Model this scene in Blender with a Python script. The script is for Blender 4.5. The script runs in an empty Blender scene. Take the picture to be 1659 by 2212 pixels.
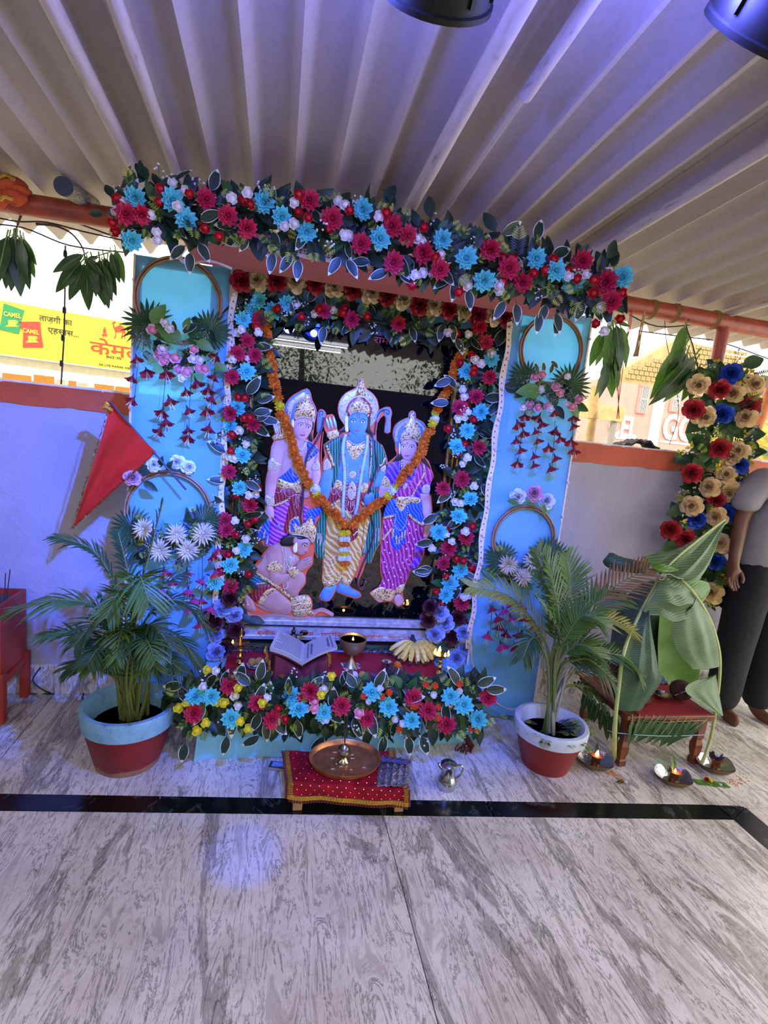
import bpy, math, random
from math import pi, sin, cos, sqrt, atan2, radians as rad
from mathutils import Vector as V, Matrix as MX, Quaternion as Q
from mathutils.geometry import delaunay_2d_cdt
random.seed(7)
S = bpy.context.scene
COL = S.collection
R = random.uniform
# ------------------------------------------------------------------ camera
CX, CY, FPX, CH = 829.5, 1106.0, 1141.66, 1.4
_dx = V(((6300-CX)/FPX, (1490-CY)/FPX, 1)).normalized()
_dy = V(((605-CX)/FPX, (910-CY)/FPX, 1)).normalized()
_dz = _dy.cross(_dx).normalized()
if _dz.y > 0: _dz = -_dz
_dy = -(_dz.cross(_dx)) if (_dz.cross(_dx)).dot(_dy) < 0 else _dz.cross(_dx)
RM = MX((_dx, _dy, _dz))                      # camera axes (right, down, forward) to world
EYE = V((0, 0, CH))
cam = bpy.data.objects.new('camera', bpy.data.cameras.new('camera'))
COL.objects.link(cam)
cr, cd, cf = (RM @ V(a) for a in ((1,0,0),(0,1,0),(0,0,1)))
m = MX((cr, -cd, -cf)).transposed().to_4x4(); m.translation = EYE
cam.matrix_world = m
cam.data.sensor_fit = 'HORIZONTAL'; cam.data.sensor_width = 36; cam.data.lens = FPX/1659*36
cam.data.clip_start = .02; cam.data.clip_end = 300
S.camera = cam
def ray(px, py): return RM @ V(((px-CX)/FPX, (py-CY)/FPX, 1))
def P(px, py, Y):
    d = ray(px, py); return EYE + d*(Y/d.y)
def F(px, py, z=0.0):
    d = ray(px, py); return EYE + d*((z-CH)/d.z)
RZ0, RS, WY = 2.255, .055, 2.63              # roof height at the wall, its slope, the wall's depth
def RF(px, py, off=0.0):
    d = ray(px, py); return EYE + d*((RZ0+off+RS*WY-CH)/(d.z+RS*d.y))
def zroof(Y): return RZ0+RS*(WY-Y)
# ------------------------------------------------------------------ colour, world, light
def lin(c):
    if isinstance(c, str):
        c = [int(c[i:i+2], 16)/255 for i in (0, 2, 4)]
        c = [x/12.92 if x <= .04045 else ((x+.055)/1.055)**2.4 for x in c]
    return (c[0], c[1], c[2], 1)
S.view_settings.view_transform = 'Standard'; S.view_settings.look = 'None'
S.view_settings.gamma = 1; S.view_settings.use_curve_mapping = False
S.view_settings.exposure = 0.4
w = bpy.data.worlds.new('sky'); S.world = w; w.use_nodes = True
bg = w.node_tree.nodes['Background']
bg.inputs[0].default_value = (1.0, .97, .92, 1); bg.inputs[1].default_value = 2.9
def light(name, kind, loc, energy, color, target=None, **k):
    d = bpy.data.lights.new(name, kind); d.energy = energy; d.color = color
    for a, b in k.items(): setattr(d, a, b)
    o = bpy.data.objects.new(name, d); COL.objects.link(o); o.location = loc
    if target is not None: o.rotation_euler = (V(target)-V(loc)).to_track_quat('-Z', 'Y').to_euler()
    return o
light('sun', 'SUN', (-6, -12, 20), 3.4, (1, .95, .86), (0, 0, 0), angle=rad(1.0))
# ------------------------------------------------------------------ materials
MATS = {}
class NT:
    def __init__(s, name):
        s.m = bpy.data.materials.new(name); s.m.use_nodes = True
        s.t = s.m.node_tree; s.b = s.t.nodes['Principled BSDF']
    def n(s, typ, **k):
        x = s.t.nodes.new(typ)
        for a, b in k.items():
            if a in x.inputs.keys() if isinstance(a, str) else True:
                x.inputs[a].default_value = b
            else: setattr(x, a, b)
        return x
    def l(s, a, b): s.t.links.new(a, b)
    def coord(s, scale=(1,1,1), rot=(0,0,0)):
        c = s.t.nodes.new('ShaderNodeTexCoord'); mp = s.t.nodes.new('ShaderNodeMapping')
        mp.inputs['Scale'].default_value = scale; mp.inputs['Rotation'].default_value = rot
        s.l(c.outputs['Object'], mp.inputs[0]); return mp.outputs[0]
    def noise(s, co, scale, detail=4, rough=.5, dist=0):
        x = s.t.nodes.new('ShaderNodeTexNoise'); s.l(co, x.inputs['Vector'])
        x.inputs['Scale'].default_value = scale; x.inputs['Detail'].default_value = detail
        x.inputs['Roughness'].default_value = rough; x.inputs['Distortion'].default_value = dist
        return x.outputs['Fac']
    def ramp(s, fac, stops):
        x = s.t.nodes.new('ShaderNodeValToRGB'); s.l(fac, x.inputs[0])
        e = x.color_ramp.elements
        while len(e) < len(stops): e.new(.5)
        for i, (p, c) in enumerate(stops):
            e[i].position = p; e[i].color = lin(c)
        return x.outputs[0]
    def mul(s, a, b, fac=1.0, mode='MULTIPLY'):
        x = s.t.nodes.new('ShaderNodeMixRGB'); x.blend_type = mode; x.inputs[0].default_value = fac
        s.l(a, x.inputs[1]); s.l(b, x.inputs[2]); return x.outputs[0]
    def bump(s, h, strength=.3, dist=.01):
        x = s.t.nodes.new('ShaderNodeBump'); x.inputs['Strength'].default_value = strength
        x.inputs['Distance'].default_value = dist; s.l(h, x.inputs['Height']); s.l(x.outputs[0], s.b.inputs['Normal'])
    def base(s, out): s.l(out, s.b.inputs['Base Color'])
def mat(name, col, rough=.6, metal=0.0, var=.0, vs=20, bump=0.0, bs=80, emit=0, trans=0, spec=.5, alpha=1, sheen=0):
    """plain surface with slight noise in its colour; trans = light let through (cloth, leaf)"""
    if name in MATS: return MATS[name]
    t = NT(name); b = t.b; c = lin(col)
    b.inputs['Base Color'].default_value = c; b.inputs['Roughness'].default_value = rough
    b.inputs['Metallic'].default_value = metal; b.inputs['Specular IOR Level'].default_value = spec
    if sheen: b.inputs['Sheen Weight'].default_value = sheen
    if var or bump:
        co = t.coord()
        if var:
            f = t.noise(co, vs, 5, .6)
            d = [max(0, x*(1-var)) for x in c[:3]]; h = [min(1, x*(1+var)) for x in c[:3]]
            t.base(t.ramp(f, [(.3, d), (.7, h)]))
        if bump: t.bump(t.noise(co, bs, 4), bump, .005)
    if emit: b.inputs['Emission Color'].default_value = c; b.inputs['Emission Strength'].default_value = emit
    if alpha < 1: b.inputs['Alpha'].default_value = alpha
    if trans:
        tr = t.t.nodes.new('ShaderNodeBsdfTranslucent'); mx = t.t.nodes.new('ShaderNodeMixShader')
        if var: t.l(b.inputs['Base Color'].links[0].from_socket, tr.inputs[0])
        else: tr.inputs[0].default_value = c
        mx.inputs[0].default_value = trans; out = t.t.nodes['Material Output']
        t.l(b.outputs[0], mx.inputs[1]); t.l(tr.outputs[0], mx.inputs[2]); t.l(mx.outputs[0], out.inputs[0])
    MATS[name] = t.m; return t.m
def marble(name, ang, light_='d9d3c8', mid='bcb5ab', dark='7c7670'):
    t = NT(name)
    co = t.coord((6, 1.1, 1), (0, 0, ang)); c2 = t.coord((2.6, .55, 1), (0, 0, ang)); c3 = t.coord()
    warp = t.noise(c3, 3.5, 5, .6)
    a = t.noise(co, 3.2, 10, .72, .9); f = t.noise(c2, 1.9, 9, .68, 1.0); g = t.noise(c3, 34, 7, .75)
    v1 = t.ramp(a, [(.0, mid), (.40, mid), (.45, light_), (.50, light_), (.522, dark), (.545, light_), (.62, light_), (.66, mid), (1, mid)])
    v2 = t.ramp(f, [(0, 'c4c0bc'), (.34, 'c4c0bc'), (.40, 'ffffff'), (.535, 'ffffff'), (.56, '84807c'), (.60, '98938f'), (.63, 'ffffff'), (1, 'ffffff')])
    v3 = t.ramp(g, [(.28, 'bcb7b1'), (.46, 'ffffff'), (1, 'ffffff')])
    v4 = t.ramp(warp, [(.3, 'cfc8be'), (.6, 'ffffff')])
    t.base(t.mul(t.mul(t.mul(v1, v2, .6), v3, .8), v4, .7))
    t.b.inputs['Roughness'].default_value = .22
    MATS[name] = t.m; return t.m
# ------------------------------------------------------------------ mesh building
ORG = {}                                      # world origin of every object, by name
class M:
    """collects shapes in world or local space, builds ONE mesh"""
    def __init__(s): s.v = []; s.f = []; s.mi = []
    def add(s, vs, fs, mi=0, mx=None):
        o = len(s.v)
        s.v += [tuple(mx @ V(p)) if mx is not None else tuple(p) for p in vs]
        s.f += [tuple(i+o for i in f) for f in fs]; s.mi += [mi]*len(fs); return s
    def box(s, a, b, mi=0, mx=None, bev=0.0):
        (x0,y0,z0),(x1,y1,z1) = a, b
        if not bev:
            vs = [(x,y,z) for z in (z0,z1) for y in (y0,y1) for x in (x0,x1)]
            fs = [(0,2,3,1),(4,5,7,6),(0,1,5,4),(2,6,7,3),(0,4,6,2),(1,3,7,5)]
            return s.add(vs, fs, mi, mx)
        e = bev; vs = []; fs = []
        for z, d in ((z0, e), (z0+e, 0), (z1-e, 0), (z1, e)):
            vs += [(x0+d+e*(d==0)*0, y0+d, z), (x1-d, y0+d, z), (x1-d, y1-d, z), (x0+d, y1-d, z)]
        fs.append((3,2,1,0)); fs.append((12,13,14,15))
        for k in range(3):
            for i in range(4):
                j = (i+1) % 4; fs.append((4*k+i, 4*k+j, 4*k+4+j, 4*k+4+i))
        return s.add(vs, fs, mi, mx)
    def grid(s, fn, nu, nv, mi=0, mx=None, closeu=False, closev=False):
        vs = [fn(i/(nu if closeu else nu-1), j/(nv if closev else nv-1)) for i in range(nu) for j in range(nv)]
        fs = []
        for i in range(nu if closeu else nu-1):
            for j in range(nv if closev else nv-1):
                a, b = i, (i+1) % nu; c, d = j, (j+1) % nv
                fs.append((a*nv+c, b*nv+c, b*nv+d, a*nv+d))
        return s.add(vs, fs, mi, mx)
    def slab(s, fn, nu, nv, th, mi=0, mx=None):
        """sheet fn(u,v)->(p, n) with real thickness"""
        top = []; bot = []
        for i in range(nu):
            for j in range(nv):
                p, n = fn(i/(nu-1), j/(nv-1)); p = V(p); n = V(n)
                top.append(p); bot.append(p+n*th)
        N = nu*nv; fs = []
        for i in range(nu-1):
            for j in range(nv-1):
                a = i*nv+j; q = (a, a+nv, a+nv+1, a+1)
                fs.append(q); fs.append(tuple(N+k for k in reversed(q)))
        rim = [i*nv for i in range(nu)] + [(nu-1)*nv+j for j in range(1, nv)] + [i*nv+nv-1 for i in range(nu-2, -1, -1)] + [j for j in range(nv-2, 0, -1)]
        for k in range(len(rim)):
            a, b = rim[k], rim[(k+1) % len(rim)]; fs.append((b, a, a+N, b+N))
        return s.add(top+bot, fs, mi, mx)
    def tube(s, pts, r, seg=8, mi=0, mx=None, cap=True, flat=1.0):
        pts = [V(p) for p in pts]; n = len(pts)
        rs = r if isinstance(r, (list, tuple)) else [r]*n
        vs = []; up = None
        for i, p in enumerate(pts):
            t = (pts[min(i+1, n-1)]-pts[max(i-1, 0)])
            if t.length < 1e-9: t = V((0,0,1))
            t.normalize()
            if up is None:
                up = V((0,0,1)) if abs(t.z) < .9 else V((1,0,0))
            x = up.cross(t)
            if x.length < 1e-6: x = V((1,0,0)).cross(t)
            x.normalize(); y = t.cross(x); up = y
            for k in range(seg):
                a = 2*pi*k/seg; vs.append(p + (x*cos(a) + y*sin(a)*flat)*rs[i])
        fs = [(i*seg+k, i*seg+(k+1)%seg, (i+1)*seg+(k+1)%seg, (i+1)*seg+k) for i in range(n-1) for k in range(seg)]
        if cap: fs += [tuple(reversed(range(seg))), tuple(range((n-1)*seg, n*seg))]
        return s.add(vs, fs, mi, mx)
    def lathe(s, prof, seg=24, mi=0, mx=None, c=(0,0,0)):
        """prof: [(radius, z)]"""
        vs = []; fs = []; n = len(prof)
        for r_, z in prof:
            for k in range(seg):
                a = 2*pi*k/seg; vs.append((c[0]+r_*cos(a), c[1]+r_*sin(a), c[2]+z))
        for i in range(n-1):
            for k in range(seg):
                j = (k+1) % seg; fs.append((i*seg+k, i*seg+j, (i+1)*seg+j, (i+1)*seg+k))
        if prof[0][0] > 1e-5: fs.append(tuple(reversed(range(seg))))
        if prof[-1][0] > 1e-5: fs.append(tuple(range((n-1)*seg, n*seg)))
        return s.add(vs, fs, mi, mx)
    def ball(s, c, r, seg=8, rings=6, mi=0, mx=None):
        rr = r if isinstance(r, (tuple, list, V)) else (r, r, r); vs = []; fs = []
        for i in range(rings+1):
            t = pi*i/rings
            for k in range(seg):
                a = 2*pi*k/seg; vs.append((c[0]+rr[0]*sin(t)*cos(a), c[1]+rr[1]*sin(t)*sin(a), c[2]+rr[2]*cos(t)))
        for i in range(rings):
            for k in range(seg):
                j = (k+1) % seg; fs.append((i*seg+k, (i+1)*seg+k, (i+1)*seg+j, i*seg+j))
        return s.add(vs, fs, mi, mx)
    def octa(s, c, r, mi=0):
        x, y, z = c
        return s.add([(x+r,y,z),(x-r,y,z),(x,y+r,z),(x,y-r,z),(x,y,z+r),(x,y,z-r)],
                     [(0,2,4),(2,1,4),(1,3,4),(3,0,4),(2,0,5),(1,2,5),(3,1,5),(0,3,5)], mi)
    def mesh(s, name, mats, org=V((0,0,0)), smooth=True):
        me = bpy.data.meshes.new(name)
        me.from_pydata([(a-org.x, b-org.y, c-org.z) for a, b, c in s.v], [], s.f)
        for x in (mats if isinstance(mats, (list, tuple)) else [mats]): me.materials.append(x)
        me.polygons.foreach_set('material_index', s.mi)
        if smooth:
            me.polygons.foreach_set('use_smooth', [True]*len(s.f)); me.update()
            if hasattr(me, 'set_sharp_from_angle'): me.set_sharp_from_angle(angle=rad(38))
        return me
    def obj(s, name, mats, parent=None, label=None, cat=None, group=None, kind=None, org=None, smooth=True):
        """shapes given in WORLD space; the object's origin is org (or its base)"""
        if org is None:
            xs = [p[0] for p in s.v]; ys = [p[1] for p in s.v]; zs = [p[2] for p in s.v]
            org = V(((min(xs)+max(xs))/2, (min(ys)+max(ys))/2, min(zs)))
        org = V(org)
        return put(s.mesh(name, mats, org, smooth), name, parent, org, None, None, label, cat, group, kind)
def tags(o, label=None, cat=None, group=None, kind=None):
    if label: o['label'] = label
    if cat: o['category'] = cat
    if group: o['group'] = group
    if kind: o['kind'] = kind
    return o
def put(me, name, parent, loc, rot=None, scale=None, label=None, cat=None, group=None, kind=None):
    o = bpy.data.objects.new(name, me); COL.objects.link(o); loc = V(loc)
    ORG[o.name] = loc.copy()
    if parent is not None:
        o.parent = parent; o.location = loc - ORG[parent.name]
    else: o.location = loc
    if rot is not None:
        if isinstance(rot, Q): o.rotation_mode = 'QUATERNION'; o.rotation_quaternion = rot
        else: o.rotation_euler = rot
    if scale is not None: o.scale = scale if isinstance(scale, (tuple, list, V)) else (scale,)*3
    return tags(o, label, cat, group, kind)
def thing(name, label, cat, loc, group=None, kind=None):
    return put(None, name, None, loc, None, None, label, cat, group, kind)
def smooth(pts, n=4, closed=False):
    """Catmull-Rom through the points"""
    pts = [V(p) for p in pts]; N = len(pts); out = []
    for i in range(N if closed else N-1):
        g = lambda k: pts[k % N] if closed else pts[max(0, min(N-1, k))]
        a, b, c, d = g(i-1), g(i), g(i+1), g(i+2)
        for k in range(n):
            t = k/n; out.append(.5*(2*b + (c-a)*t + (2*a-5*b+4*c-d)*t*t + (3*b-a-3*c+d)*t**3))
    if not closed: out.append(pts[-1])
    return out
FONTS = {}
def text(body, at, ex, ez, height, m_, name='lettering', parent=None, depth=.001, width=None, label=None, bold=0.0, shear=0):
    """flat lettering: at = lower-left corner, ex / ez = reading and up directions, height of a capital"""
    cu = bpy.data.curves.new(name, 'FONT'); cu.body = body; cu.size = 1; cu.extrude = .02; cu.offset = bold; cu.resolution_u = 3; cu.shear = shear
    to = bpy.data.objects.new(name, cu); COL.objects.link(to)
    dg = bpy.context.evaluated_depsgraph_get(); dg.update()
    me = bpy.data.meshes.new_from_object(to.evaluated_get(dg)); bpy.data.objects.remove(to); bpy.data.curves.remove(cu)
    ex, ez = V(ex).normalized(), V(ez).normalized(); n = ex.cross(ez)
    xs = [v.co.x for v in me.vertices] or [0, 1]
    x0, W = min(xs), max(max(xs)-min(xs), 1e-3); sy = height/.7; sx = width/W if width else sy
    for v in me.vertices:
        c = v.co.copy(); v.co = ex*(c.x-x0)*sx + ez*c.y*sy + n*(c.z+.02)*depth/.04
    me.materials.clear(); me.materials.append(m_)
    return put(me, name, parent, at, label=label)
# ================================================================== the setting
mA = marble('marble_slab_left', rad(-7)); mB = marble('marble_slab_right', rad(14)); mC = marble('marble_slab_back', rad(20))
grout = mat('dark_grout', '38332e', .9)
granite = NT('black_granite'); _c = granite.coord()
granite.base(granite.ramp(granite.noise(_c, 6, 8, .7, 1.5), [(0, '060708'), (.56, '0b0d0e'), (.6, '39423f'), (.63, '0b0d0e'), (1, '14181a')]))
granite.b.inputs['Roughness'].default_value = .2; granite = granite.m
fl = thing('floor', None, None, (0, 0, 0), kind='structure')
M().box((-3.2, -4, -.12), (5, 2.9, -.012)).obj('screed', grout, fl)
def quad_slab(pts, m_, name='marble_slab', par=fl, top=0.0):
    """polygon slab, 1.5 mm joint all round"""
    c = sum((V(p) for p in pts), V((0, 0)))/len(pts)
    q = [V(p)+(c-V(p)).normalized()*.0022 for p in pts]; n = len(q)
    vs = [(p.x, p.y, -.012) for p in q]+[(p.x, p.y, top-.0008) for p in q]+[((p+(c-p).normalized()*.0012).x, (p+(c-p).normalized()*.0012).y, top) for p in q]
    fs = [tuple(range(2*n, 3*n))]
    for k in range(2):
        for i in range(n):
            j = (i+1) % n; fs.append((k*n+i, k*n+j, (k+1)*n+j, (k+1)*n+i))
    b = M(); b.add(vs, fs); return b.obj(name, m_, par, smooth=False, org=(0,0,0))
def yf(x): return 1.822-.0835*(x+.835)          # front edge of the black strip
def yb(x): return yf(x)+.083
xr, xr2 = 1.90, 2.02
quad_slab([(-2.3, -1.6), (.475, -1.6), (.475, yf(.475)), (-2.3, yf(-2.3))], mA)
quad_slab([(.475, -1.6), (xr, -1.6), (xr, yf(xr)), (.475, yf(.475))], mB)
quad_slab([(-3.2, -1.6), (-2.3, -1.6), (-2.3, yf(-2.3)), (-3.2, yf(-3.2))], mB)
quad_slab([(-3.2, -4), (.475, -4), (.475, -1.6), (-3.2, -1.6)], mB)
quad_slab([(.475, -4), (5, -4), (5, -1.6), (.475, -1.6)], mA)
quad_slab([(xr2, -1.6), (3.6, -1.6), (3.6, 1.6), (xr2, 1.65)], mA)
quad_slab([(3.6, -1.6), (5, -1.6), (5, 1.6), (3.6, 1.6)], mB)
for a, b in ((-3.2, -1.4), (-1.4, -.335), (-.335, .9), (.9, xr)):
    quad_slab([(a, yf(a)), (b, yf(b)), (b, yb(b)), (a, yb(a))], granite, 'granite_strip')
quad_slab([(xr, yf(xr)), (xr2, yb(xr2)-.01), (xr, yb(xr))], granite, 'granite_strip')
quad_slab([(xr, -1.6), (xr2, -1.6), (xr2, yb(xr2)-.012), (xr, yf(xr)-.001)], granite, 'granite_strip')
quad_slab([(-3.2, yb(-3.2)), (-.972, yb(-.972)), (-.972, 2.64), (-3.2, 2.64)], mC)
quad_slab([(-.972, yb(-.972)), (.475, yb(.475)), (.475, 2.64), (-.972, 2.64)], mC)
quad_slab([(.475, yb(.475)), (2.0, yb(2)), (2.0, 2.64), (.475, 2.64)], mC)
quad_slab([(2.0, yb(2)), (xr2, 1.65), (3.6, 1.6), (3.6, 2.09), (2.0, 2.05)], mB)
quad_slab([(2.0, 2.32), (3.6, 2.09), (3.6, 2.64), (2.0, 2.64)], mC)
quad_slab([(2.0, 2.05), (3.6, 2.09), (2.0, 2.32)], mB)
quad_slab([(3.6, 1.6), (5, 1.6), (5, 2.64), (3.6, 2.64)], mA)
# --- the low wall
wp = NT('lavender_plaster'); _c = wp.coord()
wp.base(wp.ramp(wp.noise(_c, 2.4, 6, .6), [(.25, '99939b'), (.55, 'a6a0a9'), (.8, 'a29eab')]))
_n = wp.mul(wp.noise(_c, 38, 5, .65, .4), wp.noise(_c, 6, 3), 1); wp.bump(_n, .5, .02); wp.b.inputs['Roughness'].default_value = .6; wp = wp.m
band = NT('rust_band'); _c = band.coord()
band.base(band.ramp(band.noise(_c, 7, 6, .6), [(.2, '9a3c20'), (.55, 'c04c26'), (.85, 'ca582c')])); band.bump(band.noise(_c, 60, 4), .3, .006); band.b.inputs['Roughness'].default_value = .55; band = band.m
wall = thing('wall_back', None, None, (0, WY, 0), kind='structure')
M().box((-3.2, WY, -.1), (5, WY+.16, 1.44)).obj('plaster_face', wp, wall, smooth=False)
b = M()                                              # painted band: uneven lower edge
N = 180
vs = []; fs = []
for i in range(N+1):
    x = -3.2+8.2*i/N; zt = 1.452; zb = 1.352+.004*sin(i*.9)+R(-.003, .003)+(-.006 if x > 1 else .008)
    vs += [(x, WY-.006, zb), (x, WY-.006, zt), (x, WY+.168, zt), (x, WY+.168, zb)]
for i in range(N):
    o = 4*i; fs += [(o, o+4, o+5, o+1), (o+1, o+5, o+6, o+2), (o+2, o+6, o+7, o+3)]
b.add(vs, fs).obj('trim_1', band, None, kind='structure', smooth=False)
wl = mat('white_ledge', 'ddd9d2', .7, var=.15, bump=.4)
b = M(); vs = []; fs = []
for i in range(N+1):
    x = -3.2+8.2*i/N; y = WY-.01+R(0, .012); z = 1.458+R(0, .004)
    vs += [(x, y, 1.449), (x, y+.002, z), (x, WY+.172, z), (x, WY+.172, 1.449)]
for i in range(N):
    o = 4*i; fs += [(o, o+4, o+5, o+1), (o+1, o+5, o+6, o+2), (o+2, o+6, o+7, o+3)]
b.add(vs, fs).obj('trim_2', wl, None, kind='structure', smooth=False)
bb = thing('baseboard_back', None, None, (0, WY-.015, 0), kind='structure')
xs = [-3.2, -2.0, -.972, .475, 2.0, 3.4, 5]
for i in range(6):
    M().box((xs[i]+.001, WY-.015, 0), (xs[i+1]-.001, WY+.001, .15), bev=.002).obj('marble_panel', [mA, mB, mC][i % 3], bb, smooth=False, org=(0,0,0))
# --- corrugated roof
rc = NT('limewashed_sheet'); _c = rc.coord((1, .25, 1)); _d = rc.coord()
rc.base(rc.mul(rc.ramp(rc.noise(_c, 5, 6, .6), [(.25, 'aea59c'), (.6, 'b5ada4'), (.85, 'bbb3aa')]), rc.ramp(rc.noise(_d, 45, 5, .7), [(.3, 'e6e2de'), (.55, 'ffffff')]), .5))
rc.bump(rc.noise(_d, 60, 4), .15, .004); rc.b.inputs['Roughness'].default_value = .62; rc = rc.m
ceil = thing('ceiling', None, None, (0, 0, RZ0), kind='structure')
PITCH, AMP = .1465, .030
def corr(x):                                          # rounded troughs, tighter ridges (seen from below)
    a = 2*pi*(x-.575)/PITCH; c = .5+.5*cos(a); return -AMP*2*(c**2.4)+AMP
def roof_sheet(x0, x1, y0, y1, lift):
    n = int((x1-x0)/PITCH*10)+1
    def fn(u, v):
        x = x0+(x1-x0)*u; y = y0+(y1-y0)*v
        return (x, y, zroof(y)+corr(x)+lift+AMP*.6), (0, 0, 1)
    M().slab(fn, n, 4, .006).obj('corrugated_sheet', rc, ceil, org=(0,0,0))
edges = [-3.3, -2.28, -1.235, .30, 1.33, 2.35, 3.5]
for i in range(len(edges)-1):
    roof_sheet(edges[i]-.07, edges[i+1], -3.8, 3.22, .004*(i % 2)+.002)
# eave sheet further down, outside the wall
limb = NT('limewashed_bamboo'); _c = limb.coord((1, .2, 1))
limb.base(limb.ramp(limb.noise(_c, 30, 6, .7), [(.3, '85796c'), (.42, 'b9afa3'), (.7, 'c9c0b5')])); limb.bump(limb.noise(_c, 50, 4), .6, .006); limb.b.inputs['Roughness'].default_value = .75; limb = limb.m
def bamboo(a, b, r0, r1, label, cut=True):
    a, b = V(a), V(b); n = 30; pts = []; rs = []
    seedo = R(0, 9)
    for i in range(n+1):
        t = i/n; p = a.lerp(b, t); p.x += .004*sin(t*9+seedo); p.z += .003*sin(t*13+seedo)
        k = (t*6.3+seedo) % 1; rs.append((r0+(r1-r0)*t)*(1+.13*math.exp(-((k-.5)/.07)**2))); pts.append(p)
    M().tube(pts, rs, 10).obj('bamboo_pole', limb, None, label, 'pole', 'limewashed poles under the roof sheets')
def zr(Y, r): return zroof(Y)-AMP*.4-r-.004
for x, ya, yb_, r, lab in ((-.57, -3.4, 2.6, .022, 'leftmost thick limewashed bamboo pole under the corrugated roof'),
                      (-.427, -3.4, 2.6, .018, 'thinner crooked limewashed pole, second from left under the roof'),
                      (.43, -3.4, 2.6, .024, 'thick peeling limewashed pole running down to the middle of the flower canopy'),
                      (.562, -3.4, 1.425, .018, 'short limewashed pole whose cut end hangs free under the roof'),
                      (1.27, -3.4, 2.6, .02, 'limewashed pole at the right with a dark gap above it'),
                      (2.35, -3.4, 2.8, .018, 'rightmost limewashed pole reaching the rusty pipe')):
    bamboo((x, ya, zr(ya, r)), (x, yb_, zr(yb_, r)), r*1.05, r, lab)
pipe_m = NT('rust_painted_pipe'); _c = pipe_m.coord()
pipe_m.base(pipe_m.ramp(pipe_m.noise(_c, 14, 6, .65), [(.25, '6e2c1c'), (.5, '9a4328'), (.8, 'b4522f')])); pipe_m.b.inputs['Roughness'].default_value = .38; pipe_m.bump(pipe_m.noise(_c, 40, 3), .2, .004); pipe_m = pipe_m.m
PZ = 2.183
b = M(); b.tube([(-3.2+i*.34, WY, PZ+.004*sin(i)) for i in range(21)], .044, 16)
b.obj('eave_pipe', pipe_m, None, 'rust painted steel pipe running along under the roof edge', 'pipe')

# --- the pavilion's far side, behind the viewer (mirrored in the dark glass), and an added left wall
M().box((-3.2, -4.3, -.5), (5, -4.1, 2.1)).obj('wall_front', mat('dark_weathered_wall', '3a302c', .8, var=.3, vs=3), None, kind='structure', smooth=False)  # unseen wall, raised to keep front daylight off the back wall
M().box((-3.3, -4.3, -.1), (-3.2, 2.62, 1.9)).obj('added_wall_left', MATS['dark_weathered_wall'], None, kind='structure', smooth=False)  # added unseen wall, closes the left side to dim it
# ================================================================== flowers and leaves (shared meshes, radius or length 1, facing +Z)
def petal(b, ang, tilt, L, W, r0=.05, cup=.12, curl=0.0, mi=0, z0=0.0, blunt=False, rows=4):
    prof = {True: ((0, .35), (.35, .85), (.7, 1), (.92, .8), (1, .45)), False: ((0, .35), (.4, .95), (.72, .92), (1, 0))}[blunt]
    vs = []; ca, sa = cos(ang), sin(ang)
    def pt(t, s_, wd):
        r_ = r0+L*t*cos(tilt); z = z0+L*t*sin(tilt)+curl*t*t+cup*wd*abs(s_)**1.5
        y = s_*wd*W/2; return (r_*ca-y*sa, r_*sa+y*ca, z)
    for t, wd in prof:
        if wd == 0: vs.append(pt(t, 0, 0))
        else: vs += [pt(t-.04*wd*(t > .6), -1, wd), pt(t, 0, wd), pt(t-.04*wd*(t > .6), 1, wd)]
    fs = []; k = 0
    for i in range(len(prof)-1):
        a = 3*i
        if prof[i+1][1] == 0: fs += [(a, a+3, a+1), (a+1, a+3, a+2)]
        else: fs += [(a, a+3, a+4, a+1), (a+1, a+4, a+5, a+2)]
    b.add(vs, fs, mi)
def flower(name, layers, mats, core=None, blunt=False, calyx=None, jit=.12):
    b = M()
    for li, (n, tilt, L, W, cup, curl, mi) in enumerate(layers):
        for k in range(n):
            petal(b, 2*pi*(k+.5*(li % 2))/n+R(-jit, jit), rad(tilt+R(-5, 5)), L*R(.93, 1.05), W, cup=cup, curl=curl, mi=mi, z0=.02*li, blunt=blunt)
    if core: b.ball((0, 0, core[1]), core[0], 7, 5, core[2])
    if calyx is not None: b.lathe([(.0, -.5), (.06, -.45), (.05, -.15), (.3, .0), (.12, .04)], 6, calyx)
    return b.mesh(name, mats)
def bud(name, mats):
    b = M(); b.ball((0, 0, .1), (.72, .72, .85), 10, 7, 0)
    for k in range(3): petal(b, 2.1*k+.4, rad(62), 1.25, 1.3, .42, .3, -.25, 1, -.25, True)
    for k in range(3): petal(b, 2.1*k+1.3, rad(70), 1.35, 1.15, .35, .25, -.3, 0, -.2, True)
    b.lathe([(0, -1.3), (.08, -1.25), (.1, -.75), (.45, -.5), (.3, -.2)], 6, 2)
    return b.mesh(name, mats)
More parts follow.
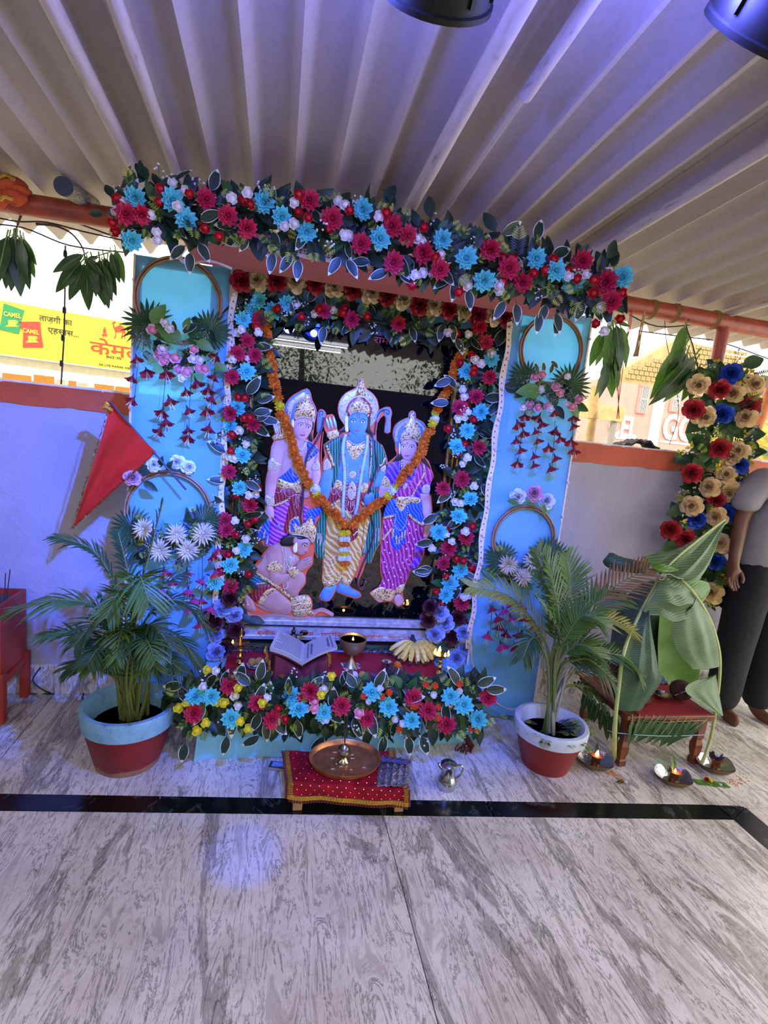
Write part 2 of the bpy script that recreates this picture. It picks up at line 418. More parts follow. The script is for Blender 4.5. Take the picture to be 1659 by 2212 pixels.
def leafmesh(name, w, fold, curl, mats, rim=0, wavy=0.0, rows=7, tip=1.0, th=0):
    b = M(); vs = []; fs = []
    cols = (-1, -.86, 0, .86, 1) if rim else (-1, 0, 1)
    nc = len(cols)
    for i in range(rows+1):
        t = i/rows; wd = w*(sin(pi*t**.8)**.85 if 0 < t < 1 else .03)*tip
        for c in cols:
            vs.append((c*wd, t-.02*(1-abs(c)), fold*abs(c)*wd+curl*t*t-curl*.3*t+wavy*sin(t*14+c)*wd*(c != 0)))
    for i in range(rows):
        for c in range(nc-1):
            a = i*nc+c; fs.append((a, a+1, a+nc+1, a+nc)); b.mi.append(0)
    b.v = vs; b.f = fs
    if rim: b.mi = [1 if (k % (nc-1)) in (0, nc-2) or k//(nc-1) == rows-1 else 0 for k in range(len(fs))]
    b.tube([(0, -.16, -.01), (0, 0, .0), (0, .45, curl*.08+.004), (0, .92, curl*.6)], [.018, .016, .012, .004], 4, 2 if len(mats) > 2 else 0)
    return b.mesh(name, mats)
def fernmesh(name, mats, n=11):
    b = M(); b.tube([(0, -.1, 0), (0, .5, .05), (0, 1, -.05)], [.014, .012, .004], 4, 0)
    for i in range(n):
        t = .08+.9*i/n; L = .3*sin(pi*(.18+.78*t))**.7
        for s_ in (-1, 1):
            y = t; z = .05-.1*(t-.5)**2
            b.add([(0, y-.012, z), (s_*L*.6, y+L*.25-.03, z+.03), (s_*L, y+L*.5, z-.02), (s_*L*.55, y+L*.3+.03, z+.03)], [(0, 1, 2, 3)] if s_ > 0 else [(3, 2, 1, 0)], 1 if t > .55 else 0)
    return b.mesh(name, mats)
def sprigmesh(name, mats):
    b = M(); b.tube([(0, -.2, 0), (0, .6, .05)], .015, 4, 0)
    for k in range(9):
        a = k*2.4; y = .05+.07*k; L = .42
        d = V((cos(a), .55, sin(a)*.8)).normalized()*L; p = V((0, y, .02)); s_ = d.cross(V((0, 0, 1))).normalized()*.11
        b.add([p, p+d*.5+s_, p+d, p+d*.5-s_], [(0, 1, 2, 3)], 1 if k > 4 else 0)
    return b.mesh(name, mats)
def berrymesh(name, mats, n=7, r_=.05):
    b = M()
    for k in range(n):
        p = V((R(-.35, .35), R(.5, 1), R(-.1, .25))); b.tube([(0, 0, 0), (p.x*.4, p.y*.6, p.z), p], .008, 3, 0, cap=False); b.ball(p, r_, 6, 4, 1)
    return b.mesh(name, mats)
def fanmesh(name, mats, n=19, spread=250):
    b = M(); b.tube([(0, -.35, -.03), (0, 0, 0)], .02, 5, 1)
    for k in range(n):
        a = rad(-spread/2+spread*k/(n-1)); L = 1-.22*abs(k/(n-1)-.5)*1.2+R(-.05, .03); d = V((sin(a), cos(a), 0)); s_ = V((cos(a), -sin(a), 0))
        vs = []
        for t, wd in ((0, .008), (.45, .062), (.72, .055), (1, .0)):
            z = .05*t-.16*t*t*R(.6, 1.1)
            vs += [d*L*t-s_*wd+V((0, 0, z-.02)), d*L*t+V((0, 0, z+.012)), d*L*t+s_*wd+V((0, 0, z-.02))]
        fs = []
        for i in range(3):
            q = 3*i; fs += [(q, q+1, q+4, q+3), (q+1, q+2, q+5, q+4)]
        b.add(vs, fs, 0)
    return b.mesh(name, mats)
green = mat('dark_plastic_leaf', '16311c', .5, var=.35, vs=30, trans=.08)
green2 = mat('mid_plastic_leaf', '36652a', .5, var=.25, vs=30, trans=.2)
lime = mat('lime_leaf', '8ea23a', .5, var=.2, vs=30, trans=.25)
olive = mat('olive_leaf', '4f6a33', .5, var=.25, trans=.2)
white_edge = mat('white_leaf_edge', 'cdd3ba', .6, trans=.2)
turq = mat('turquoise_petal', '5cc8c4', .6, var=.12, vs=9, trans=.2); turq2 = mat('turquoise_petal_core', '44b0b4', .6, trans=.2)
pink = mat('crimson_pink_petal', 'ba1a3c', .6, var=.15, vs=9, trans=.2); pink2 = mat('crimson_core', '9c1232', .6, trans=.2)
redp = mat('red_bud_petal', 'b3131c', .5, var=.12, trans=.15); whitep = mat('white_petal', 'e0dcd2', .6, var=.06, trans=.2)
yellowp = mat('yellow_petal', 'e6d62a', .55, var=.1, trans=.2); orangep = mat('orange_petal', 'e0561c', .6, var=.1, trans=.2)
rosered = mat('wine_red_rose_petal', 'a01430', .55, var=.2, vs=6, trans=.15); cream = mat('cream_rose_petal', 'dcc9a0', .6, var=.08, vs=6, trans=.2)
maroonp = mat('maroon_rose_petal', '420f1e', .6, var=.2, trans=.1); bluep = mat('pale_blue_rose_petal', '8fa6dc', .6, var=.1, trans=.2)
royal = mat('royal_blue_petal', '1f49b4', .55, var=.2, vs=6, trans=.15); redrose = mat('brick_red_petal', 'b3222a', .55, var=.18, vs=6, trans=.15)
peach = mat('peach_petal', 'ecce94', .6, var=.08, vs=6, trans=.25)
pinkbud = mat('pink_bud_petal', 'de8a92', .6, var=.15, vs=8, trans=.2); pale_pink = mat('pale_pink_petal', 'e6c6cc', .6, trans=.2)
magenta = mat('magenta_petal', 'c83a74', .6, var=.15, vs=8, trans=.3); scarlet = mat('wine_red_hanging_petal', '98202f', .6, var=.2, vs=8, trans=.3)
mumc = mat('cream_mum_petal', 'd8c9a6', .6, var=.12, vs=8, trans=.2); pompw = mat('white_pompon', 'd5d8dd', .7)
marig = NT('marigold_petal'); _c = marig.coord(); marig.base(marig.ramp(marig.noise(_c, 5, 3), [(.3, 'c25a06'), (.7, 'ee8a12')])); marig.b.inputs['Roughness'].default_value = .7; marig = marig.m
DL = [(11, 6, 1.0, .5, .1, .03, 0), (10, 26, .8, .44, .12, .02, 0), (8, 46, .6, .38, .12, 0, 0), (6, 66, .42, .3, .1, 0, 1)]
MESH = dict(
 dahlia_t=flower('turquoise_dahlia', DL, [turq, turq2, green], (.14, .2, 1), calyx=2),
 dahlia_p=flower('crimson_dahlia', DL, [pink, pink2, green], (.14, .2, 1), calyx=2),
 bud_r=bud('red_bud', [redp, redp, green2]), bud_w=bud('white_bud', [whitep, whitep, green2]), bud_y=bud('yellow_bud', [yellowp, yellowp, green2]),
 bud_pk=bud('pink_bud', [pinkbud, pale_pink, green2]),
 mum=flower('spiky_mum', [(17, 4, 1, .15, .05, -.08, 0), (16, 22, .95, .15, .05, -.03, 0), (14, 42, .85, .14, .05, 0, 0), (9, 64, .6, .12, .04, 0, 0)], [mumc, green], (.13, .25, 0)),
 lily_m=None, lily_r=None)
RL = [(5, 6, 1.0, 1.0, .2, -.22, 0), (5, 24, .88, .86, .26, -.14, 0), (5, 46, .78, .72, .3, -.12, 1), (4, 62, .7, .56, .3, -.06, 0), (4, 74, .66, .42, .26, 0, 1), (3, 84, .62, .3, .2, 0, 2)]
for k_, m_ in dict(rose_r=rosered, rose_c=cream, rose_m=maroonp, rose_b=bluep, rose_royal=royal, rose_red=redrose, rose_peach=peach, rose_pink=mat('pink_rose_petal', 'd79ab4', .6, var=.15, vs=6, trans=.2), rose_white=mat('white_rose_petal', 'dfe3e6', .6, trans=.2)).items():
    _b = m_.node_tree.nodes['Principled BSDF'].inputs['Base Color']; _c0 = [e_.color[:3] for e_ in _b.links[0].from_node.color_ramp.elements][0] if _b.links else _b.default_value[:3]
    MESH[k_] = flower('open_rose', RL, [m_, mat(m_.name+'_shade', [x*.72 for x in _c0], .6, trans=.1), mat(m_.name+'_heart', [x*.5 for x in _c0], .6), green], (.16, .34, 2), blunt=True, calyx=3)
ML = [(15, 0, 1.0, .3, .08, .1, 0), (15, 22, .98, .28, .08, .08, 0), (14, 42, .95, .26, .08, .05, 0), (11, 60, .9, .24, .06, .03, 0), (7, 78, .85, .2, .05, 0, 0)]
MESH['marigold'] = flower('marigold', ML, [marig], (.45, .25, 0), jit=.3)
MESH['marigold_y'] = flower('yellow_marigold', ML, [yellowp], (.45, .25, 0), jit=.3)
MESH['tuberose'] = flower('white_tuberose', ML, [mat('tuberose_petal', 'd9dde6', .7)], (.45, .25, 0), jit=.3)
MESH['pomp_o'] = flower('orange_pompon', ML, [orangep], (.45, .25, 0), jit=.3); MESH['pomp_w'] = flower('white_pompon', ML, [pompw], (.45, .25, 0), jit=.3)
def lily(name, m_):
    b = M()
    for k in range(5): petal(b, 2*pi*k/5+R(-.1, .1), rad(50), 1.0, .62, .1, .12, -.28, 0, 0)
    b.tube([(0, 0, -.35), (0, 0, -.05), (0, 0, .1)], [.03, .1, .14], 6, 1)
    for k in range(4): b.tube([(0, 0, 0), (.1*cos(k*1.6), .1*sin(k*1.6), .6), (.22*cos(k*1.6), .22*sin(k*1.6), 1.05)], .014, 3, 2); b.octa((.22*cos(k*1.6), .22*sin(k*1.6), 1.05), .035, 2)
    return b.mesh(name, [m_, green, whitep])
MESH['lily_m'] = lily('magenta_lily', magenta); MESH['lily_r'] = lily('wine_red_lily', scarlet)
MESH['leaf'] = leafmesh('dark_leaf', .25, .3, -.25, [green], wavy=.1)
MESH['leaf2'] = leafmesh('mid_green_leaf', .27, .3, -.2, [green2], wavy=.08)
MESH['vari'] = leafmesh('white_edged_leaf', .24, .25, -.15, [green, white_edge], rim=1)
MESH['big'] = leafmesh('broad_pointed_leaf', .3, .25, -.2, [mat('broad_leaf', '55802f', .45, var=.2, trans=.2), lime, lime])
MESH['rosel'] = leafmesh('rose_leaf', .3, .3, -.2, [mat('rose_leaf', '4b7038', .5, var=.25, trans=.2)], wavy=.12)
MESH['rosel2'] = leafmesh('dark_rose_leaf', .3, .3, -.2, [mat('dark_rose_leaf', '2b4a28', .5, var=.25, trans=.15)], wavy=.12)
MESH['fern'] = fernmesh('fern_sprig', [green, lime]); MESH['ferny'] = fernmesh('pale_fern_sprig', [green2, mat('pale_fern', 'b9b04a', .6, trans=.2)])
MESH['sprig'] = sprigmesh('lime_sprig', [green2, lime]); MESH['yspr'] = sprigmesh('yellow_sprig', [green2, mat('yellow_sprig_tip', 'd8bd2a', .6, trans=.2)])
MESH['berry'] = berrymesh('berry_spray', [green, whitep])
MESH['fan'] = fanmesh('fan_palm_leaf', [mat('fan_leaf', '35552f', .45, var=.25, vs=8, trans=.2), green2])
PN = dict(dahlia_t=('dahlia', 'turquoise silk dahlia'), dahlia_p=('dahlia', 'crimson pink silk dahlia'), bud_r=('rosebud', 'red rosebud'), bud_w=('rosebud', 'white rosebud'),
 bud_y=('rosebud', 'yellow rosebud'), bud_pk=('peony_bud', 'pink peony bud'), mum=('chrysanthemum', 'cream spiky chrysanthemum'), lily_m=('lily', 'magenta hanging lily'), lily_r=('lily', 'wine red hanging lily'),
 rose_r=('rose', 'wine red rose'), rose_c=('rose', 'cream rose'), rose_m=('rose', 'dark maroon rose'), rose_b=('rose', 'pale blue rose'), rose_royal=('rose', 'royal blue rose'), rose_red=('rose', 'brick red rose'),
 rose_peach=('rose', 'cream yellow rose'), rose_pink=('rose', 'pink rose'), rose_white=('rose', 'white rose'), marigold=('marigold', None), marigold_y=('marigold', 'yellow flower head'), tuberose=('tuberose', 'white flower head'),
 pomp_o=('pompon', 'orange pompon flower'), pomp_w=('pompon', 'white pompon flower'), leaf=('leaf', None), leaf2=('leaf', None), vari=('variegated_leaf', None), big=('broad_leaf', None), rosel=('rose_leaf', None), rosel2=('rose_leaf', None),
 fern=('fern_sprig', None), ferny=('fern_sprig', None), sprig=('lime_sprig', None), yspr=('yellow_sprig', None), berry=('berry_spray', None), fan=('fan_palm_leaf', None))
def psz(px, p): return px*cf.dot(V(p)-EYE)/FPX
def rotn(n, spin=None):
    n = V(n).normalized(); q = V((0, 0, 1)).rotation_difference(n)
    return q @ Q((0, 0, 1), R(0, 2*pi) if spin is None else spin)
def rotd(d, n):
    y = V(d).normalized(); z = V(n); z = (z-y*z.dot(y)).normalized(); x = y.cross(z)
    return MX((x, y, z)).transposed().to_quaternion()
def toeye(p, j=.35):
    return ((EYE-V(p)).normalized()+V((R(-j, j), R(-j, j), R(-j, j)))).normalized()
def fl_(parent, key, p, size, n=None, spin=None):
    nm, lab = PN[key]; return put(MESH[key], nm, parent, p, rotn(n if n is not None else toeye(p), spin), size, lab)
def lf_(parent, key, p, size, d, n=None):
    nm, lab = PN[key]; return put(MESH[key], nm, parent, p, rotd(d, n if n is not None else toeye(p, .7)), size, lab)
def scrdir(a):                                   # direction in the plane facing the viewer, a = angle from screen right, counter-clockwise
    return cr*cos(a)-cd*sin(a)
def pts(s):                                      # "x,y x,y" -> pixel list
    return [tuple(float(q) for q in w_.split(',')) for w_ in s.split()]
def flowers(parent, key, s, Y, rpx, jy=.02, j=.35):
    for x, y in pts(s):
        p = P(x, y, Y+R(-jy, jy)); fl_(parent, key, p, psz(rpx*R(.92, 1.08), p), toeye(p, j))
def foliage(parent, path, half, Y, counts, jy=.03, back=.03):
    """leaves scattered along a pixel path of half-width `half`"""
    sm = smooth([(a, b, 0) for a, b in path], 12)
    L = [0]
    for i in range(1, len(sm)): L.append(L[-1]+(sm[i]-sm[i-1]).length)
    def at(t):
        s_ = t*L[-1]; i = max(k for k in range(len(L)) if L[k] <= s_); i = min(i, len(L)-2)
        return sm[i].lerp(sm[i+1], (s_-L[i])/max(1e-6, L[i+1]-L[i])), (sm[i+1]-sm[i]).normalized()
    for key, n, spx in counts:
        for k in range(n):
            q, t = at((k+R(0, 1))/n); o = R(-1, 1); side = V((-t.y, t.x, 0))
            h = half(q) if callable(half) else half
            x, y = q.x+side.x*o*h, q.y+side.y*o*h
            edge = key in ('vari', 'fern', 'ferny', 'sprig', 'berry')
            p = P(x, y, Y+R(-jy, jy)+(back if not edge else -.01))
            out = atan2(-side.y*o, side.x*o)+R(-1.0, 1.0) if abs(o) > .35 else R(0, 2*pi)
            d = scrdir(out)+V((0, R(-.5, .2), 0))
            lf_(parent, key, p, psz(spx*R(.8, 1.2), p), d)
def leaf_mass(parent, path, half, Y, n, spx):
    """the leaves past the count limit, deep inside a garland: one joined part"""
    sm = smooth([(a, b, 0) for a, b in path], 12); b = M(); src = MESH['leaf']; vs = [v.co.copy() for v in src.vertices]; fs = [tuple(f.vertices) for f in src.polygons]
    for k in range(n):
        q = sm[int(R(0, len(sm)-1))]; a = R(0, 6.28); r_ = half*sqrt(R(0, 1)); p = P(q.x+r_*cos(a), q.y+r_*sin(a), Y+R(0, .03)); d = scrdir(R(0, 6.28))
        b.add(vs, fs, 0, MX.Translation(p) @ rotd(d, toeye(p, .7)).to_matrix().to_4x4() @ MX.Scale(psz(spx*R(.8, 1.2), p), 4))
    b.obj('leaf_mass', green, parent, kind='stuff')
# ---------------- the long canopy garland
g = thing('canopy_garland', 'long thick garland of turquoise and crimson dahlias along the top of the shrine', 'garland', P(800, 520, 1.95), 'silk flower garlands of the shrine')
CP = [(262, 450), (330, 455), (420, 458), (520, 468), (640, 480), (760, 500), (880, 530), (1000, 560), (1120, 580), (1230, 600), (1325, 625)]
YC = 1.95
b = M(); b.tube(smooth([P(x, y, YC+.06) for x, y in CP], 3), .02, 6); b.obj('garland_core', green, g)
foliage(g, CP, 46, YC, [('leaf', 230, 48), ('leaf2', 45, 42), ('vari', 40, 46), ('fern', 40, 52), ('ferny', 12, 46), ('sprig', 40, 30), ('berry', 26, 44)])
leaf_mass(g, CP, 42, YC+.04, 200, 46)
flowers(g, 'dahlia_t', '292,427 373,432 402,474 571,436 607,468 662,500 785,452 820,515 957,517 1008,558 1046,606 1158,558 1200,584 1237,609 1345,598 284,520', YC-.05, 25)
flowers(g, 'dahlia_p', '445,430 492,466 533,493 272,462 305,463 668,432 718,472 780,527 847,488 881,509 851,567 915,546 950,582 1059,539 1099,579 1129,610 1258,563 1310,609 1321,652', YC-.055, 25)
flowers(g, 'bud_r', '347,407 344,438 408,419 250,428 243,480 249,502 444,491 472,512 524,434 540,442 645,418 643,458 667,470 710,495 756,453 835,460 914,490 940,557 1088,555 1109,556 1088,606 1152,590 1197,562 1177,583 1225,583 1245,604 1281,604 1283,633 1343,634 1340,690 1290,700 890,615 990,630', YC-.05, 10.5)
flowers(g, 'bud_w', '373,397 397,413 265,432 248,458 325,462 336,503 340,520 385,447 500,430 535,416 617,490 637,482 635,437 730,435 745,440 742,508 755,510 817,468 903,513 914,522 953,548 945,574 898,595 915,590 1000,607 1010,617 1079,630 1080,618 1228,598 1267,592 1298,662 1305,712', YC-.05, 11)
for x, y, a in ((300, 395, 80), (285, 400, 100), (318, 390, 120), (375, 395, 40), (455, 412, 70), (560, 420, 50), (800, 445, 100), (830, 440, 60), (850, 450, 110), (1070, 500, 120), (1085, 505, 30), (1155, 520, 70), (1310, 560, 60), (930, 470, 95)):
    p = P(x, y, YC); lf_(g, 'vari' if x % 2 else 'leaf', p, psz(52, p), scrdir(rad(a)))
for x, y, a in ((400, 545, 220), (410, 560, 270), (430, 540, 300), (590, 560, 260), (630, 565, 235), (645, 575, 265), (735, 570, 235), (750, 575, 300), (838, 600, 200), (800, 580, 180), (862, 605, 330), (985, 620, 260), (1010, 640, 280), (1090, 665, 240), (1115, 670, 275), (1165, 690, 265), (1180, 672, 250), (1200, 690, 285), (1205, 695, 265), (1260, 665, 250), (1280, 670, 300)):
    p = P(x, y-14, YC-.03); lf_(g, 'vari', p, psz(46, p), scrdir(rad(a)), (0, -1, .2))
# ---------------- rose row under the canopy board
g = thing('rose_garland', 'straight row of alternating wine red and cream roses under the salmon canopy board', 'garland', P(800, 640, 2.36), 'silk flower garlands of the shrine')
b = M(); b.tube([P(512, 608, 2.40), P(700, 628, 2.40), P(900, 660, 2.40), P(1095, 685, 2.40)], .008, 6); b.obj('garland_core', green, g)
RX = [(521, 607), (556, 605), (598, 608), (638, 609), (680, 612), (721, 618), (760, 626), (801, 632), (836, 640), (870, 646), (905, 660), (936, 662), (968, 668), (1000, 671), (1031, 680), (1065, 682), (1090, 686)]
for i, (x, y) in enumerate(RX):
    p = P(x, y, 2.37); fl_(g, ['rose_r', 'rose_c'][i % 2], p, psz(25-.004*(x-500), p), V((R(-.2, .2), -1, R(-.2, .2))))
# ---------------- garland round the picture
g = thing('frame_garland', 'leafy garland of turquoise and crimson dahlias framing the dark glass picture', 'garland', P(760, 700, 2.43), 'silk flower garlands of the shrine')
YF = 2.42
LP = [(535, 655), (532, 760), (522, 880), (513, 1000), (508, 1100), (500, 1200), (492, 1290)]
RP = [(1075, 715), (1050, 800), (1030, 900), (1010, 1000), (1000, 1100), (990, 1200), (980, 1310)]
TP = [(520, 640), (640, 660), (760, 685), (880, 705), (1000, 715), (1080, 720)]
for q in (LP, RP, TP):
    b = M(); b.tube(smooth([P(x, y, YF+.04) for x, y in q], 3), .01, 6); b.obj('garland_core', green, g)
foliage(g, LP, 34, YF, [('leaf', 84, 42), ('leaf2', 20, 34), ('vari', 16, 44), ('fern', 26, 42), ('sprig', 26, 26), ('berry', 16, 36)], .02, .03)
foliage(g, RP, 34, YF, [('leaf', 84, 40), ('leaf2', 20, 34), ('vari', 18, 44), ('fern', 24, 42), ('sprig', 30, 26), ('berry', 16, 36)], .02, .03)
foliage(g, TP, 20, YF-.01, [('leaf', 58, 38), ('vari', 12, 36), ('fern', 22, 42), ('ferny', 8, 40), ('sprig', 14, 24), ('berry', 10, 34)], .02, .03)
leaf_mass(g, LP, 36, YF+.03, 90, 40); leaf_mass(g, RP, 36, YF+.03, 90, 40); leaf_mass(g, TP, 22, YF+.03, 70, 36)
flowers(g, 'dahlia_t', '544,670 525,690 532,803 513,881 497,920 523,983 517,1054 527,1186 497,1221 464,1259 620,655 590,672 1061,776 1008,802 1039,890 1009,930 987,965 1016,1078 990,1115 948,1150 996,1232 972,1260 963,1285 560,650', YF-.04, 20)
flowers(g, 'dahlia_p', '534,736 513,763 550,767 501,814 497,893 547,917 495,1019 540,1092 485,1125 488,1145 497,1267 560,690 700,672 760,690 860,700 1035,705 1048,740 1057,815 1028,857 992,880 1034,967 998,1035 957,1055 1007,1160 969,1185 958,1217 997,1302', YF-.045, 19)
flowers(g, 'bud_w', '509,718 523,711 556,719 504,775 536,773 519,929 531,960 497,987 507,990 538,1070 554,1068 507,1125 531,1164 509,1189 477,1243 640,660 680,680 720,668 968,720 1010,723 1026,776 1038,785 1000,842 1002,855 1009,890 988,905 1002,900 1008,988 998,1000 1024,1050 984,1082 995,1086 1005,1148 962,1155 977,1168 932,1186 1000,1290 1010,1288 1063,762', YF-.045, 9)
flowers(g, 'bud_r', '552,707 515,857 527,858 528,902 538,902 503,938 497,974 509,1071 560,1056 552,1123 536,1132 511,1155 493,1198 538,1241 478,1232 600,668 740,675 650,684 690,668 745,667 792,684 985,722 1019,768 1024,794 1022,806 995,784 1007,875 1023,908 969,925 1003,960 992,982 963,1143 1020,1138 987,1206 1000,1212 966,1245 942,1280 1018,1228 955,1305', YF-.045, 9)
for key, s_, r_ in (('rose_b', '477,1316 466,1369 466,1408 505,1328 490,1310 950,1322 962,1345 940,1370 1000,1366 1003,1400 985,1422', 21), ('rose_m', '497,1292 466,1343 509,1361 483,1400 458,1330 925,1338 990,1335 975,1375 930,1312', 20)):
    flowers(g, key, s_, YF-.03, r_)
for a, c_ in (((455, 1330), 1), ((500, 1390), 1), ((970, 1400), 1), ((1010, 1340), 1), ((450, 1390), 1), ((520, 1345), 1)):
    for k in range(5):
        p = P(a[0]+R(-16, 16), a[1]+R(-16, 16), YF+.02); lf_(g, 'leaf' if k else 'berry', p, psz(38, p), scrdir(R(0, 6.28)))
for x, y, a in ((548, 893, 10), (556, 910, 40), (565, 905, 350), (975, 820, 200), (985, 838, 130), (970, 870, 180), (945, 1112, 210), (935, 1228, 190), (930, 1238, 175), (1040, 1045, 300), (935, 1170, 190), (700, 705, 260), (958, 700, 255), (975, 700, 280), (530, 1040, 330), (640, 640, 250)):
    p = P(x, y, YF-.05); lf_(g, 'vari', p, psz(40, p), scrdir(rad(a)), (R(-.3, .3), -1, .2))
# ---------------- garland along the foot of the shrine
g = thing('base_garland', 'thick low garland with yellow buds and orange pompons along the platform front', 'garland', P(720, 1560, 2.03), 'silk flower garlands of the shrine')
YB = 2.03
BP = [(395, 1530), (470, 1515), (560, 1525), (680, 1530), (800, 1530), (920, 1530), (1040, 1525)]
b = M(); b.tube(smooth([P(x, y, YB+.03) for x, y in BP], 3), .02, 6); b.obj('garland_core', green, g)
foliage(g, [(x, y-6) for x, y in BP], 42, YB, [('leaf', 240, 42), ('leaf2', 52, 34), ('vari', 34, 46), ('fern', 34, 46), ('sprig', 34, 28), ('berry', 18, 40)], .03, .03)
leaf_mass(g, [(x, y-4) for x, y in BP], 44, YB+.03, 220, 42)
flowers(g, 'dahlia_t', '422,1505 456,1505 498,1552 630,1505 645,1531 699,1540 802,1496 839,1527 889,1556 973,1505 1002,1523 1033,1554', YB-.05, 22)
flowers(g, 'dahlia_p', '496,1480 418,1541 587,1554 670,1494 556,1518 737,1525 793,1552 893,1507 924,1535 964,1565 1054,1507', YB-.05, 22)
flowers(g, 'bud_y', '449,1447 515,1489 403,1515 385,1529 466,1518 483,1519 443,1562 534,1575 517,1558 567,1518 695,1500 715,1461 424,1578', YB-.05, 10)
flowers(g, 'bud_w', '468,1450 508,1502 514,1523 576,1507 701,1488 661,1529 703,1554 440,1485', YB-.05, 9.5)
flowers(g, 'bud_pk', '680,1516 677,1530 774,1540', YB-.05, 11)
flowers(g, 'pomp_o', '920,1478 940,1481 993,1477 786,1504 825,1505 840,1496 897,1527 946,1528 973,1522 946,1551 1019,1574 1030,1572 862,1575', YB-.05, 8)
flowers(g, 'pomp_w', '822,1487 937,1501 797,1515 993,1493 853,1554 870,1563', YB-.05, 8)
flowers(g, 'bud_r', '617,1553 645,1507 600,1530', YB-.05, 9)
for x, y, a in ((400, 1445, 190), (395, 1480, 185), (540, 1480, 140), (560, 1470, 80), (555, 1520, 70), (560, 1540, 250), (770, 1485, 130), (810, 1485, 60), (490, 1590, 260), (560, 1590, 210), (700, 1590, 230), (880, 1590, 280), (910, 1590, 290), (1030, 1480, 20), (1050, 1490, 0), (400, 1605, 260), (830, 1590, 260)):
    p = P(x, y, YB-.04); lf_(g, 'vari', p, psz(46, p), scrdir(rad(a)), (R(-.3, .3), -1, .3))
# ---------------- flower column round the pole at the right
g = thing('column_garland', 'tall narrow column of cream, red and royal blue roses tied to the right pole', 'garland', P(1550, 1000, 2.46), 'silk flower garlands of the shrine')
YP = 2.47
PP = [(1582, 790), (1575, 860), (1560, 930), (1550, 1000), (1535, 1070), (1515, 1140), (1520, 1200), (1530, 1260), (1535, 1310)]
b = M(); b.tube(smooth([P(x, y, YP+.06) for x, y in PP], 3), .015, 6); b.obj('garland_core', green, g)
foliage(g, PP, lambda q: 48 if q.y < 1180 else 22, YP+.02, [('rosel2', 120, 48), ('rosel', 46, 50), ('yspr', 56, 32), ('fern', 30, 44), ('berry', 44, 40)], .03, .03)
flowers(g, 'rose_royal', '1579,808 1560,893 1503,1122 1568,1109 1544,1213 1594,1004', YP-.03, 22)
flowers(g, 'rose_red', '1555,840 1498,884 1618,876 1555,969 1495,1022 1546,1080 1450,1145 1481,1164', YP-.035, 22)
flowers(g, 'rose_peach', '1508,830 1587,848 1628,831 1521,900 1612,903 1593,976 1579,987 1568,1026 1534,1053 1575,1063 1495,1093 1548,1116 1557,1174 1538,1282', YP-.035, 23)
flowers(g, 'yspr', '1535,805 1622,820 1547,905 1463,993 1540,990 1530,1015 1520,1090 1478,1142 1550,1250 1553,1195', YP-.04, 28)
# ================================================================== the shrine: platform, panels, canopy, picture
def cloth(name, col, tr=.0, sheer=0.0, bump=.25, sc=5, var=.08, rough=.85):
    t = NT(name); _c = t.coord(); c = lin(col)
    t.base(t.ramp(t.noise(_c, sc, 4), [(.3, [x*(1-var) for x in c[:3]]), (.7, [min(1, x*(1+var)) for x in c[:3]])]))
    t.b.inputs['Roughness'].default_value = rough; t.bump(t.noise(_c, 9, 3, .5, .6), bump, .02)
    src = t.b.inputs['Base Color'].links[0].from_socket; out = t.t.nodes['Material Output']; last = t.b.outputs[0]
    if tr:
        a = t.t.nodes.new('ShaderNodeBsdfTranslucent'); x = t.t.nodes.new('ShaderNodeMixShader'); t.l(src, a.inputs[0]); x.inputs[0].default_value = tr
        t.l(last, x.inputs[1]); t.l(a.outputs[0], x.inputs[2]); last = x.outputs[0]
    if sheer:
        a = t.t.nodes.new('ShaderNodeBsdfTransparent'); x = t.t.nodes.new('ShaderNodeMixShader'); t.l(src, a.inputs[0]); x.inputs[0].default_value = sheer
        t.l(last, x.inputs[1]); t.l(a.outputs[0], x.inputs[2]); last = x.outputs[0]
    t.l(last, out.inputs[0]); MATS[name] = t.m; return t.m
sky_cloth = cloth('sheer_sky_blue_cloth', '92d4ee', .35, .36, .12)
sky_solid = cloth('sky_blue_cloth', '76b8d4', .0, 0, .35)
hem_cloth = cloth('grey_blue_hem', '8fb0c0', .15)
salmon = cloth('salmon_cloth', 'cc7668', .1, 0, .15); redcl = cloth('red_altar_cloth', 'a3141f', 0, 0, .3, rough=.7)
lace = mat('cream_lace', 'd8c7ab', .8, var=.15, vs=60, bump=.5, bs=300); lacedot = mat('lace_hole', '4f4036', .9)
wood = mat('pale_wood', '9a7650', .6, var=.2, vs=40); darkwood = NT('carved_wood'); _c = darkwood.coord((1, 1, 6)); darkwood.base(darkwood.ramp(darkwood.noise(_c, 12, 6, .6), [(.3, '4e2413'), (.7, '84441f')])); darkwood.b.inputs['Roughness'].default_value = .38; darkwood = darkwood.m
pearl = mat('pearl_bead', 'c9c0b4', .3, var=.1)
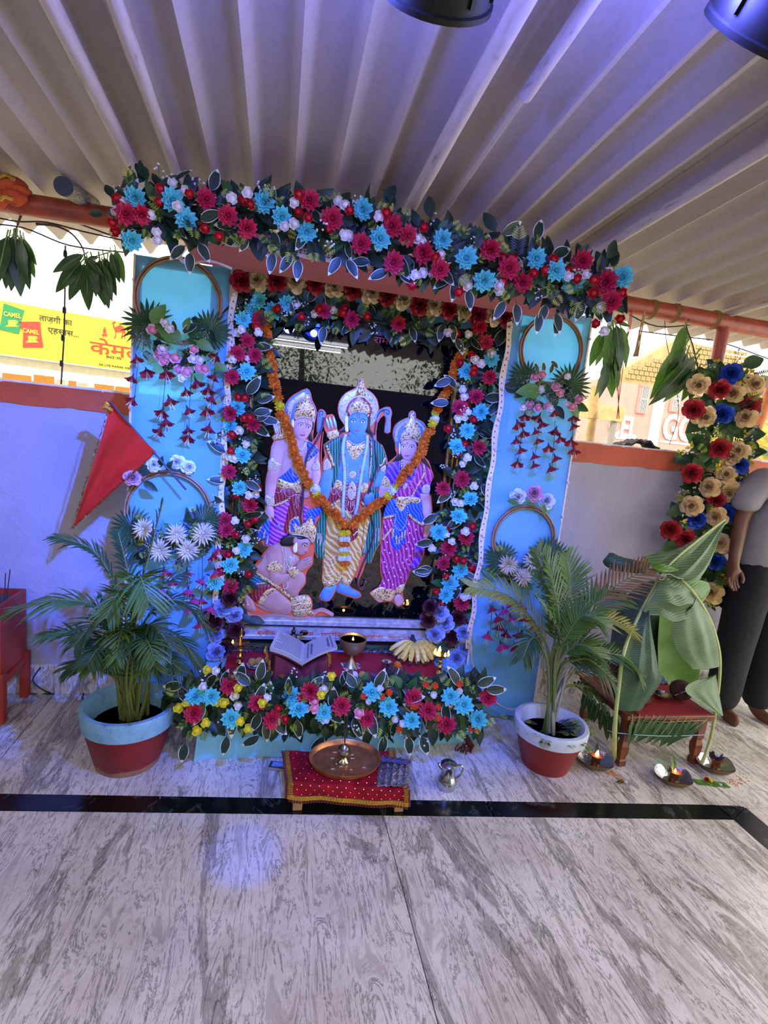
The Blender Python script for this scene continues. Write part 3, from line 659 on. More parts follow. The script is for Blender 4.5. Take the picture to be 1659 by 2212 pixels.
def panel(x0, x1, Y, z1, label, lace_side):
    g = thing('side_panel', label, 'panel', ((x0+x1)/2, Y, 0), 'blue cloth side panels')
    def fn(u, v):
        x = x0+(x1-x0)*u; z = .012+(z1-.012)*v
        return (x, Y+.0025*sin(u*9+v*3)+.002*sin(v*22), z), (0, 1, 0)
    M().slab(fn, 16, 40, .002).obj('sheer_cloth', sky_cloth, g)
    w_ = .022                                           # folded hems over the wooden frame, then the frame itself
    b = M()
    for a, c in ((x0, x0+w_), (x1-w_, x1)): b.box((a, Y+.006, .012), (c, Y+.034, z1), 0)
    b.box((x0+w_, Y+.006, z1-.03), (x1-w_, Y+.034, z1)); b.box((x0+w_, Y+.006, .012), (x1-w_, Y+.034, .05)); b.box((x0+w_, Y+.006, .83), (x1-w_, Y+.034, .86))
    b.obj('frame', hem_cloth, g, smooth=False)
    for s_, x in (('edge', x0), ('edge', x1)):
        M().box((x-.004, Y-.004, .01), (x+.004, Y+.006, z1+.002)).obj('hem_edge', lace, g, smooth=False)
    # lace ribbon with pearl studs hanging down the inner edge
    xl = x1 if lace_side > 0 else x0; pts_ = []
    for i in range(60):
        z = z1-.02-(z1-.4)*i/59; pts_.append(V((xl+lace_side*(.012+.006*sin(i*.7)), Y-.012-.004*sin(i*.5), z)))
    b = M()
    for i in range(59):
        p, q = pts_[i], pts_[i+1]; h = .012
        b.add([p+V((-h, 0, 0)), p+V((h, 0, 0)), q+V((h, 0, 0)), q+V((-h, 0, 0)), p+V((-h, .003, 0)), p+V((h, .003, 0)), q+V((h, .003, 0)), q+V((-h, .003, 0))],
              [(3, 2, 1, 0), (4, 5, 6, 7), (0, 4, 7, 3), (1, 2, 6, 5)], 0)
        b.box((p.x-.002, p.y-.002, p.z-.004), (p.x+.002, p.y, p.z+.003), 1)
    b.obj('lace_trim', [lace, lacedot], g, smooth=False)
    bd = None
    for i in range(12):
        p = pts_[3+i*5]+V((-lace_side*.004, -.008, 0))
        if bd is None: b = M(); b.ball((0, 0, 0), 1, 10, 7); bd = b.mesh('pearl_bead', pearl)
        put(bd, 'pearl_bead', g, p, None, .0075)
    for i in range(9):
        put(bd, 'pearl_bead', g, (x0 if lace_side > 0 else x1, Y-.008, z1-.1-i*.17), None, .0065)
    return g
YL, YR = 2.41, 2.36
panel(-.614, -.238, YL, 2.0, 'tall sheer sky blue cloth panel at the left of the shrine', 1)
panel(1.0, 1.395, YR, 2.025, 'tall sheer sky blue cloth panel at the right of the shrine', -1)
# twisted lace trail on the floor side of the right panel
b = M(); b.tube(smooth([P(x, y, 2.30-.004*i) for i, (x, y) in enumerate([(1017, 1390), (1020, 1430), (1035, 1470), (1052, 1500), (1075, 1520), (1100, 1532), (1122, 1530)])], 4), [.010+.004*sin(i*1.3) for i in range(25)], 6, flat=.4)
b.obj('lace_trail', lace, None, 'loose twisted lace ribbon trailing from the right blue panel towards the palm pot', 'ribbon')
# backdrop and platform
g = thing('altar_platform', 'low altar platform draped in light blue cloth, red cloth on top', 'platform', (.4, 2.3, 0))
a0, a1 = F(430, 1643), F(1030, 1600)
def fn(u, v):
    p = a0.lerp(a1, u); z = .292*(1-v); y = p.y+.004+.012*sin(u*17)*v*.5+.006*sin(u*41)*v
    return (p.x-.02*v*(u < .05), y-.01*v, max(z, .001)), (0, 1, 0)
M().slab(fn, 60, 8, .003).obj('front_drape', sky_solid, g)
def fn(u, v):
    x = -.25+1.29*u; y = a0.y+(a1.y-a0.y)*u+.002+(2.56-2.15)*v
    return (x, y, .294+.003*sin(u*20+v*7)), (0, 0, -1)
M().slab(fn, 40, 12, .02).obj('top_cloth', sky_solid, g)
M().box((-.22, 2.2, .0), (1.0, 2.55, .27)).obj('base_box', wood, g, smooth=False)
def fn(u, v):
    q = V((-.165+.99*u, 2.135+.06*u+(2.46-2.135-.06*u)*v, 0))
    return (q.x, q.y, .304+.002*sin(u*31+v*11)), (0, 0, -1)
M().slab(fn, 40, 12, .004).obj('red_cloth', redcl, g)
b = M()                                                 # silver sequin border of the red cloth
for k in range(260):
    u = R(0, 1); side = random.choice((0, 1, 2)); x, y = (-.165+.99*u, 2.13+.06*u-R(0, .02)) if side == 0 else ((-.17-R(0, .03), R(2.15, 2.44)) if side == 1 else (.83+R(0, .04), R(2.2, 2.44)))
    b.octa((x, y, .302+R(0, .004)), R(.003, .006))
b.obj('sequin_border', mat('silver_sequin', 'b9c2cf', .25, 1), g, smooth=False); b = M()
for k in range(160):
    p = P(R(780, 880), R(1385, 1410), 2.45) if k < 90 else P(R(530, 600), R(1378, 1402), 2.45); b.octa((p.x, 2.452+R(-.02, .02), .306+R(0, .018)), R(.004, .008))
b.obj('crumpled_foil', mat('silver_foil', 'aab4c8', .25, 1), g, kind='stuff', smooth=False)
def fn(u, v):
    x = -.34+1.49*u; z = .28+(2.1-.28)*v
    return (x, 2.585+.006*sin(u*40)+.004*sin(u*17+v*3), z), (0, 1, 0)
M().slab(fn, 90, 6, .002).obj('backdrop_curtain', sky_solid, None, 'light blue curtain hanging behind the framed picture', 'curtain')
b = M(); b.tube([P(1006, 1590, 2.12), P(1018, 1612, 2.1), P(1010, 1630, 2.08)], [.012, .016, .006], 6)
for k in range(14):
    p = V((F(1010, 1634).x+R(-.03, .03), 2.085+R(-.02, .02), .0)); b.tube([p+V((0, 0, .03)), p+V((R(-.02, .02), R(-.02, .02), .004))], .003, 4)
b.obj('maroon_tassel', mat('maroon_fringe', '4c1019', .8), g)
# canopy board with salmon cloth and lace
g = thing('canopy_board', 'salmon cloth covered canopy board with cream lace along its front', 'canopy', (.4, 2.2, 1.975))
M().box((-.37, 2.0, 1.975), (1.17, 2.30, 2.03), bev=.006).obj('salmon_cover', salmon, g, smooth=False)
b = M()
for i in range(110):
    x = -.365+1.53*i/110; b.box((x, 1.992, 1.972+.002*sin(i)), (x+1.53/110, 1.999, 2.008+.002*sin(i*.8)), 0)
    b.box((x+.002, 1.990, 1.992), (x+.009, 1.993, 1.996), 1); b.box((x+.002, 1.990, 1.984), (x+.009, 1.993, 1.987), 1)
b.obj('lace_trim', [lace, lacedot], g, smooth=False)
b = M(); b.tube(smooth([P(385, 545, 2.0), P(392, 562, 1.99), P(410, 570, 1.985), P(440, 563, 1.99), P(470, 568, 2.0), P(500, 580, 2.0)], 5), .012, 6, flat=.35); b.obj('lace_loop', lace, g)
for x in (-.2, .97): M().box((x-.012, 2.555, .0), (x+.012, 2.58, 1.985)).obj('support_post', wood, g, smooth=False)
# ------------------------------------------------------------------ the framed picture
PY = 2.49
glass = NT('black_backed_glass'); glass.b.inputs['Base Color'].default_value = lin('07070a'); glass.b.inputs['Roughness'].default_value = .015; glass.b.inputs['Specular IOR Level'].default_value = .65
glass.b.inputs['Coat Weight'].default_value = .6; glass.b.inputs['Coat Roughness'].default_value = .01; glass = glass.m
goldf = mat('gilt_frame', 'b98a3c', .3, .9, var=.3, vs=60); blackf = mat('black_frame_inlay', '0e0c0d', .3); silverf = NT('silver_frame'); _c = silverf.coord((1, 1, 1)); silverf.base(silverf.ramp(silverf.noise(_c, 40, 4), [(.3, '9ea4ae'), (.7, 'd4d9e0')])); silverf.b.inputs['Metallic'].default_value = .4; silverf.b.inputs['Roughness'].default_value = .28; silverf.bump(silverf.noise(_c, 150, 2), .2, .003); silverf = silverf.m
g = PIC = thing('framed_picture', 'large dark glass picture in a gilt and silver frame with four raised painted figures', 'picture', (.34, PY, .34))
x0, x1, z0, z1 = -.125, .80, .47, 1.83
M().box((x0-.06, PY, .36), (x1+.06, PY+.03, z1+.06)).obj('back_board', wood, g, smooth=False)
M().box((x0-.001, PY-.004, z0-.02), (x1+.001, PY-.0005, z1+.001)).obj('glass_pane', glass, g, smooth=False)
def rail(x, s_):
    b = M()
    for o, w_, d, mi in ((0, .012, .02, 0), (.012, .018, .012, 1), (.03, .006, .02, 0), (.036, .016, .014, 1), (.052, .008, .024, 0)):
        a, c = sorted((x+s_*o, x+s_*(o+w_))); b.box((a, PY-d, .37), (c, PY-.001, z1+.05), mi)
    for k in range(120): b.octa((x+s_*.002, PY-.021, .48+k*.0112), .0035, 2)
    b.obj('frame_rail', [goldf, blackf, silverf], g, smooth=False)
rail(x0, -1); rail(x1, 1)
b = M(); b.box((x0-.06, PY-.02, z1), (x1+.06, PY-.001, z1+.06)); b.obj('frame_rail', [blackf], g, smooth=False)
b = M()
for za, zb, d, mi in ((.455, .475, .018, 0), (.437, .455, .026, 0), (.425, .437, .02, 1), (.385, .425, .034, 0), (.37, .385, .042, 0), (.345, .37, .03, 1)):
    b.box((x0-.06, PY-d, za), (x1+.06, PY-.001, zb), mi)
b.obj('silver_bottom_rail', [silverf, blackf], g, smooth=False, label='broad silver moulding along the bottom of the frame')
ltr = mat('orange_lettering', 'd8480c', .5); ltr2 = mat('red_lettering', 'c0301c', .5)
for s_, px, py, w_ in (('ब्लॉक', 555, 1371, 38), ('हाऊस', 647, 1373, 30), ('एसोिसएशन', 693, 1375, 83), ('आमला', 783, 1380, 45), ('द्वारा', 838, 1383, 28), ('भेंट', 872, 1385, 24)):
    p = P(px, py, PY-.035); text(s_, p, (1, 0, 0), (0, 0, 1), .021, ltr, 'lettering', g, width=psz(w_, p))
for s_, px, py, w_, h in (('सीता राम', 755, 733, 86, .03), ('पुराना थाना', 828, 710, 72, .022)):
    p = P(px, py, PY-.005); text(s_, p, (1, 0, 0), (0, 0, 1), h, ltr2, 'lettering', g, width=psz(w_, p))
# ------------------------------------------------------------------ the four raised figures
CR = dict(A=(545, 830, 10.369), B=(545, 1000, 10.369), C=(680, 810, 9.217), D=(680, 1000, 9.217), E=(670, 1140, 9.217), F=(800, 880, 10.369), G=(790, 1060, 8.506), H=(515, 1110, 7.9))
def cc(s):                                          # "A:x,y x,y B:x,y" -> picture points
    out = []; k = 'A'
    for w_ in s.split():
        if w_[1:2] == ':': k = w_[0]; w_ = w_[2:]
        a, c = w_.split(','); o = CR[k]; out.append((o[0]+float(a)/o[2], o[1]+float(c)/o[2]))
    return out
YFIG = PY-.006
def relief(b, poly, layer, dome=.006, mi=0, sm=3, cap=11):
    q = smooth([(x, y, 0) for x, y in poly], sm, True) if sm > 1 else [V((x, y, 0)) for x, y in poly]
    q = [V((p.x, p.y)) for p in q]; n = len(q)
    xs = [p.x for p in q]; ys = [p.y for p in q]; st = max(1.6, min(max(xs)-min(xs), max(ys)-min(ys))/9)
    def dist(p):
        d = 1e9
        for i in range(n):
            a, c = q[i], q[(i+1) % n]; e = c-a; t = max(0, min(1, (p-a).dot(e)/max(e.length_squared, 1e-9))); d = min(d, (p-a-e*t).length)
        return d
    def inside(p):
        r_ = False; j = n-1
        for i in range(n):
            if (q[i].y > p.y) != (q[j].y > p.y) and p.x < (q[j].x-q[i].x)*(p.y-q[i].y)/(q[j].y-q[i].y)+q[i].x: r_ = not r_
            j = i
        return r_
    ins = []; y = min(ys)+st/2
    while y < max(ys):
        x = min(xs)+st/2
        while x < max(xs):
            p = V((x+R(-.1, .1)*st, y+R(-.1, .1)*st))
            if inside(p) and dist(p) > st*.45: ins.append(p)
            x += st
        y += st
    vs, es, fs, _, _, _ = delaunay_2d_cdt(q+ins, [(i, (i+1) % n) for i in range(n)], [], 1, 1e-4)
    out = []
    for p in vs:
        d = min(dist(p)/cap, 1); h = dome*sqrt(max(0, 1-(1-d)**2)) if d > .02 else 0
        out.append(P(p.x, p.y, YFIG-layer-h))
    f2 = []
    for f in fs:
        a, c, e = (vs[k] for k in f[:3]); f2.append(tuple(f) if (c-a).cross(e-a) < 0 else tuple(reversed(f)))
    # faces must look at -Y: image y runs down, so counter-clockwise in the picture faces the viewer
    b.add(out, f2, mi)
    fr = [P(p.x, p.y, YFIG-layer) for p in q]; bk = [P(p.x, p.y, YFIG+.001) for p in q]
    b.add(fr+bk, [(i, (i+1) % n, n+(i+1) % n, n+i) for i in range(n)], mi)
def stroke(b, poly, wpx, layer, mi=0, sm=4, taper=False, seg=5):
    q = smooth([(x, y, 0) for x, y in poly], sm) if len(poly) > 2 else [V((x, y, 0)) for x, y in poly]
    ps = [P(p.x, p.y, YFIG-layer) for p in q]; n = len(ps); r_ = psz(wpx/2, ps[0])
    b.tube(ps, [r_*(sin(pi*(.08+.84*i/(n-1))) if taper else 1) for i in range(n)], seg, mi)
def pearls(b, poly, wpx, layer, mi=0, step=1.0):
    q = smooth([(x, y, 0) for x, y in poly], 8); acc = 0; last = q[0]
    for p in q:
        acc += (p-last).length; last = p
        if acc >= wpx*step:
            acc = 0; c = P(p.x, p.y, YFIG-layer); b.octa(c, psz(wpx/2, c)*1.15, mi)
def ell(cx, cy, rx, ry, n=12, tilt=0.0):
    return [(cx+rx*cos(2*pi*k/n)*cos(tilt)-ry*sin(2*pi*k/n)*sin(tilt), cy+rx*cos(2*pi*k/n)*sin(tilt)+ry*sin(2*pi*k/n)*cos(tilt)) for k in range(n)]
def folds(name, dark, mid, light_, scale, rot, dist=6):
    t = NT(name); _c = t.coord((1, .01, 1), (0, rot, 0)); x = t.t.nodes.new('ShaderNodeTexWave'); t.l(_c, x.inputs[0]); x.bands_direction = 'X'
    x.inputs['Scale'].default_value = scale; x.inputs['Distortion'].default_value = dist; x.inputs['Detail'].default_value = 2; x.inputs['Detail Scale'].default_value = .8
    t.base(t.ramp(x.outputs['Fac'], [(0, dark), (.35, mid), (.75, mid), (1, light_)])); t.b.inputs['Roughness'].default_value = .4; t.b.inputs['Specular IOR Level'].default_value = .3; return t.m
def ornate(name, cols, scale=150):
    t = NT(name); _c = t.coord((1, .01, 1)); x = t.t.nodes.new('ShaderNodeTexVoronoi'); t.l(_c, x.inputs[0]); x.inputs['Scale'].default_value = scale*1.6
    r_ = t.ramp(x.outputs['Distance'], [(0, cols[0]), (.16, cols[0]), (.22, cols[1]), (.42, cols[2]), (.62, cols[1]), (.8, cols[3])]); t.base(r_); t.b.inputs['Roughness'].default_value = .35; t.b.inputs['Metallic'].default_value = .15; return t.m
def skinm(name, c1, c2, sc=7):
    t = NT(name); _c = t.coord(); t.base(t.ramp(t.noise(_c, sc, 2), [(.35, c1), (.65, c2)])); t.b.inputs['Roughness'].default_value = .4; t.b.inputs['Specular IOR Level'].default_value = .3; return t.m
K = dict(skin=skinm('painted_fair_skin', 'c08f8c', 'd8b2ac'), blue=skinm('painted_blue_skin', '4a82d0', '6ba2e4'), fur=skinm('painted_tan_skin', 'a87a70', 'c49c90'),
 gold=ornate('painted_gold_jewellery', ['6a1c30', 'c8a455', 'ecdcae', '5c3f18'], 110), silver=ornate('painted_silver_jewellery', ['28356a', 'd8d4cc', 'b89a58', '5a4630'], 120), rim=mat('painted_blue_halo', '50759c', .4),
 tooth=ornate('painted_halo_pattern', ['30406a', 'd9d0b4', 'ac924e', '4f7aa2'], 110), hair=mat('painted_black_hair', '120f14', .4), black=mat('painted_outline', '15101a', .4), white=mat('painted_white', 'eeeaf0', .4),
 sash=folds('painted_blue_sash', '12309a', '2352cc', '5a8af0', 22, .6), purple=folds('painted_purple_dhoti', '6a1a80', 'a03cb8', 'd08ae0', 17, 1.1, 4), red=folds('painted_maroon_wrap', '5a1020', '8a2434', 'a84a50', 20, .2),
 yellow=folds('painted_yellow_dhoti', 'ae8038', 'cfa850', 'ecd8a0', 13, .75, 9), greencl=folds('painted_green_shawl', '0c3c34', '1c6a54', '5aa088', 26, .12, 3), magenta=folds('painted_magenta_sari', '7c1650', 'a8307c', 'd272b4', 16, .35, 6), violet=folds('painted_violet_blouse', '4c1c90', '6c34b4', '9a70d8', 12, .8),
 orange=mat('salmon_cut_edge', 'e0603c', .6), lip=mat('painted_lips', 'b84a62', .4), teal=folds('painted_teal_cloth', '0e3a58', '1e6488', '4a98b0', 24, 1.2), flowerp=mat('painted_pink_rosette', 'b8408c', .5), pale=ornate('painted_pale_garland', ['8ab4e4', 'b8d8f4', '9cc6ee', '6aa0d8'], 190), steel=mat('painted_bow_blue', '6a86bc', .4), dark=mat('painted_bow_wood', '3a2040', .35), redl=mat('painted_red_mark', 'a01c24', .5))
class Fig:
    """one raised figure: a cut-out board (the part) and painted relief pieces (its sub-parts)"""
    def __init__(s, label, outline):
        b = M(); relief(b, outline, .003, .0, 0, 2); s.o = b.obj('raised_figure', K['orange'], PIC, label, smooth=False); s.n = 0
    def part(s, name, *specs, base=.006):
        """spec: (material, 'r'/'s'/'p', points, extra, layer, dome)"""
        if name in ('jewellery', 'shawl', 'mace', 'quiver') and len(specs) > 1:
            for sp in specs: o = s.part(name, sp, base=base)
            return o
        b = M(); mats = []
        for sp in specs:
            mk, kind, pp = sp[0], sp[1], sp[2]; pp = cc(pp) if isinstance(pp, str) else pp
            if K[mk] not in mats: mats.append(K[mk])
            mi = mats.index(K[mk]); ex = sp[3] if len(sp) > 3 else None; ly = base+(sp[4] if len(sp) > 4 else 0)
            if kind == 'r': relief(b, pp, ly, sp[5] if len(sp) > 5 else .006, mi, 3 if len(pp) > 4 else 2, ex or 11)
            elif kind == 's': stroke(b, pp, ex or 2, ly, mi)
            elif kind == 't': stroke(b, pp, ex or 2, ly, mi, taper=True)
            elif kind == 'p': pearls(b, pp, ex or 2, ly, mi)
        return b.obj(name, mats, s.o)
    def face(s, e1, e2, ew, nose, mouth, mw, tilt=0.0, mark=None, base=.017, skin='skin', deep=.0):
        b = M(); mats = [K['white'], K['black'], K['lip'], K['redl'], K['hair']]
        for ex, ey in (e1, e2):
            relief(b, ell(ex, ey, ew, ew*.42, 10, tilt), base, .0006, 0, 2); relief(b, ell(ex+ew*.06, ey-.1, ew*.36, ew*.38, 8), base+.0012, .0004, 1, 2)
            stroke(b, [(ex-ew*1.15, ey+ew*.12), (ex-ew*.3, ey-ew*.5), (ex+ew*.5, ey-ew*.42), (ex+ew*1.2, ey+ew*.1)], .8, base+.001, 1)
            stroke(b, [(ex-ew*1.35, ey-ew*.75), (ex-ew*.2, ey-ew*1.4), (ex+ew*.7, ey-ew*1.25), (ex+ew*1.35, ey-ew*.6)], 1.0, base, 4)
        nx, ny = nose; stroke(b, [(nx-1.9, ny-.6), (nx-1.2, ny+.6), (nx, ny+.9), (nx+1.4, ny+.5), (nx+1.9, ny-.6)], .6, base+.0005, 3)
        mx_, my = mouth
        relief(b, [(mx_-mw, my-.8), (mx_-mw*.4, my-1.5), (mx_, my-1.0), (mx_+mw*.4, my-1.5), (mx_+mw, my-.7), (mx_+mw*.45, my+1.6), (mx_-mw*.35, my+1.6)], base, .0015, 2, 2)
        stroke(b, [(mx_-mw*1.05, my-.9), (mx_, my-.1), (mx_+mw*1.05, my-.8)], .5, base+.0018, 3)
        if mark: stroke(b, mark, .9, base, 3)
        return b.obj('painted_features', mats, s.o)
# --- left archer
f = Fig('fair crowned archer figure with purple dhoti and blue sash, left in the picture', cc('A:700,600 750,430 850,290 1000,190 1220,90 1310,190 1340,340 1410,480 1450,640 1400,880 1360,1260 1470,1080 1440,1060 1460,640 1550,555 1640,620 1650,760 1560,1060 1510,1480 1540,1860 B:1560,260 1500,560 1480,800 1560,1000 1400,1400 1100,1420 900,1560 560,1830 270,1860 170,1700 70,1630 150,1330 250,1180 280,940 290,420 340,180 A:340,1860 390,1640 420,1400 480,1270 430,1190 500,1100 430,820 530,730 640,790 700,900'))
f.part('crown', ('rim', 'r', 'A:720,600 760,440 860,310 1000,210 1200,115 1250,110 1300,200 1320,340 1390,480 1430,640 1420,760 1390,860 1340,800 1100,740 940,800 880,900 840,880 820,700', 6, 0, .003),
       ('tooth', 'r', 'A:770,600 800,450 900,340 1150,180 1200,330 1060,370 940,460 880,600 860,760 820,700', 4, .003, .002),
       ('gold', 'r', 'A:930,760 950,600 1000,480 1060,390 1160,340 1180,230 1240,180 1290,280 1300,360 1370,480 1405,620 1400,740 1385,850 1340,790 1240,745 1100,738 990,775', 14, .004, .009),
       ('silver', 's', 'A:960,780 1100,735 1240,745 1340,795 1385,860', 3.2, .013), ('silver', 's', 'A:1140,340 1300,350', 2.5, .012), ('redl', 'r', ell(664, 888, 1.6, 2.2, 8), 3, .0125, .001))
f.part('hair', ('hair', 'r', 'A:930,800 1000,745 1340,790 1380,870 1370,1000 1330,1060 1350,1270 1270,1260 1230,1190 940,1020', 8, .002, .004))
f.part('body', ('skin', 'r', 'A:1010,1200 1200,1240 1330,1310 1470,1430 1490,1700 B:1500,160 1320,440 1000,460 590,360 640,100 A:690,1600 640,1280 800,1215', 16, .001, .007))
f.part('face', ('skin', 'r', 'A:955,810 1040,758 1160,746 1290,762 1340,805 1345,900 1335,985 1300,1080 1240,1180 1170,1240 1100,1265 1020,1230 950,1140 920,1040 930,900', 18, .005, .008))
f.face((650, 919), (666.5, 923.5), 4.6, (656, 933.5), (654, 940), 6, .12, cc('A:1190,790 1195,870 1215,890 1245,870 1250,790'), base=.0205)
f.part('arm', ('skin', 'r', 'A:740,1270 640,1250 500,1290 430,1400 400,1640 350,1866 B:350,180 300,420 290,720 300,950 270,1100 260,1200 330,1260 420,1320 460,1320 440,1240 480,1230 490,1100 460,960 490,750 540,520 590,260 640,100 A:650,1800 690,1650 760,1500', 9, .005, .008))
f.part('arm', ('skin', 'r', 'A:1470,1500 1490,1700 1520,1866 B:1530,200 1530,300 1480,480 1440,600 1290,640 1290,740 1250,775 1180,780 1130,720 1100,640 1110,580 1230,540 1310,350 1330,100', 7, .006, .007))
f.part('sash', ('sash', 'r', 'B:880,60 900,150 1040,330 960,420 880,440 760,410 590,350 680,270 800,160', 6, .007, .005), ('sash', 'r', 'A:1230,1290 1370,1350 1490,1480 1440,1560 1250,1750 1180,1850 1170,1700 1220,1500', 6, .007, .005), ('gold', 's', 'A:1450,1400 1300,1600 1210,1800', 3, .013))
f.part('red_wrap', ('red', 'r', 'B:555,530 700,570 880,590 1010,680 1130,720 1150,900 1060,1000 1060,1340 950,1330 800,1600 700,1560 760,1200 830,820 490,1000 490,760', 12, .003, .006), ('gold', 's', 'B:490,960 640,900 850,790', 6, .01), ('white', 'p', 'B:500,640 600,665 690,590 730,700 830,760 980,710 1130,750', 1.6, .011), ('white', 'p', 'B:980,740 950,960', 1.8, .011), ('white', 'p', 'B:1010,740 990,1010', 1.8, .011), ('white', 'p', 'B:1030,740 1040,980', 1.8, .011))
f.part('dhoti', ('purple', 'r', 'B:480,1010 830,830 790,1080 740,1300 700,1540 800,1560 800,1600 640,1700 570,1790 480,1810 380,1820 390,1340 480,1240', 12, .002, .008), ('purple', 'r', 'B:1150,960 1270,1020 1200,1300 1150,1310', 5, .002, .004))
f.part('hanging_cloth', ('sash', 'r', 'B:1160,1130 1250,1050 1370,1020 1480,980 1560,1000 1540,1130 1420,1230 1400,1370 1340,1340 1230,1300', 5, .003, .005))
f.part('hanging_cloth', ('sash', 'r', 'B:250,1210 390,1300 380,1560 360,1830 280,1830 280,1740 180,1680 90,1620 110,1500 170,1330', 6, .002, .005), ('gold', 's', 'B:200,1420 130,1560', 5, .008), ('gold', 's', 'B:290,1480 250,1680', 4, .008), ('gold', 's', 'B:350,1640 320,1820', 4, .008))
f.part('jewellery', ('gold', 'r', 'B:590,350 760,415 900,450 1010,400 1090,430 1090,600 1020,690 900,590 760,580 560,530', 6, .008, .004), ('silver', 'r', 'A:360,1720 440,1640 540,1740 640,1780 640,1866 B:620,110 540,170 430,170 370,170 350,100', 5, .013, .003), ('silver', 'r', 'A:1340,1840 1460,1700 1510,1780 1520,1866 B:1520,150 1420,180 1330,150', 5, .013, .003), ('silver', 'r', 'B:295,720 400,760 490,750 480,960 300,950', 5, .013, .003),
       ('silver', 'r', 'A:1030,1420 1120,1370 1190,1260 1215,1330 1180,1430 1090,1510 1045,1480', 4, .011, .003), ('white', 'p', 'A:770,1190 790,1400 850,1650 900,1850 B:900,250 960,310 1040,300', 2.3, .014), ('white', 'p', 'A:830,1250 860,1450 930,1700 B:960,120 1000,280', 2, .013), ('white', 'p', 'A:1215,1270 1200,1450 1140,1700', 2, .013), ('white', 'r', 'A:880,800 930,790 935,920 910,970 870,900', 3, .01, .003),
       ('gold', 'r', ell(637, 1137, 15, 24, 14), 5, .006, .003), ('sash', 'r', ell(637, 1138, 10, 18, 12), 5, .009, .002), ('gold', 'r', ell(637, 1137, 4, 6, 8), 3, .011, .002))
f.part('bow', ('steel', 'r', 'A:1470,800 1480,640 1550,575 1620,630 1625,740 1560,1000 1510,1050 1455,1070', 5, .004, .004), ('dark', 's', 'A:1600,740 1540,1050 1380,1360 1240,1560 1180,1850 B:1150,450 1140,620 1120,900 1080,1200 1100,1380', 5, .014), ('black', 's', 'A:1520,720 1500,640 1550,600 1590,650 1560,690 1535,660', 1.2, .009), ('orange', 's', 'A:1590,1060 1545,1480 B:1560,250', 2.2, .006))
f.part('quiver', ('gold', 'r', 'A:440,1180 520,1120 720,1090 760,1180 600,1240 470,1230', 5, .003, .004), *[('white', 't', 'A:%d,%d %d,%d %d,%d' % q, 5.5, .003) for q in ((455, 820, 500, 960, 540, 1110), (505, 755, 545, 920, 580, 1110), (570, 745, 600, 920, 630, 1110), (635, 800, 660, 940, 690, 1100))])
f.part('arrow', ('black', 's', 'B:430,1230 560,1390', 1.6, .012), ('steel', 'r', 'B:540,1400 610,1360 620,1430 700,1540 590,1450', 3, .011, .002))
# --- central figure
f = Fig('blue skinned crowned figure with green shawl and yellow dhoti, centre of the picture', cc('C:590,1010 490,860 455,660 500,490 610,355 770,275 840,225 860,140 940,55 990,150 1005,225 1050,290 1150,360 1245,490 1280,660 1290,690 1400,635 1500,645 1540,760 1515,880 1505,1140 1380,1140 1410,900 1370,810 1250,960 1230,1300 1350,1400 1450,1700 1430,1843 D:1430,250 1340,480 1290,560 1280,800 1320,1000 1320,1600 E:1400,310 1310,450 1210,700 1110,700 1060,860 960,1080 1000,1180 1060,1160 1080,1060 1120,1080 1060,1230 960,1200 920,1000 870,1000 790,1140 840,1200 980,1270 1020,1360 930,1410 800,1390 540,1290 520,1250 400,1450 280,1465 180,1400 200,1300 280,1170 230,1050 250,620 140,600 80,440 80,260 120,40 D:120,900 60,620 80,460 150,200 C:150,1740 200,1600 170,1390 300,1290 230,1160 170,1000 210,820 290,790 380,800 450,1080 500,1180 490,1100'))
f.part('shawl', ('greencl', 'r', 'C:550,1240 430,1250 320,1310 190,1400 220,1500 280,1650 350,1780 D:350,60 360,200 340,480 450,330 500,0 C:500,1700 520,1400', 9, .003, .006), ('greencl', 'r', 'C:1100,1250 1220,1310 1330,1400 1400,1560 1430,1700 1410,1800 1300,1843 D:1300,100 1240,210 1230,350 1080,330 1080,0 C:1100,1500', 9, .003, .006),
       ('gold', 's', 'C:230,1400 290,1560 350,1720 D:370,60', 7, .007), ('gold', 's', 'C:1400,1650 1330,1780 D:1290,60', 6, .008), ('gold', 's', 'C:1130,1300 1130,1600 D:1110,50 1090,300', 3.5, .009),
       ('greencl', 'r', 'D:140,950 210,900 260,1050 220,1300 210,1500 E:300,300 290,600 150,580 100,450 90,260 130,60', 9, .001, .005), ('greencl', 'r', 'D:1080,1080 1200,900 1300,950 1300,1590 E:1390,300 1300,440 1200,690 1110,680 1110,520 1030,560 1060,400 1140,60', 9, .001, .005), *[('silver', 's', q, 3, .006) for q in ('D:60,1400 50,1600', 'D:120,1400 100,1650', 'E:180,100 170,230', 'E:230,180 200,340', 'E:280,250 250,500', 'E:1100,250 1080,500', 'D:1220,1300 1200,1600', 'D:1270,1300 1270,1560')])
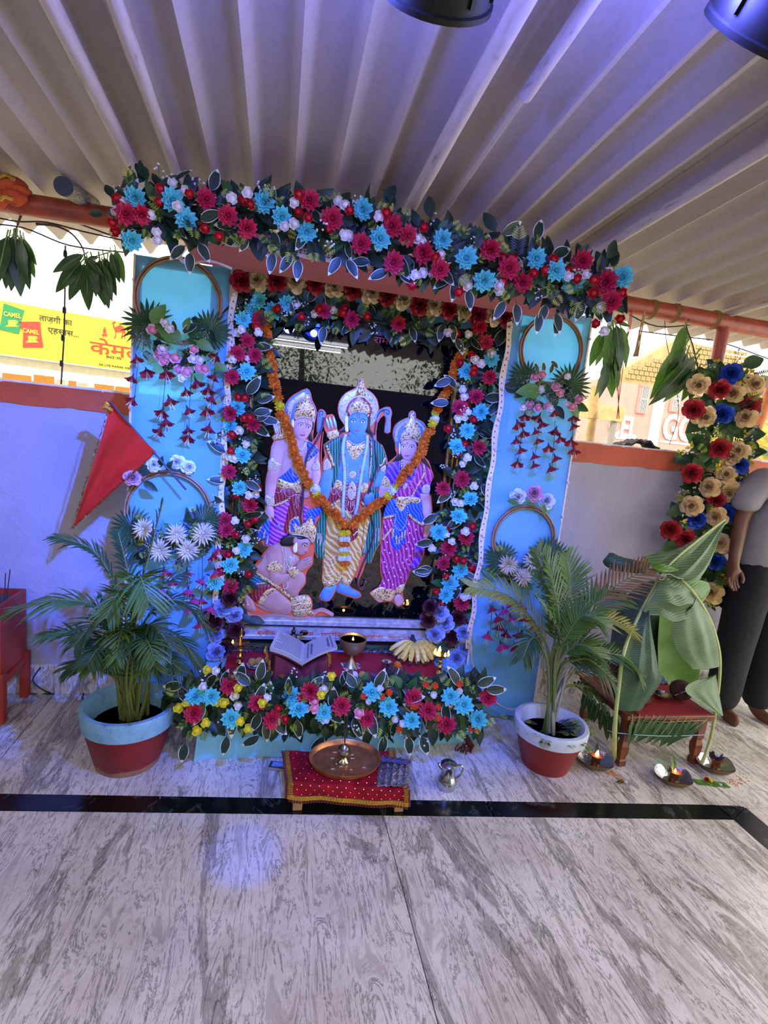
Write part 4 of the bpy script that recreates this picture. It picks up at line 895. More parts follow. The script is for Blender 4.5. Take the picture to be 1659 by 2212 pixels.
f.part('crown', ('tooth', 'r', 'C:600,1000 500,850 470,660 510,500 620,370 780,290 850,230 870,150 900,100 940,70 980,150 990,230 1040,300 1140,370 1230,500 1260,660 1230,850 1130,1010 1080,960 1100,860 900,740 680,820 640,960', 6, .001, .004),
       ('white', 'p', 'C:610,990 500,840 485,660 525,510 630,385 780,305 880,280 1030,315 1130,385 1215,510 1245,660 1215,840 1130,990', 1.8, .006), ('red', 'r', 'C:620,800 610,660 660,540 760,450 880,400 1000,440 1100,540 1155,680 1140,840 1060,830 1010,770 880,742 770,745 700,800', 9, .003, .004),
       ('gold', 'r', 'C:690,795 660,680 720,560 800,500 880,440 970,500 1060,570 1100,700 1070,830 1010,770 880,742 770,745', 12, .006, .008), ('silver', 's', 'C:690,800 770,742 880,735 1000,755 1065,830', 3, .013), ('gold', 'r', 'C:800,430 830,330 860,250 880,140 930,80 980,160 980,250 1000,330 1010,430 900,400', 6, .005, .006), ('redl', 'r', ell(775.5, 878.5, 1.8, 2.6, 8), 3, .0145, .001), ('sash', 'r', ell(760, 877.5, 1.6, 2, 8), 3, .0145, .001), ('sash', 'r', ell(790.5, 879, 1.6, 2, 8), 3, .0145, .001))
f.part('hair', ('hair', 'r', 'C:660,810 1060,810 1110,900 1100,1050 1160,1170 1130,1250 1040,1150 600,1130 490,1200 500,1110 610,1020', 8, .003, .004))
f.part('body', ('blue', 'r', 'C:640,1260 690,1230 1010,1230 1070,1290 1090,1843 D:1060,400 900,430 560,420 440,340 500,0 C:520,1843 530,1400', 16, .003, .006), ('blue', 'r', 'C:690,1140 1010,1140 1010,1250 1060,1310 900,1400 740,1370 640,1290 690,1240', 10, .005, .005))
f.part('face', ('blue', 'r', 'C:700,815 770,752 880,738 980,752 1040,830 1050,920 1040,1020 1000,1130 940,1210 860,1250 780,1210 710,1130 670,1020 650,920 660,850', 19, .008, .009))
f.face((763, 910.5), (784, 911.5), 5.0, (773, 923.5), (771.5, 930), 6, 0, cc('C:845,760 850,840 865,870 885,840 890,760'), base=.0235)
f.part('arm', ('blue', 'r', 'D:190,150 250,120 340,130 360,200 340,400 300,600 240,740 100,600 90,480 140,260', 10, .004, .008))
f.part('arm', ('blue', 'r', 'D:1240,220 1320,140 1410,170 1400,250 1330,470 1250,490 1160,480 1180,400', 8, .004, .007), ('blue', 'r', 'D:990,660 1070,600 1160,590 1190,680 1150,800 1080,850 1000,820 980,740', 8, .011, .007), ('greencl', 'r', 'D:1090,540 1160,480 1260,560 1270,740 1240,790 1190,660', 5, .009, .004), *[('sash', 's', q, .8, .0175) for q in ('D:1000,700 1090,700', 'D:1000,740 1080,745', 'D:1005,780 1075,785')])
f.part('dhoti', ('yellow', 'r', 'D:350,880 500,760 860,1000 1000,860 1100,1100 E:1150,0 1100,300 1000,600 960,760 870,950 830,1040 770,1130 700,1140 600,1050 520,1110 400,1170 300,1140 240,1050 270,800 270,620 300,250 330,0 D:230,1200 260,1050', 16, .003, .009),
       *[('white', 't', q, 1.4, .011) for q in ('E:300,600 380,640 500,560 580,400', 'E:290,720 380,760 500,700 590,560', 'E:290,870 380,890 480,830 560,720', 'E:280,940 360,960 480,900 560,780', 'E:280,1040 380,1060 480,1000', 'E:820,460 880,610 960,680', 'E:840,320 900,440 1000,500', 'E:780,660 830,800 920,850', 'E:760,760 800,900 870,950', 'E:740,850 780,980 830,1020')],
       ('gold', 'r', 'E:240,1060 300,1080 460,1030 560,920 640,760 710,760 600,1050 500,1130 400,1170 290,1140', 6, .008, .005), ('gold', 'r', 'E:650,960 740,1030 840,1030 770,1140 690,1140 610,1060', 6, .008, .005))
f.part('red_wrap', ('red', 'r', 'D:350,500 430,500 560,570 900,600 990,620 1000,780 920,740 860,880 800,1110 620,1110 500,900 520,700 320,820 270,750 330,560', 10, .006, .005), ('gold', 's', 'D:300,860 510,730', 7, .009), ('gold', 's', 'D:930,780 1010,870', 6, .009), ('red', 'r', 'D:500,1270 860,1230 890,1430 740,1600 440,1590 490,1400', 7, .009, .004), ('gold', 's', 'D:480,1480 560,1500', 3, .013), ('gold', 's', 'D:760,1440 870,1330', 5, .013), ('white', 'p', 'D:330,480 340,600 400,620 440,550 470,640 520,690', 1.6, .013))
f.part('printed_garland', ('pale', 's', 'C:620,1180 570,1350 560,1600 D:590,100 590,400 570,700 560,900 570,1080', 9, .010), ('pale', 's', 'C:1040,1200 1040,1400 1000,1600 D:940,160 900,420 870,640 840,870 780,1100', 8.5, .010), *[('flowerp', 'r', ell(a, c, 5, 4.6, 9), 5, .013, .004) for a, c in cc('C:580,1310 570,1590 1060,1340 1000,1610 D:590,140 590,410 575,625 560,865 570,1085 940,165 900,420 870,635 840,870 780,1085')])
f.part('jewellery', ('gold', 'r', 'C:640,1290 740,1390 870,1400 990,1360 1015,1310 1000,1440 920,1560 780,1700 680,1560 635,1420', 7, .009, .003), ('silver', 's', 'C:660,1290 760,1375 870,1385 1000,1320', 3.5, .013), ('silver', 'r', 'D:680,200 740,160 820,180 810,260 740,320 680,270', 4, .010, .004), ('silver', 'r', 'D:740,360 820,470 810,650 720,750 650,640 670,470', 5, .0125, .004), ('redl', 'r', ell(760, 1053.5, 1.6, 2.6, 8), 2, .017, .001),
       ('white', 'p', 'D:650,0 650,300 620,800 640,930 700,980 770,930 800,700 870,200 910,0', 2.2, .0135), ('gold', 'r', 'D:430,340 560,400 560,570 430,500 370,520', 5, .009, .003), ('gold', 'r', 'D:900,420 1060,410 1040,560 930,600', 5, .009, .003), ('silver', 'r', 'C:180,1740 240,1660 320,1760 330,1843 D:330,110 250,140 170,150 170,60', 5, .011, .003), ('silver', 'r', 'D:1320,90 1400,40 1420,110 1380,190 1310,150', 4, .011, .003), ('white', 'r', 'C:600,840 660,830 660,980 670,1120 610,1120 600,980', 4, .011, .003), *[('white', 's', q, 1.2, .0155) for q in ('D:680,760 660,850', 'D:720,770 710,890', 'D:760,760 755,860')])
f.part('foot', ('blue', 'r', 'E:300,1170 400,1180 520,1130 520,1200 440,1350 380,1440 290,1450 200,1390 210,1310', 9, .003, .008), *[('sash', 's', q, .8, .009) for q in ('E:235,1300 225,1390', 'E:265,1300 260,1410', 'E:300,1320 300,1420')])
f.part('foot', ('blue', 'r', 'E:600,1080 660,1130 770,1140 820,1210 960,1280 1000,1350 930,1390 820,1370 640,1310 550,1280 530,1220', 9, .003, .008), *[('sash', 's', q, .8, .009) for q in ('E:900,1330 960,1370', 'E:930,1300 985,1350')])
f.part('bow', ('steel', 'r', 'C:1240,930 1220,830 1290,700 1400,650 1490,660 1525,760 1500,880 1490,1120 1390,1120 1430,900 1390,800 1390,720 1330,730 1280,830', 6, .004, .004), ('black', 's', 'C:1240,850 1300,740 1400,690 1480,720 1470,780 1430,770 1440,740', 1.6, .009), ('dark', 's', 'C:1220,930 1190,1200 1200,1500 1230,1700 D:1230,100 1130,400 1070,600 1060,850 1130,1100 1180,1350 1130,1600 E:1200,400 1100,600 1000,850 940,1050 960,1170 1040,1210 1100,1130 1080,1070', 4, .012), ('steel', 's', 'C:1185,1200 1185,1300', 5, .0135), ('dark', 's', 'D:1000,1050 970,1400 930,1800', 1.2, .013))
f.part('quiver', ('gold', 'r', 'C:240,1150 440,1080 480,1210 300,1290', 5, .002, .004), *[('pale', 't', q, 7, .002) for q in ('C:225,850 260,960 290,1080', 'C:290,830 325,960 350,1060', 'C:370,820 400,950 430,1060')])
# --- right figure
f = Fig('crowned figure in a magenta sari with blue waist sash, right in the picture', cc('F:550,800 500,640 520,460 620,330 790,240 850,220 860,120 950,65 1020,140 1025,240 1160,310 1250,430 1240,640 1190,900 1190,1090 1300,1190 1370,1380 1420,1550 1340,1740 1330,2060 G:1200,60 1240,560 1240,700 1090,960 1080,1160 1020,1290 960,1400 840,1450 770,1610 680,1880 710,2000 690,2090 600,2140 540,2090 480,2040 360,2045 330,2040 260,2060 190,2020 80,1900 90,1850 230,1760 300,1620 270,1500 260,1300 280,950 310,500 400,180 F:160,2000 180,1860 240,1700 320,1500 350,1330 400,1230 590,1070 560,960'))
f.part('crown', ('rim', 'r', 'F:560,790 520,640 540,480 640,340 800,250 870,230 880,130 950,80 1010,150 1010,250 1150,320 1230,430 1230,600 1150,800 1060,800 980,720 840,700 700,760 660,860 600,900', 6, .001, .003), ('tooth', 's', 'F:590,760 570,640 610,480 720,370 850,300', 6, .003), ('tooth', 's', 'F:1010,310 1110,380 1190,480 1200,600', 6, .003), ('gold', 'r', 'F:680,745 700,600 780,480 760,400 830,330 860,260 900,170 950,90 990,170 990,260 1070,400 1130,560 1110,760 1060,780 1000,730 860,712 750,715', 13, .004, .009), ('silver', 's', 'F:690,760 760,705 860,705 960,715 1060,785', 3, .0125), ('silver', 'r', 'F:870,430 940,520 920,640 850,700 780,600 790,500', 6, .011, .003), ('redl', 'r', ell(883, 937, 1.8, 2, 8), 3, .0145, .001))
f.part('hair', ('hair', 'r', 'F:680,790 1060,790 1060,1000 1140,1080 1250,1180 1350,1380 1200,1260 1100,1200 600,1200 480,1230 600,1080 650,900', 8, .002, .003))
f.part('blouse', ('violet', 'r', 'F:620,1210 720,1190 760,1400 1000,1300 1080,1230 1180,1250 1300,1360 1400,1540 1340,1720 1330,1900 1130,1960 1090,2070 G:1000,130 540,120 F:560,2000 460,1760 260,1700 340,1480 380,1320 480,1230', 14, .003, .006), ('skin', 'r', 'F:730,1150 880,1190 1060,1150 1080,1240 900,1400 720,1360 700,1230', 8, .004, .005))
f.part('sari', ('magenta', 'r', 'F:1180,1250 1080,1230 950,1560 700,1760 560,2020 900,2040 1120,1800 1320,1700 1400,1540 1300,1360', 9, .007, .005), ('gold', 's', 'F:1190,1270 1200,1480 1060,1750 930,2010', 5, .012), ('magenta', 'r', 'G:340,500 530,480 760,500 1050,640 1060,1000 1010,1280 930,1410 830,1440 760,1600 700,1740 660,1880 560,1900 480,2030 360,2030 200,1990 90,1890 200,1800 320,1620 290,1500 280,1300 300,950', 16, .002, .010), ('gold', 's', 'G:310,900 480,680', 6, .01),
       ('gold', 'r', 'G:90,1890 200,1800 320,1770 520,1790 550,1880 480,2020 380,2030 200,1990', 6, .008, .005), ('gold', 'r', 'G:550,1790 720,1710 670,1870 570,1900', 5, .009, .004), *[('flowerp', 't', q, 1.4, .0125) for q in ('G:300,1340 380,1380 470,1260', 'G:300,1470 370,1500 450,1400', 'G:660,1160 720,1300 850,1200', 'G:620,1300 700,1440 830,1330', 'G:600,1450 660,1580 780,1480', 'G:590,1560 640,1690 740,1620', 'G:520,1120 420,1500 330,1760', 'G:600,1100 520,1450 440,1790', 'G:640,1080 580,1400 520,1790')],
       *[('white', 'r', ell(a, c, 1.5, 1.6, 7), 2, .0122, .0006) for a, c in cc('G:395,945 345,1090 440,1145 340,1310 380,1390 335,1500 420,1640 500,1725 335,1705 510,1415 530,1570 430,1500 580,1320 575,1170 820,1195 755,1265 800,1355 685,1320 725,1430 650,1590 635,1455 750,1070 860,1065 785,945 890,885 805,780 790,615 925,715 460,545 360,660')], ('violet', 'r', 'G:930,1060 1040,960 1060,1150 1010,1280 950,1390 840,1430 870,1200', 6, .008, .004))
f.part('waist_sash', ('sash', 'r', 'G:420,180 540,150 1000,140 1050,400 1050,590 900,520 780,420 540,420 330,470', 8, .009, .006), ('sash', 'r', 'G:540,380 760,350 740,900 690,990 560,1110 450,940 500,700', 8, .011, .005), ('gold', 's', 'G:330,495 530,455', 6, .012), ('gold', 's', 'G:790,430 900,540 1050,630', 7, .012), *[('gold', 's', q, 4.5, .0165) for q in ('G:510,700 490,860', 'G:560,820 560,980', 'G:620,820 610,980', 'G:670,760 660,900', 'G:725,720 715,870')])
f.part('face', ('skin', 'r', 'F:690,800 760,732 860,717 960,732 1020,800 1040,900 1020,1020 950,1130 880,1190 800,1200 740,1140 690,1040 670,920', 16, .007, .009))
f.face((871.5, 965.5), (889, 967), 4.6, (879, 979), (879, 984.5), 5.4, .08, None, base=.022)
f.part('arm', ('skin', 'r', 'F:250,1730 440,1790 520,1900 420,1960 240,2060 170,2000 190,1860', 7, .006, .006))
f.part('arm', ('skin', 'r', 'F:1130,1930 1310,1930 1310,2070 G:1170,60 1200,300 1220,570 1230,700 1130,860 1070,860 1060,780 1100,600 1040,400 1010,200 1000,60', 8, .006, .007))
f.part('jewellery', ('gold', 'r', 'F:250,1720 320,1540 420,1620 460,1770 380,1790', 5, .010, .003), ('silver', 'r', 'F:1150,1900 1190,1750 1330,1730 1310,1930', 5, .011, .003), ('gold', 'r', 'G:560,150 640,110 980,130 980,230 780,230 660,390 560,250', 6, .0155, .003), ('white', 'p', 'F:660,1200 640,1400 600,1900 G:550,480 530,620 620,730 720,640 760,480 790,100 F:1000,1500 1080,1260', 2.2, .018), ('gold', 'r', 'F:700,1180 760,1400 700,1420 680,1250', 4, .010, .003), ('silver', 'r', 'F:720,1780 790,1680 830,1740 760,1850', 4, .013, .003), ('redl', 'r', ell(880, 957, 1.4, 1.4, 8), 2, .0225, .0006), ('white', 'r', 'F:640,820 670,810 665,1030 640,1030', 3, .01, .003), ('gold', 's', 'G:1100,600 1220,590', 8, .013))
f.part('foot', ('skin', 'r', 'G:150,1970 330,2000 330,2030 260,2050 200,2020', 4, .004, .004)); f.part('foot', ('skin', 'r', 'G:520,1990 560,1920 640,1910 690,2000 680,2080 600,2120 550,2090', 7, .011, .006))
# --- kneeling figure
f = Fig('kneeling crowned figure with folded hands and a golden mace, lower left in the picture', cc('H:730,380 900,300 1000,200 1110,140 1220,40 1265,40 1300,170 1345,280 1320,480 1280,720 1270,860 1180,960 1150,1060 1150,1190 1060,1300 1020,1390 1150,1370 1240,1430 1270,1560 1260,1640 1400,1600 1500,1620 1640,1730 1500,1740 1330,1740 1150,1800 1000,1810 800,1760 600,1740 300,1780 140,1720 60,1600 80,1370 100,1300 120,1080 240,920 360,760 470,620 560,520 700,480 730,520'))
f.part('body', ('fur', 'r', 'H:480,650 560,540 700,500 860,560 940,680 1020,720 1030,830 960,880 850,970 700,1200 520,1160 280,960 370,830', 20, .001, .009))
f.part('leg', ('fur', 'r', 'H:760,1160 1000,1000 1080,990 1140,1080 1130,1180 1050,1290 1000,1400 880,1400 790,1290', 14, .002, .010)); f.part('leg', ('fur', 'r', 'H:400,1520 480,1380 650,1290 800,1400 900,1510 920,1640 850,1710 740,1710 560,1680 400,1580', 16, .005, .011), ('fur', 'r', 'H:280,1540 420,1570 740,1700 560,1690 380,1620', 4, .003, .004))
f.part('foot', ('fur', 'r', 'H:90,1380 150,1370 240,1460 300,1640 240,1670 130,1640 90,1540', 9, .002, .008), *[('dark', 's', q, .7, .009) for q in ('H:150,1600 140,1650', 'H:185,1600 180,1660', 'H:220,1590 225,1655')])
f.part('tail', ('fur', 's', 'H:70,1580 140,1700 300,1750 600,1725 800,1745 1000,1785 1150,1780', 7, .003), ('fur', 's', 'H:1280,1700 1390,1640 1500,1665 1610,1725', 9, .003))
f.part('loincloth', ('teal', 'r', 'H:130,1090 200,1010 290,990 450,1100 560,1200 300,1230 115,1300', 9, .006, .006), ('red', 'r', 'H:120,1310 300,1210 560,1200 640,1290 480,1350 390,1520 260,1480 150,1360', 12, .008, .008), ('gold', 's', 'H:120,1290 300,1200 480,1180', 4, .013), ('gold', 'r', 'H:330,1500 420,1340 560,1260 650,1290 520,1370 410,1540', 5, .0135, .003))
f.part('arm', ('fur', 'r', 'H:480,700 560,560 680,530 750,700 740,900 700,1040 900,1010 940,1060 880,1110 700,1210 590,1210 520,1090', 13, .009, .010)); f.part('hand', ('fur', 'r', 'H:1030,830 1100,770 1240,730 1260,780 1250,850 1180,920 1050,990 970,950 1000,870', 8, .011, .008), *[('dark', 's', q, .8, .0185) for q in ('H:1110,800 1250,750', 'H:1120,840 1255,790', 'H:1120,880 1240,840')])
f.part('hair', ('hair', 'r', 'H:710,480 780,390 910,350 1050,380 1200,420 1100,440 950,520 850,550 740,540', 8, .011, .006))
f.part('face', ('fur', 'r', 'H:940,560 950,480 1010,410 1100,430 1200,420 1230,480 1200,560 1180,640 1140,680 1080,715 1010,690 980,620 970,600', 14, .012, .009), ('fur', 'r', 'H:930,470 960,400 1000,410 1000,470 960,520', 4, .017, .005))
b = M(); relief(b, ell(657.5, 1179.5, 3.6, 1.7, 10, .15), .028, .0006, 0, 2); relief(b, ell(658.3, 1179.5, 1.5, 1.6, 8), .0292, .0004, 1, 2)
stroke(b, cc('H:1075,530 1130,495 1190,520'), 1.4, .0275, 1); stroke(b, cc('H:1080,550 1130,535 1180,560'), .9, .0282, 1); stroke(b, cc('H:1010,680 1060,710 1110,700'), .9, .026, 2); stroke(b, cc('H:1130,650 1150,660 1160,645'), .9, .027, 2)
b.obj('painted_features', [K['white'], K['black'], K['redl']], f.o)
f.part('crown', ('gold', 'r', 'H:910,310 1000,220 1120,160 1220,60 1250,50 1280,180 1330,280 1300,460 1260,480 1190,400 1050,370 910,360', 12, .013, .010), ('silver', 's', 'H:910,350 1050,360 1190,400 1270,490', 4, .021), ('white', 'p', 'H:950,270 1080,250 1200,260 1310,300', 2, .0225))
f.part('mace', ('gold', 's', 'H:250,930 380,1060 520,1150 680,1260 820,1370 920,1460', 7, .016), ('gold', 'r', 'H:880,1500 980,1410 1150,1390 1220,1430 1250,1560 1230,1680 1150,1740 980,1750 910,1640', 16, .006, .012), ('gold', 'r', 'H:1180,1700 1260,1650 1310,1740', 5, .006, .006), *[('white', 's', q, 1.4, .0185) for q in ('H:960,1480 1100,1450 1210,1460', 'H:930,1560 1080,1530 1240,1530', 'H:930,1660 1080,1640 1240,1620')])
f.part('jewellery', ('gold', 'r', 'H:500,880 620,800 740,880 740,960 610,990 500,960', 6, .0195, .003), ('gold', 'r', 'H:840,960 960,900 1040,980 1000,1060 930,1090', 6, .018, .004), ('white', 'p', 'H:740,540 780,750 780,990', 2.2, .0205), ('white', 'p', 'H:790,560 820,800 870,920 930,850 950,700', 2.4, .014), ('silver', 'r', 'H:820,760 900,720 940,760 880,880', 5, .012, .003), ('white', 'p', 'H:760,1180 780,1280 830,1260 845,1170', 2.4, .02), ('white', 'r', 'H:950,530 1000,490 1000,640 950,660 930,590', 4, .0235, .003))
# --- marigold garland hung over the picture
g = thing('marigold_garland', 'orange marigold garland hung in a V over the four figures, ending in a tassel', 'garland', P(745, 1135, 2.43), None)
W_ = [((574, 690), (578, 740), 'o'), ((578, 740), (588, 800), 'o'), ((586, 790), (594, 830), 'o'), ((594, 830), (600, 858), 'o'), ((601, 870), (604, 880), 'y'), ((605, 890), (622, 925), 'o'), ((622, 925), (645, 1000), 'o'), ((645, 1000), (668, 1040), 'o'), ((670, 1047), (672, 1049), 'y'), ((677, 1056), (679, 1058), 'w'), ((682, 1064), (684, 1066), 'y'), ((688, 1072), (742, 1130), 'o'),
      ((1000, 757), (1001, 758), 'y'), ((992, 770), (962, 855), 'o'), ((955, 865), (946, 885), 'o'), ((944, 893), (945, 895), 'y'), ((939, 907), (940, 908), 'w'), ((935, 915), (936, 916), 'y'), ((928, 928), (912, 975), 'o'), ((905, 985), (862, 1040), 'o'), ((855, 1050), (855, 1051), 'y'), ((845, 1062), (844, 1062), 'w'), ((841, 1070), (841, 1071), 'y'), ((828, 1078), (758, 1132), 'o')]
th = M(); mk = [(574, 690), (590, 820), (601, 870), (640, 990), (690, 1075), (750, 1138), (830, 1078), (905, 985), (940, 905), (985, 800), (1002, 750)]
th.tube(smooth([P(x, y, 2.445) for x, y in mk], 4), .0035, 5); th.obj('string', green2, g)
def strand(a, c, key, rad_=12.5):
    L = math.hypot(c[0]-a[0], c[1]-a[1]); n = max(1, int(L/9.5)+1)
    for k in range(n):
        t = k/max(1, n-1); x, y = a[0]+(c[0]-a[0])*t+R(-2.5, 2.5), a[1]+(c[1]-a[1])*t+R(-2.5, 2.5)
        p = P(x, y, 2.437+R(-.006, .006)); fl_(g, {'o': 'marigold', 'y': 'marigold_y', 'w': 'tuberose'}[key], p, psz(rad_*R(.85, 1.05), p), toeye(p, .7))
for a, c, k in W_: strand(a, c, k)
for y, k, w_ in ((1152, 'y', 10), (1164, 'w', 9), (1176, 'o', 9), (1186, 'w', 8), (1195, 'y', 8), (1206, 'w', 11), (1217, 'o', 8)):
    for x in (745-w_*.7, 745, 745+w_*.7): p = P(x-1, y, 2.432); fl_(g, {'o': 'marigold', 'y': 'marigold_y', 'w': 'tuberose'}[k], p, psz(7.5, p), toeye(p, .6))
# ================================================================== things on the altar and before it
brass = mat('polished_brass', 'c39a4e', .22, 1); steel = mat('stainless_steel', 'b8bcc2', .2, 1, var=.05); copper = NT('worn_copper'); _c = copper.coord(); copper.base(copper.ramp(copper.noise(_c, 18, 6, .7), [(.3, '8a5430'), (.6, 'c08450'), (.8, 'd8a468')])); copper.b.inputs['Metallic'].default_value = .7; copper.b.inputs['Roughness'].default_value = .34; copper = copper.m
bronze = mat('dark_bronze', '54442e', .3, .9); velvet = mat('maroon_velvet', '5c0c18', .8, var=.3, vs=14); goldtrim = mat('gold_braid', 'c09436', .35, .75, var=.3, vs=200, bump=.6, bs=500)
paper = mat('book_page', 'a39d90', .85); ink = mat('page_print', '5c5a5e', .8); oil = mat('lamp_oil', '8a6a1c', .08); flame_m = mat('lamp_flame', 'ffb050', .5, emit=14)
fruitb = NT('banana_skin'); _c = fruitb.coord(); fruitb.base(fruitb.mul(fruitb.ramp(fruitb.noise(_c, 60, 4, .6), [(.3, '8a6a2a'), (.42, 'e0c458'), (1, 'e6d070')]), fruitb.ramp(fruitb.noise(_c, 8, 2), [(.3, 'd8d8b0'), (.6, 'ffffff')]), .5)); fruitb.b.inputs['Roughness'].default_value = .45; fruitb = fruitb.m
bantip = mat('dark_banana_tip', '2c2116', .7); coir = mat('coconut_husk', '4a2f20', .9, var=.5, vs=40, bump=1, bs=160); ladd = mat('golden_sweet', 'b98a3a', .8, var=.3, vs=90, bump=.8, bs=200); milk = mat('white_sweet', 'c9c6bc', .7)
FL = M(); FL.lathe([(0, 0), (.45, .12), (.55, .4), (.4, .9), (.18, 1.5), (0, 2.0)], 8); FLAME = FL.mesh('flame', flame_m)
def flame(parent, p, r_, power=1.2):
    o = put(FLAME, 'flame', parent, p, (R(-.1, .1), R(-.1, .1), 0), r_)
    light('flame_light', 'POINT', V(p)+V((0, 0, r_*1.0)), power*.12, (1, .55, .2), shadow_soft_size=.006)
ZT = .306
# open book on its velvet stand
g = thing('book_stand', 'maroon velvet covered book stand with gold fringe on the altar', 'stand', F(650, 1455, ZT))
xa, xb, ya, yb2 = P(585, 1440, 2.2).x, P(712, 1430, 2.22).x, 2.17, 2.36
def fn(u, v):
    x = xa+(xb-xa)*u; h = .085*abs(2*u-1)**.8+.03
    h *= min(1, (.5-abs(u-.5))/.06) if v < 2 else 1
    if v < .55: y = yb2+(ya-yb2)*v/.55; z = ZT+h
    else: y = ya-.03*(v-.55)/.45-.006*sin(u*24); z = ZT+h*(1-(v-.55)/.45)
    return (x, y, max(z, ZT+.001)), (0, .6, -.8)
M().slab(fn, 32, 18, .003).obj('velvet_cover', velvet, g)
b = M()
for k in range(70):
    t = k/69; p = P(575+(8 if t > .4 else 10*t), 1395+75*t, 2.19) if t < .62 else P(578+(t-.62)*150, 1448+(t-.62)*40, 2.155)
    p.z = max(p.z, ZT+.016); b.tube([p, p+V((R(-.008, .004), R(-.01, .0), -.016))], .0028, 4)
for k in range(24): p = P(708+R(-3, 5), 1410+k, 2.2); b.tube([p, p+V((.004, -.005, -.014))], .0028, 4)
b.obj('gold_fringe', goldtrim, g)
g = thing('open_book', 'thick old book lying open on the velvet stand', 'book', P(656, 1430, 2.2))
S0, S1 = P(655, 1431, 2.17), P(659, 1391, 2.31); L0, L1 = P(583, 1398, 2.17), P(600, 1363, 2.31); R0, R1 = P(729, 1398, 2.17), P(718, 1369, 2.31)
def page(a0, a1, b0, b1):
    def fn(u, v):
        p = a0.lerp(a1, v).lerp(b0.lerp(b1, v), u); p.z += .008*sin(pi*u)
        return p, (0, .1, -1)
    return fn
M().slab(page(S0, S1, L0, L1), 10, 4, .018).obj('page_block', paper, g); M().slab(page(R0, R1, S0, S1), 10, 4, .012).obj('page_block', paper, g)
b = M()
for r_ in range(11):
    v = .08+.84*r_/10; A = page(S0, S1, L0, L1); u0 = .1; q = [V(A(u0+.8*k/8, v)[0])+V((0, 0, .0006)) for k in range(9)]
    for k in range(8):
        if R(0, 1) > .1: b.add([q[k], q[k+1], q[k+1]+V((0, .005, .0006)), q[k]+V((0, .005, .0006))], [(0, 1, 2, 3)])
A = page(R0, R1, S0, S1)
for (u0, v0, u1, v1) in ((.1, .1, .9, .14), (.1, .86, .9, .9), (.1, .1, .14, .9), (.86, .1, .9, .9), (.2, .2, .8, .8)):
    b.add([V(A(u, v)[0])+V((0, 0, .001)) for u, v in ((u0, v0), (u1, v0), (u1, v1), (u0, v1))], [(0, 1, 2, 3)])
b.obj('printed_page', ink, g, smooth=False)
M().slab(page(S0-V((0, 0, .02)), S1-V((0, 0, .02)), L0-V((.004, 0, .02)), L1-V((.004, 0, .02))), 6, 3, .003).obj('cover', velvet, g)
# brass vessels
def at_floor(px, py, z): return F(px, py, z)
g0 = F(757, 1440, ZT); k_ = psz(1, g0)
g = thing('oil_goblet', 'footed metal goblet lamp full of oil with one flame, mid altar', 'lamp', g0)
M().lathe([(16*k_, 0), (16*k_, .004), (13*k_, .012), (7*k_, .03), (3.4*k_, .05), (3.4*k_, .058), (6*k_, .063), (15*k_, .07), (24*k_, .09), (28*k_, .115), (29.5*k_, .142), (28.4*k_, .142), (27*k_, .118), (20*k_, .1)], 32, c=g0).obj('bowl', mat('brassy_steel', 'b09a70', .35, .75), g)
M().lathe([(0, .131), (27.6*k_, .131)], 28, c=g0).obj('oil', oil, g); flame(g, g0+V((0, 0, .13)), .009)
b = M()
for k in range(60): a = R(0, 6.28); r_ = R(15, 23)*k_; b.octa(g0+V((r_*cos(a), r_*sin(a), .003)), .003)
b.obj('rice_ring', whitep, None, 'ring of rice grains scattered round the foot of the oil goblet', 'rice', kind='stuff')
def oil_lamp(px, py, htop, flames, label):
    p = F(px, py, ZT); h = htop; g = thing('brass_oil_lamp', label, 'lamp', p, 'tall brass oil lamps')
    q = [(.030, 0), (.031, .006), (.026, .014), (.014, .022), (.008, .035), (.012, .042), (.016, .05), (.012, .058), (.007, .066), (.011, .074), (.013, .082), (.007, .092), (.006, .104), (.010, .11), (.006, .118), (.008, .128)]
    s_ = h/.128; M().lathe([(r_, z*s_) for r_, z in q], 20, c=p).obj('stem', brass, g)
    M().lathe([(.006, h), (.022, h+.004), (.034, h+.014), (.037, h+.02), (.034, h+.019), (.01, h+.012), (.004, h+.014)], 20, c=p).obj('oil_dish', brass, g)
    if len(flames) == 1: M().lathe([(.005, h+.012), (.004, h+.04), (.008, h+.048), (.004, h+.058), (.006, h+.066), (0, h+.085)], 12, c=p).obj('finial', brass, g)
    for a, r_, sz in flames: flame(g, p+V((r_*cos(a), r_*sin(a), h+.018)), sz)
oil_lamp(516, 1452, .118, [(pi*1.06, .034, .008)], 'tall brass oil lamp with a finial and single flame, left on the altar')
oil_lamp(946, 1474, .118, [(-2.6, .03, .011), (-1.2, .026, .010), (.1, .033, .009), (1.6, .028, .014), (2.5, .03, .010)], 'tall brass oil lamp with five flames beside the bananas')
# small bronze figurine behind the book
p = P(632, 1388, 2.42); p.z = ZT; b = M(); z = .06
b.lathe([(.03, 0), (.032, .01), (.022, .016), (.018, .05), (.026, .056)], 14, c=p)
for c_, r_ in (((0, 0, .085), (.02, .016, .026)), ((0, -.006, .118), (.011, .011, .013)), ((-.016, -.01, .066), (.018, .012, .009)), ((.016, -.01, .066), (.018, .012, .009)), ((.002, 0, .136), (.006, .006, .010)), ((.05, 0, .112), (.02, .006, .014))):
    b.ball(p+V(c_), r_, 8, 6)
b.tube([p+V((-.014, 0, .1)), p+V((-.03, -.008, .09)), p+V((-.024, -.014, .105))], .005, 6); b.tube([p+V((.014, 0, .1)), p+V((.032, -.004, .102)), p+V((.048, 0, .11))], .005, 6)
b.obj('bronze_figurine', bronze, None, 'small dark bronze figurine standing behind the open book', 'figurine')
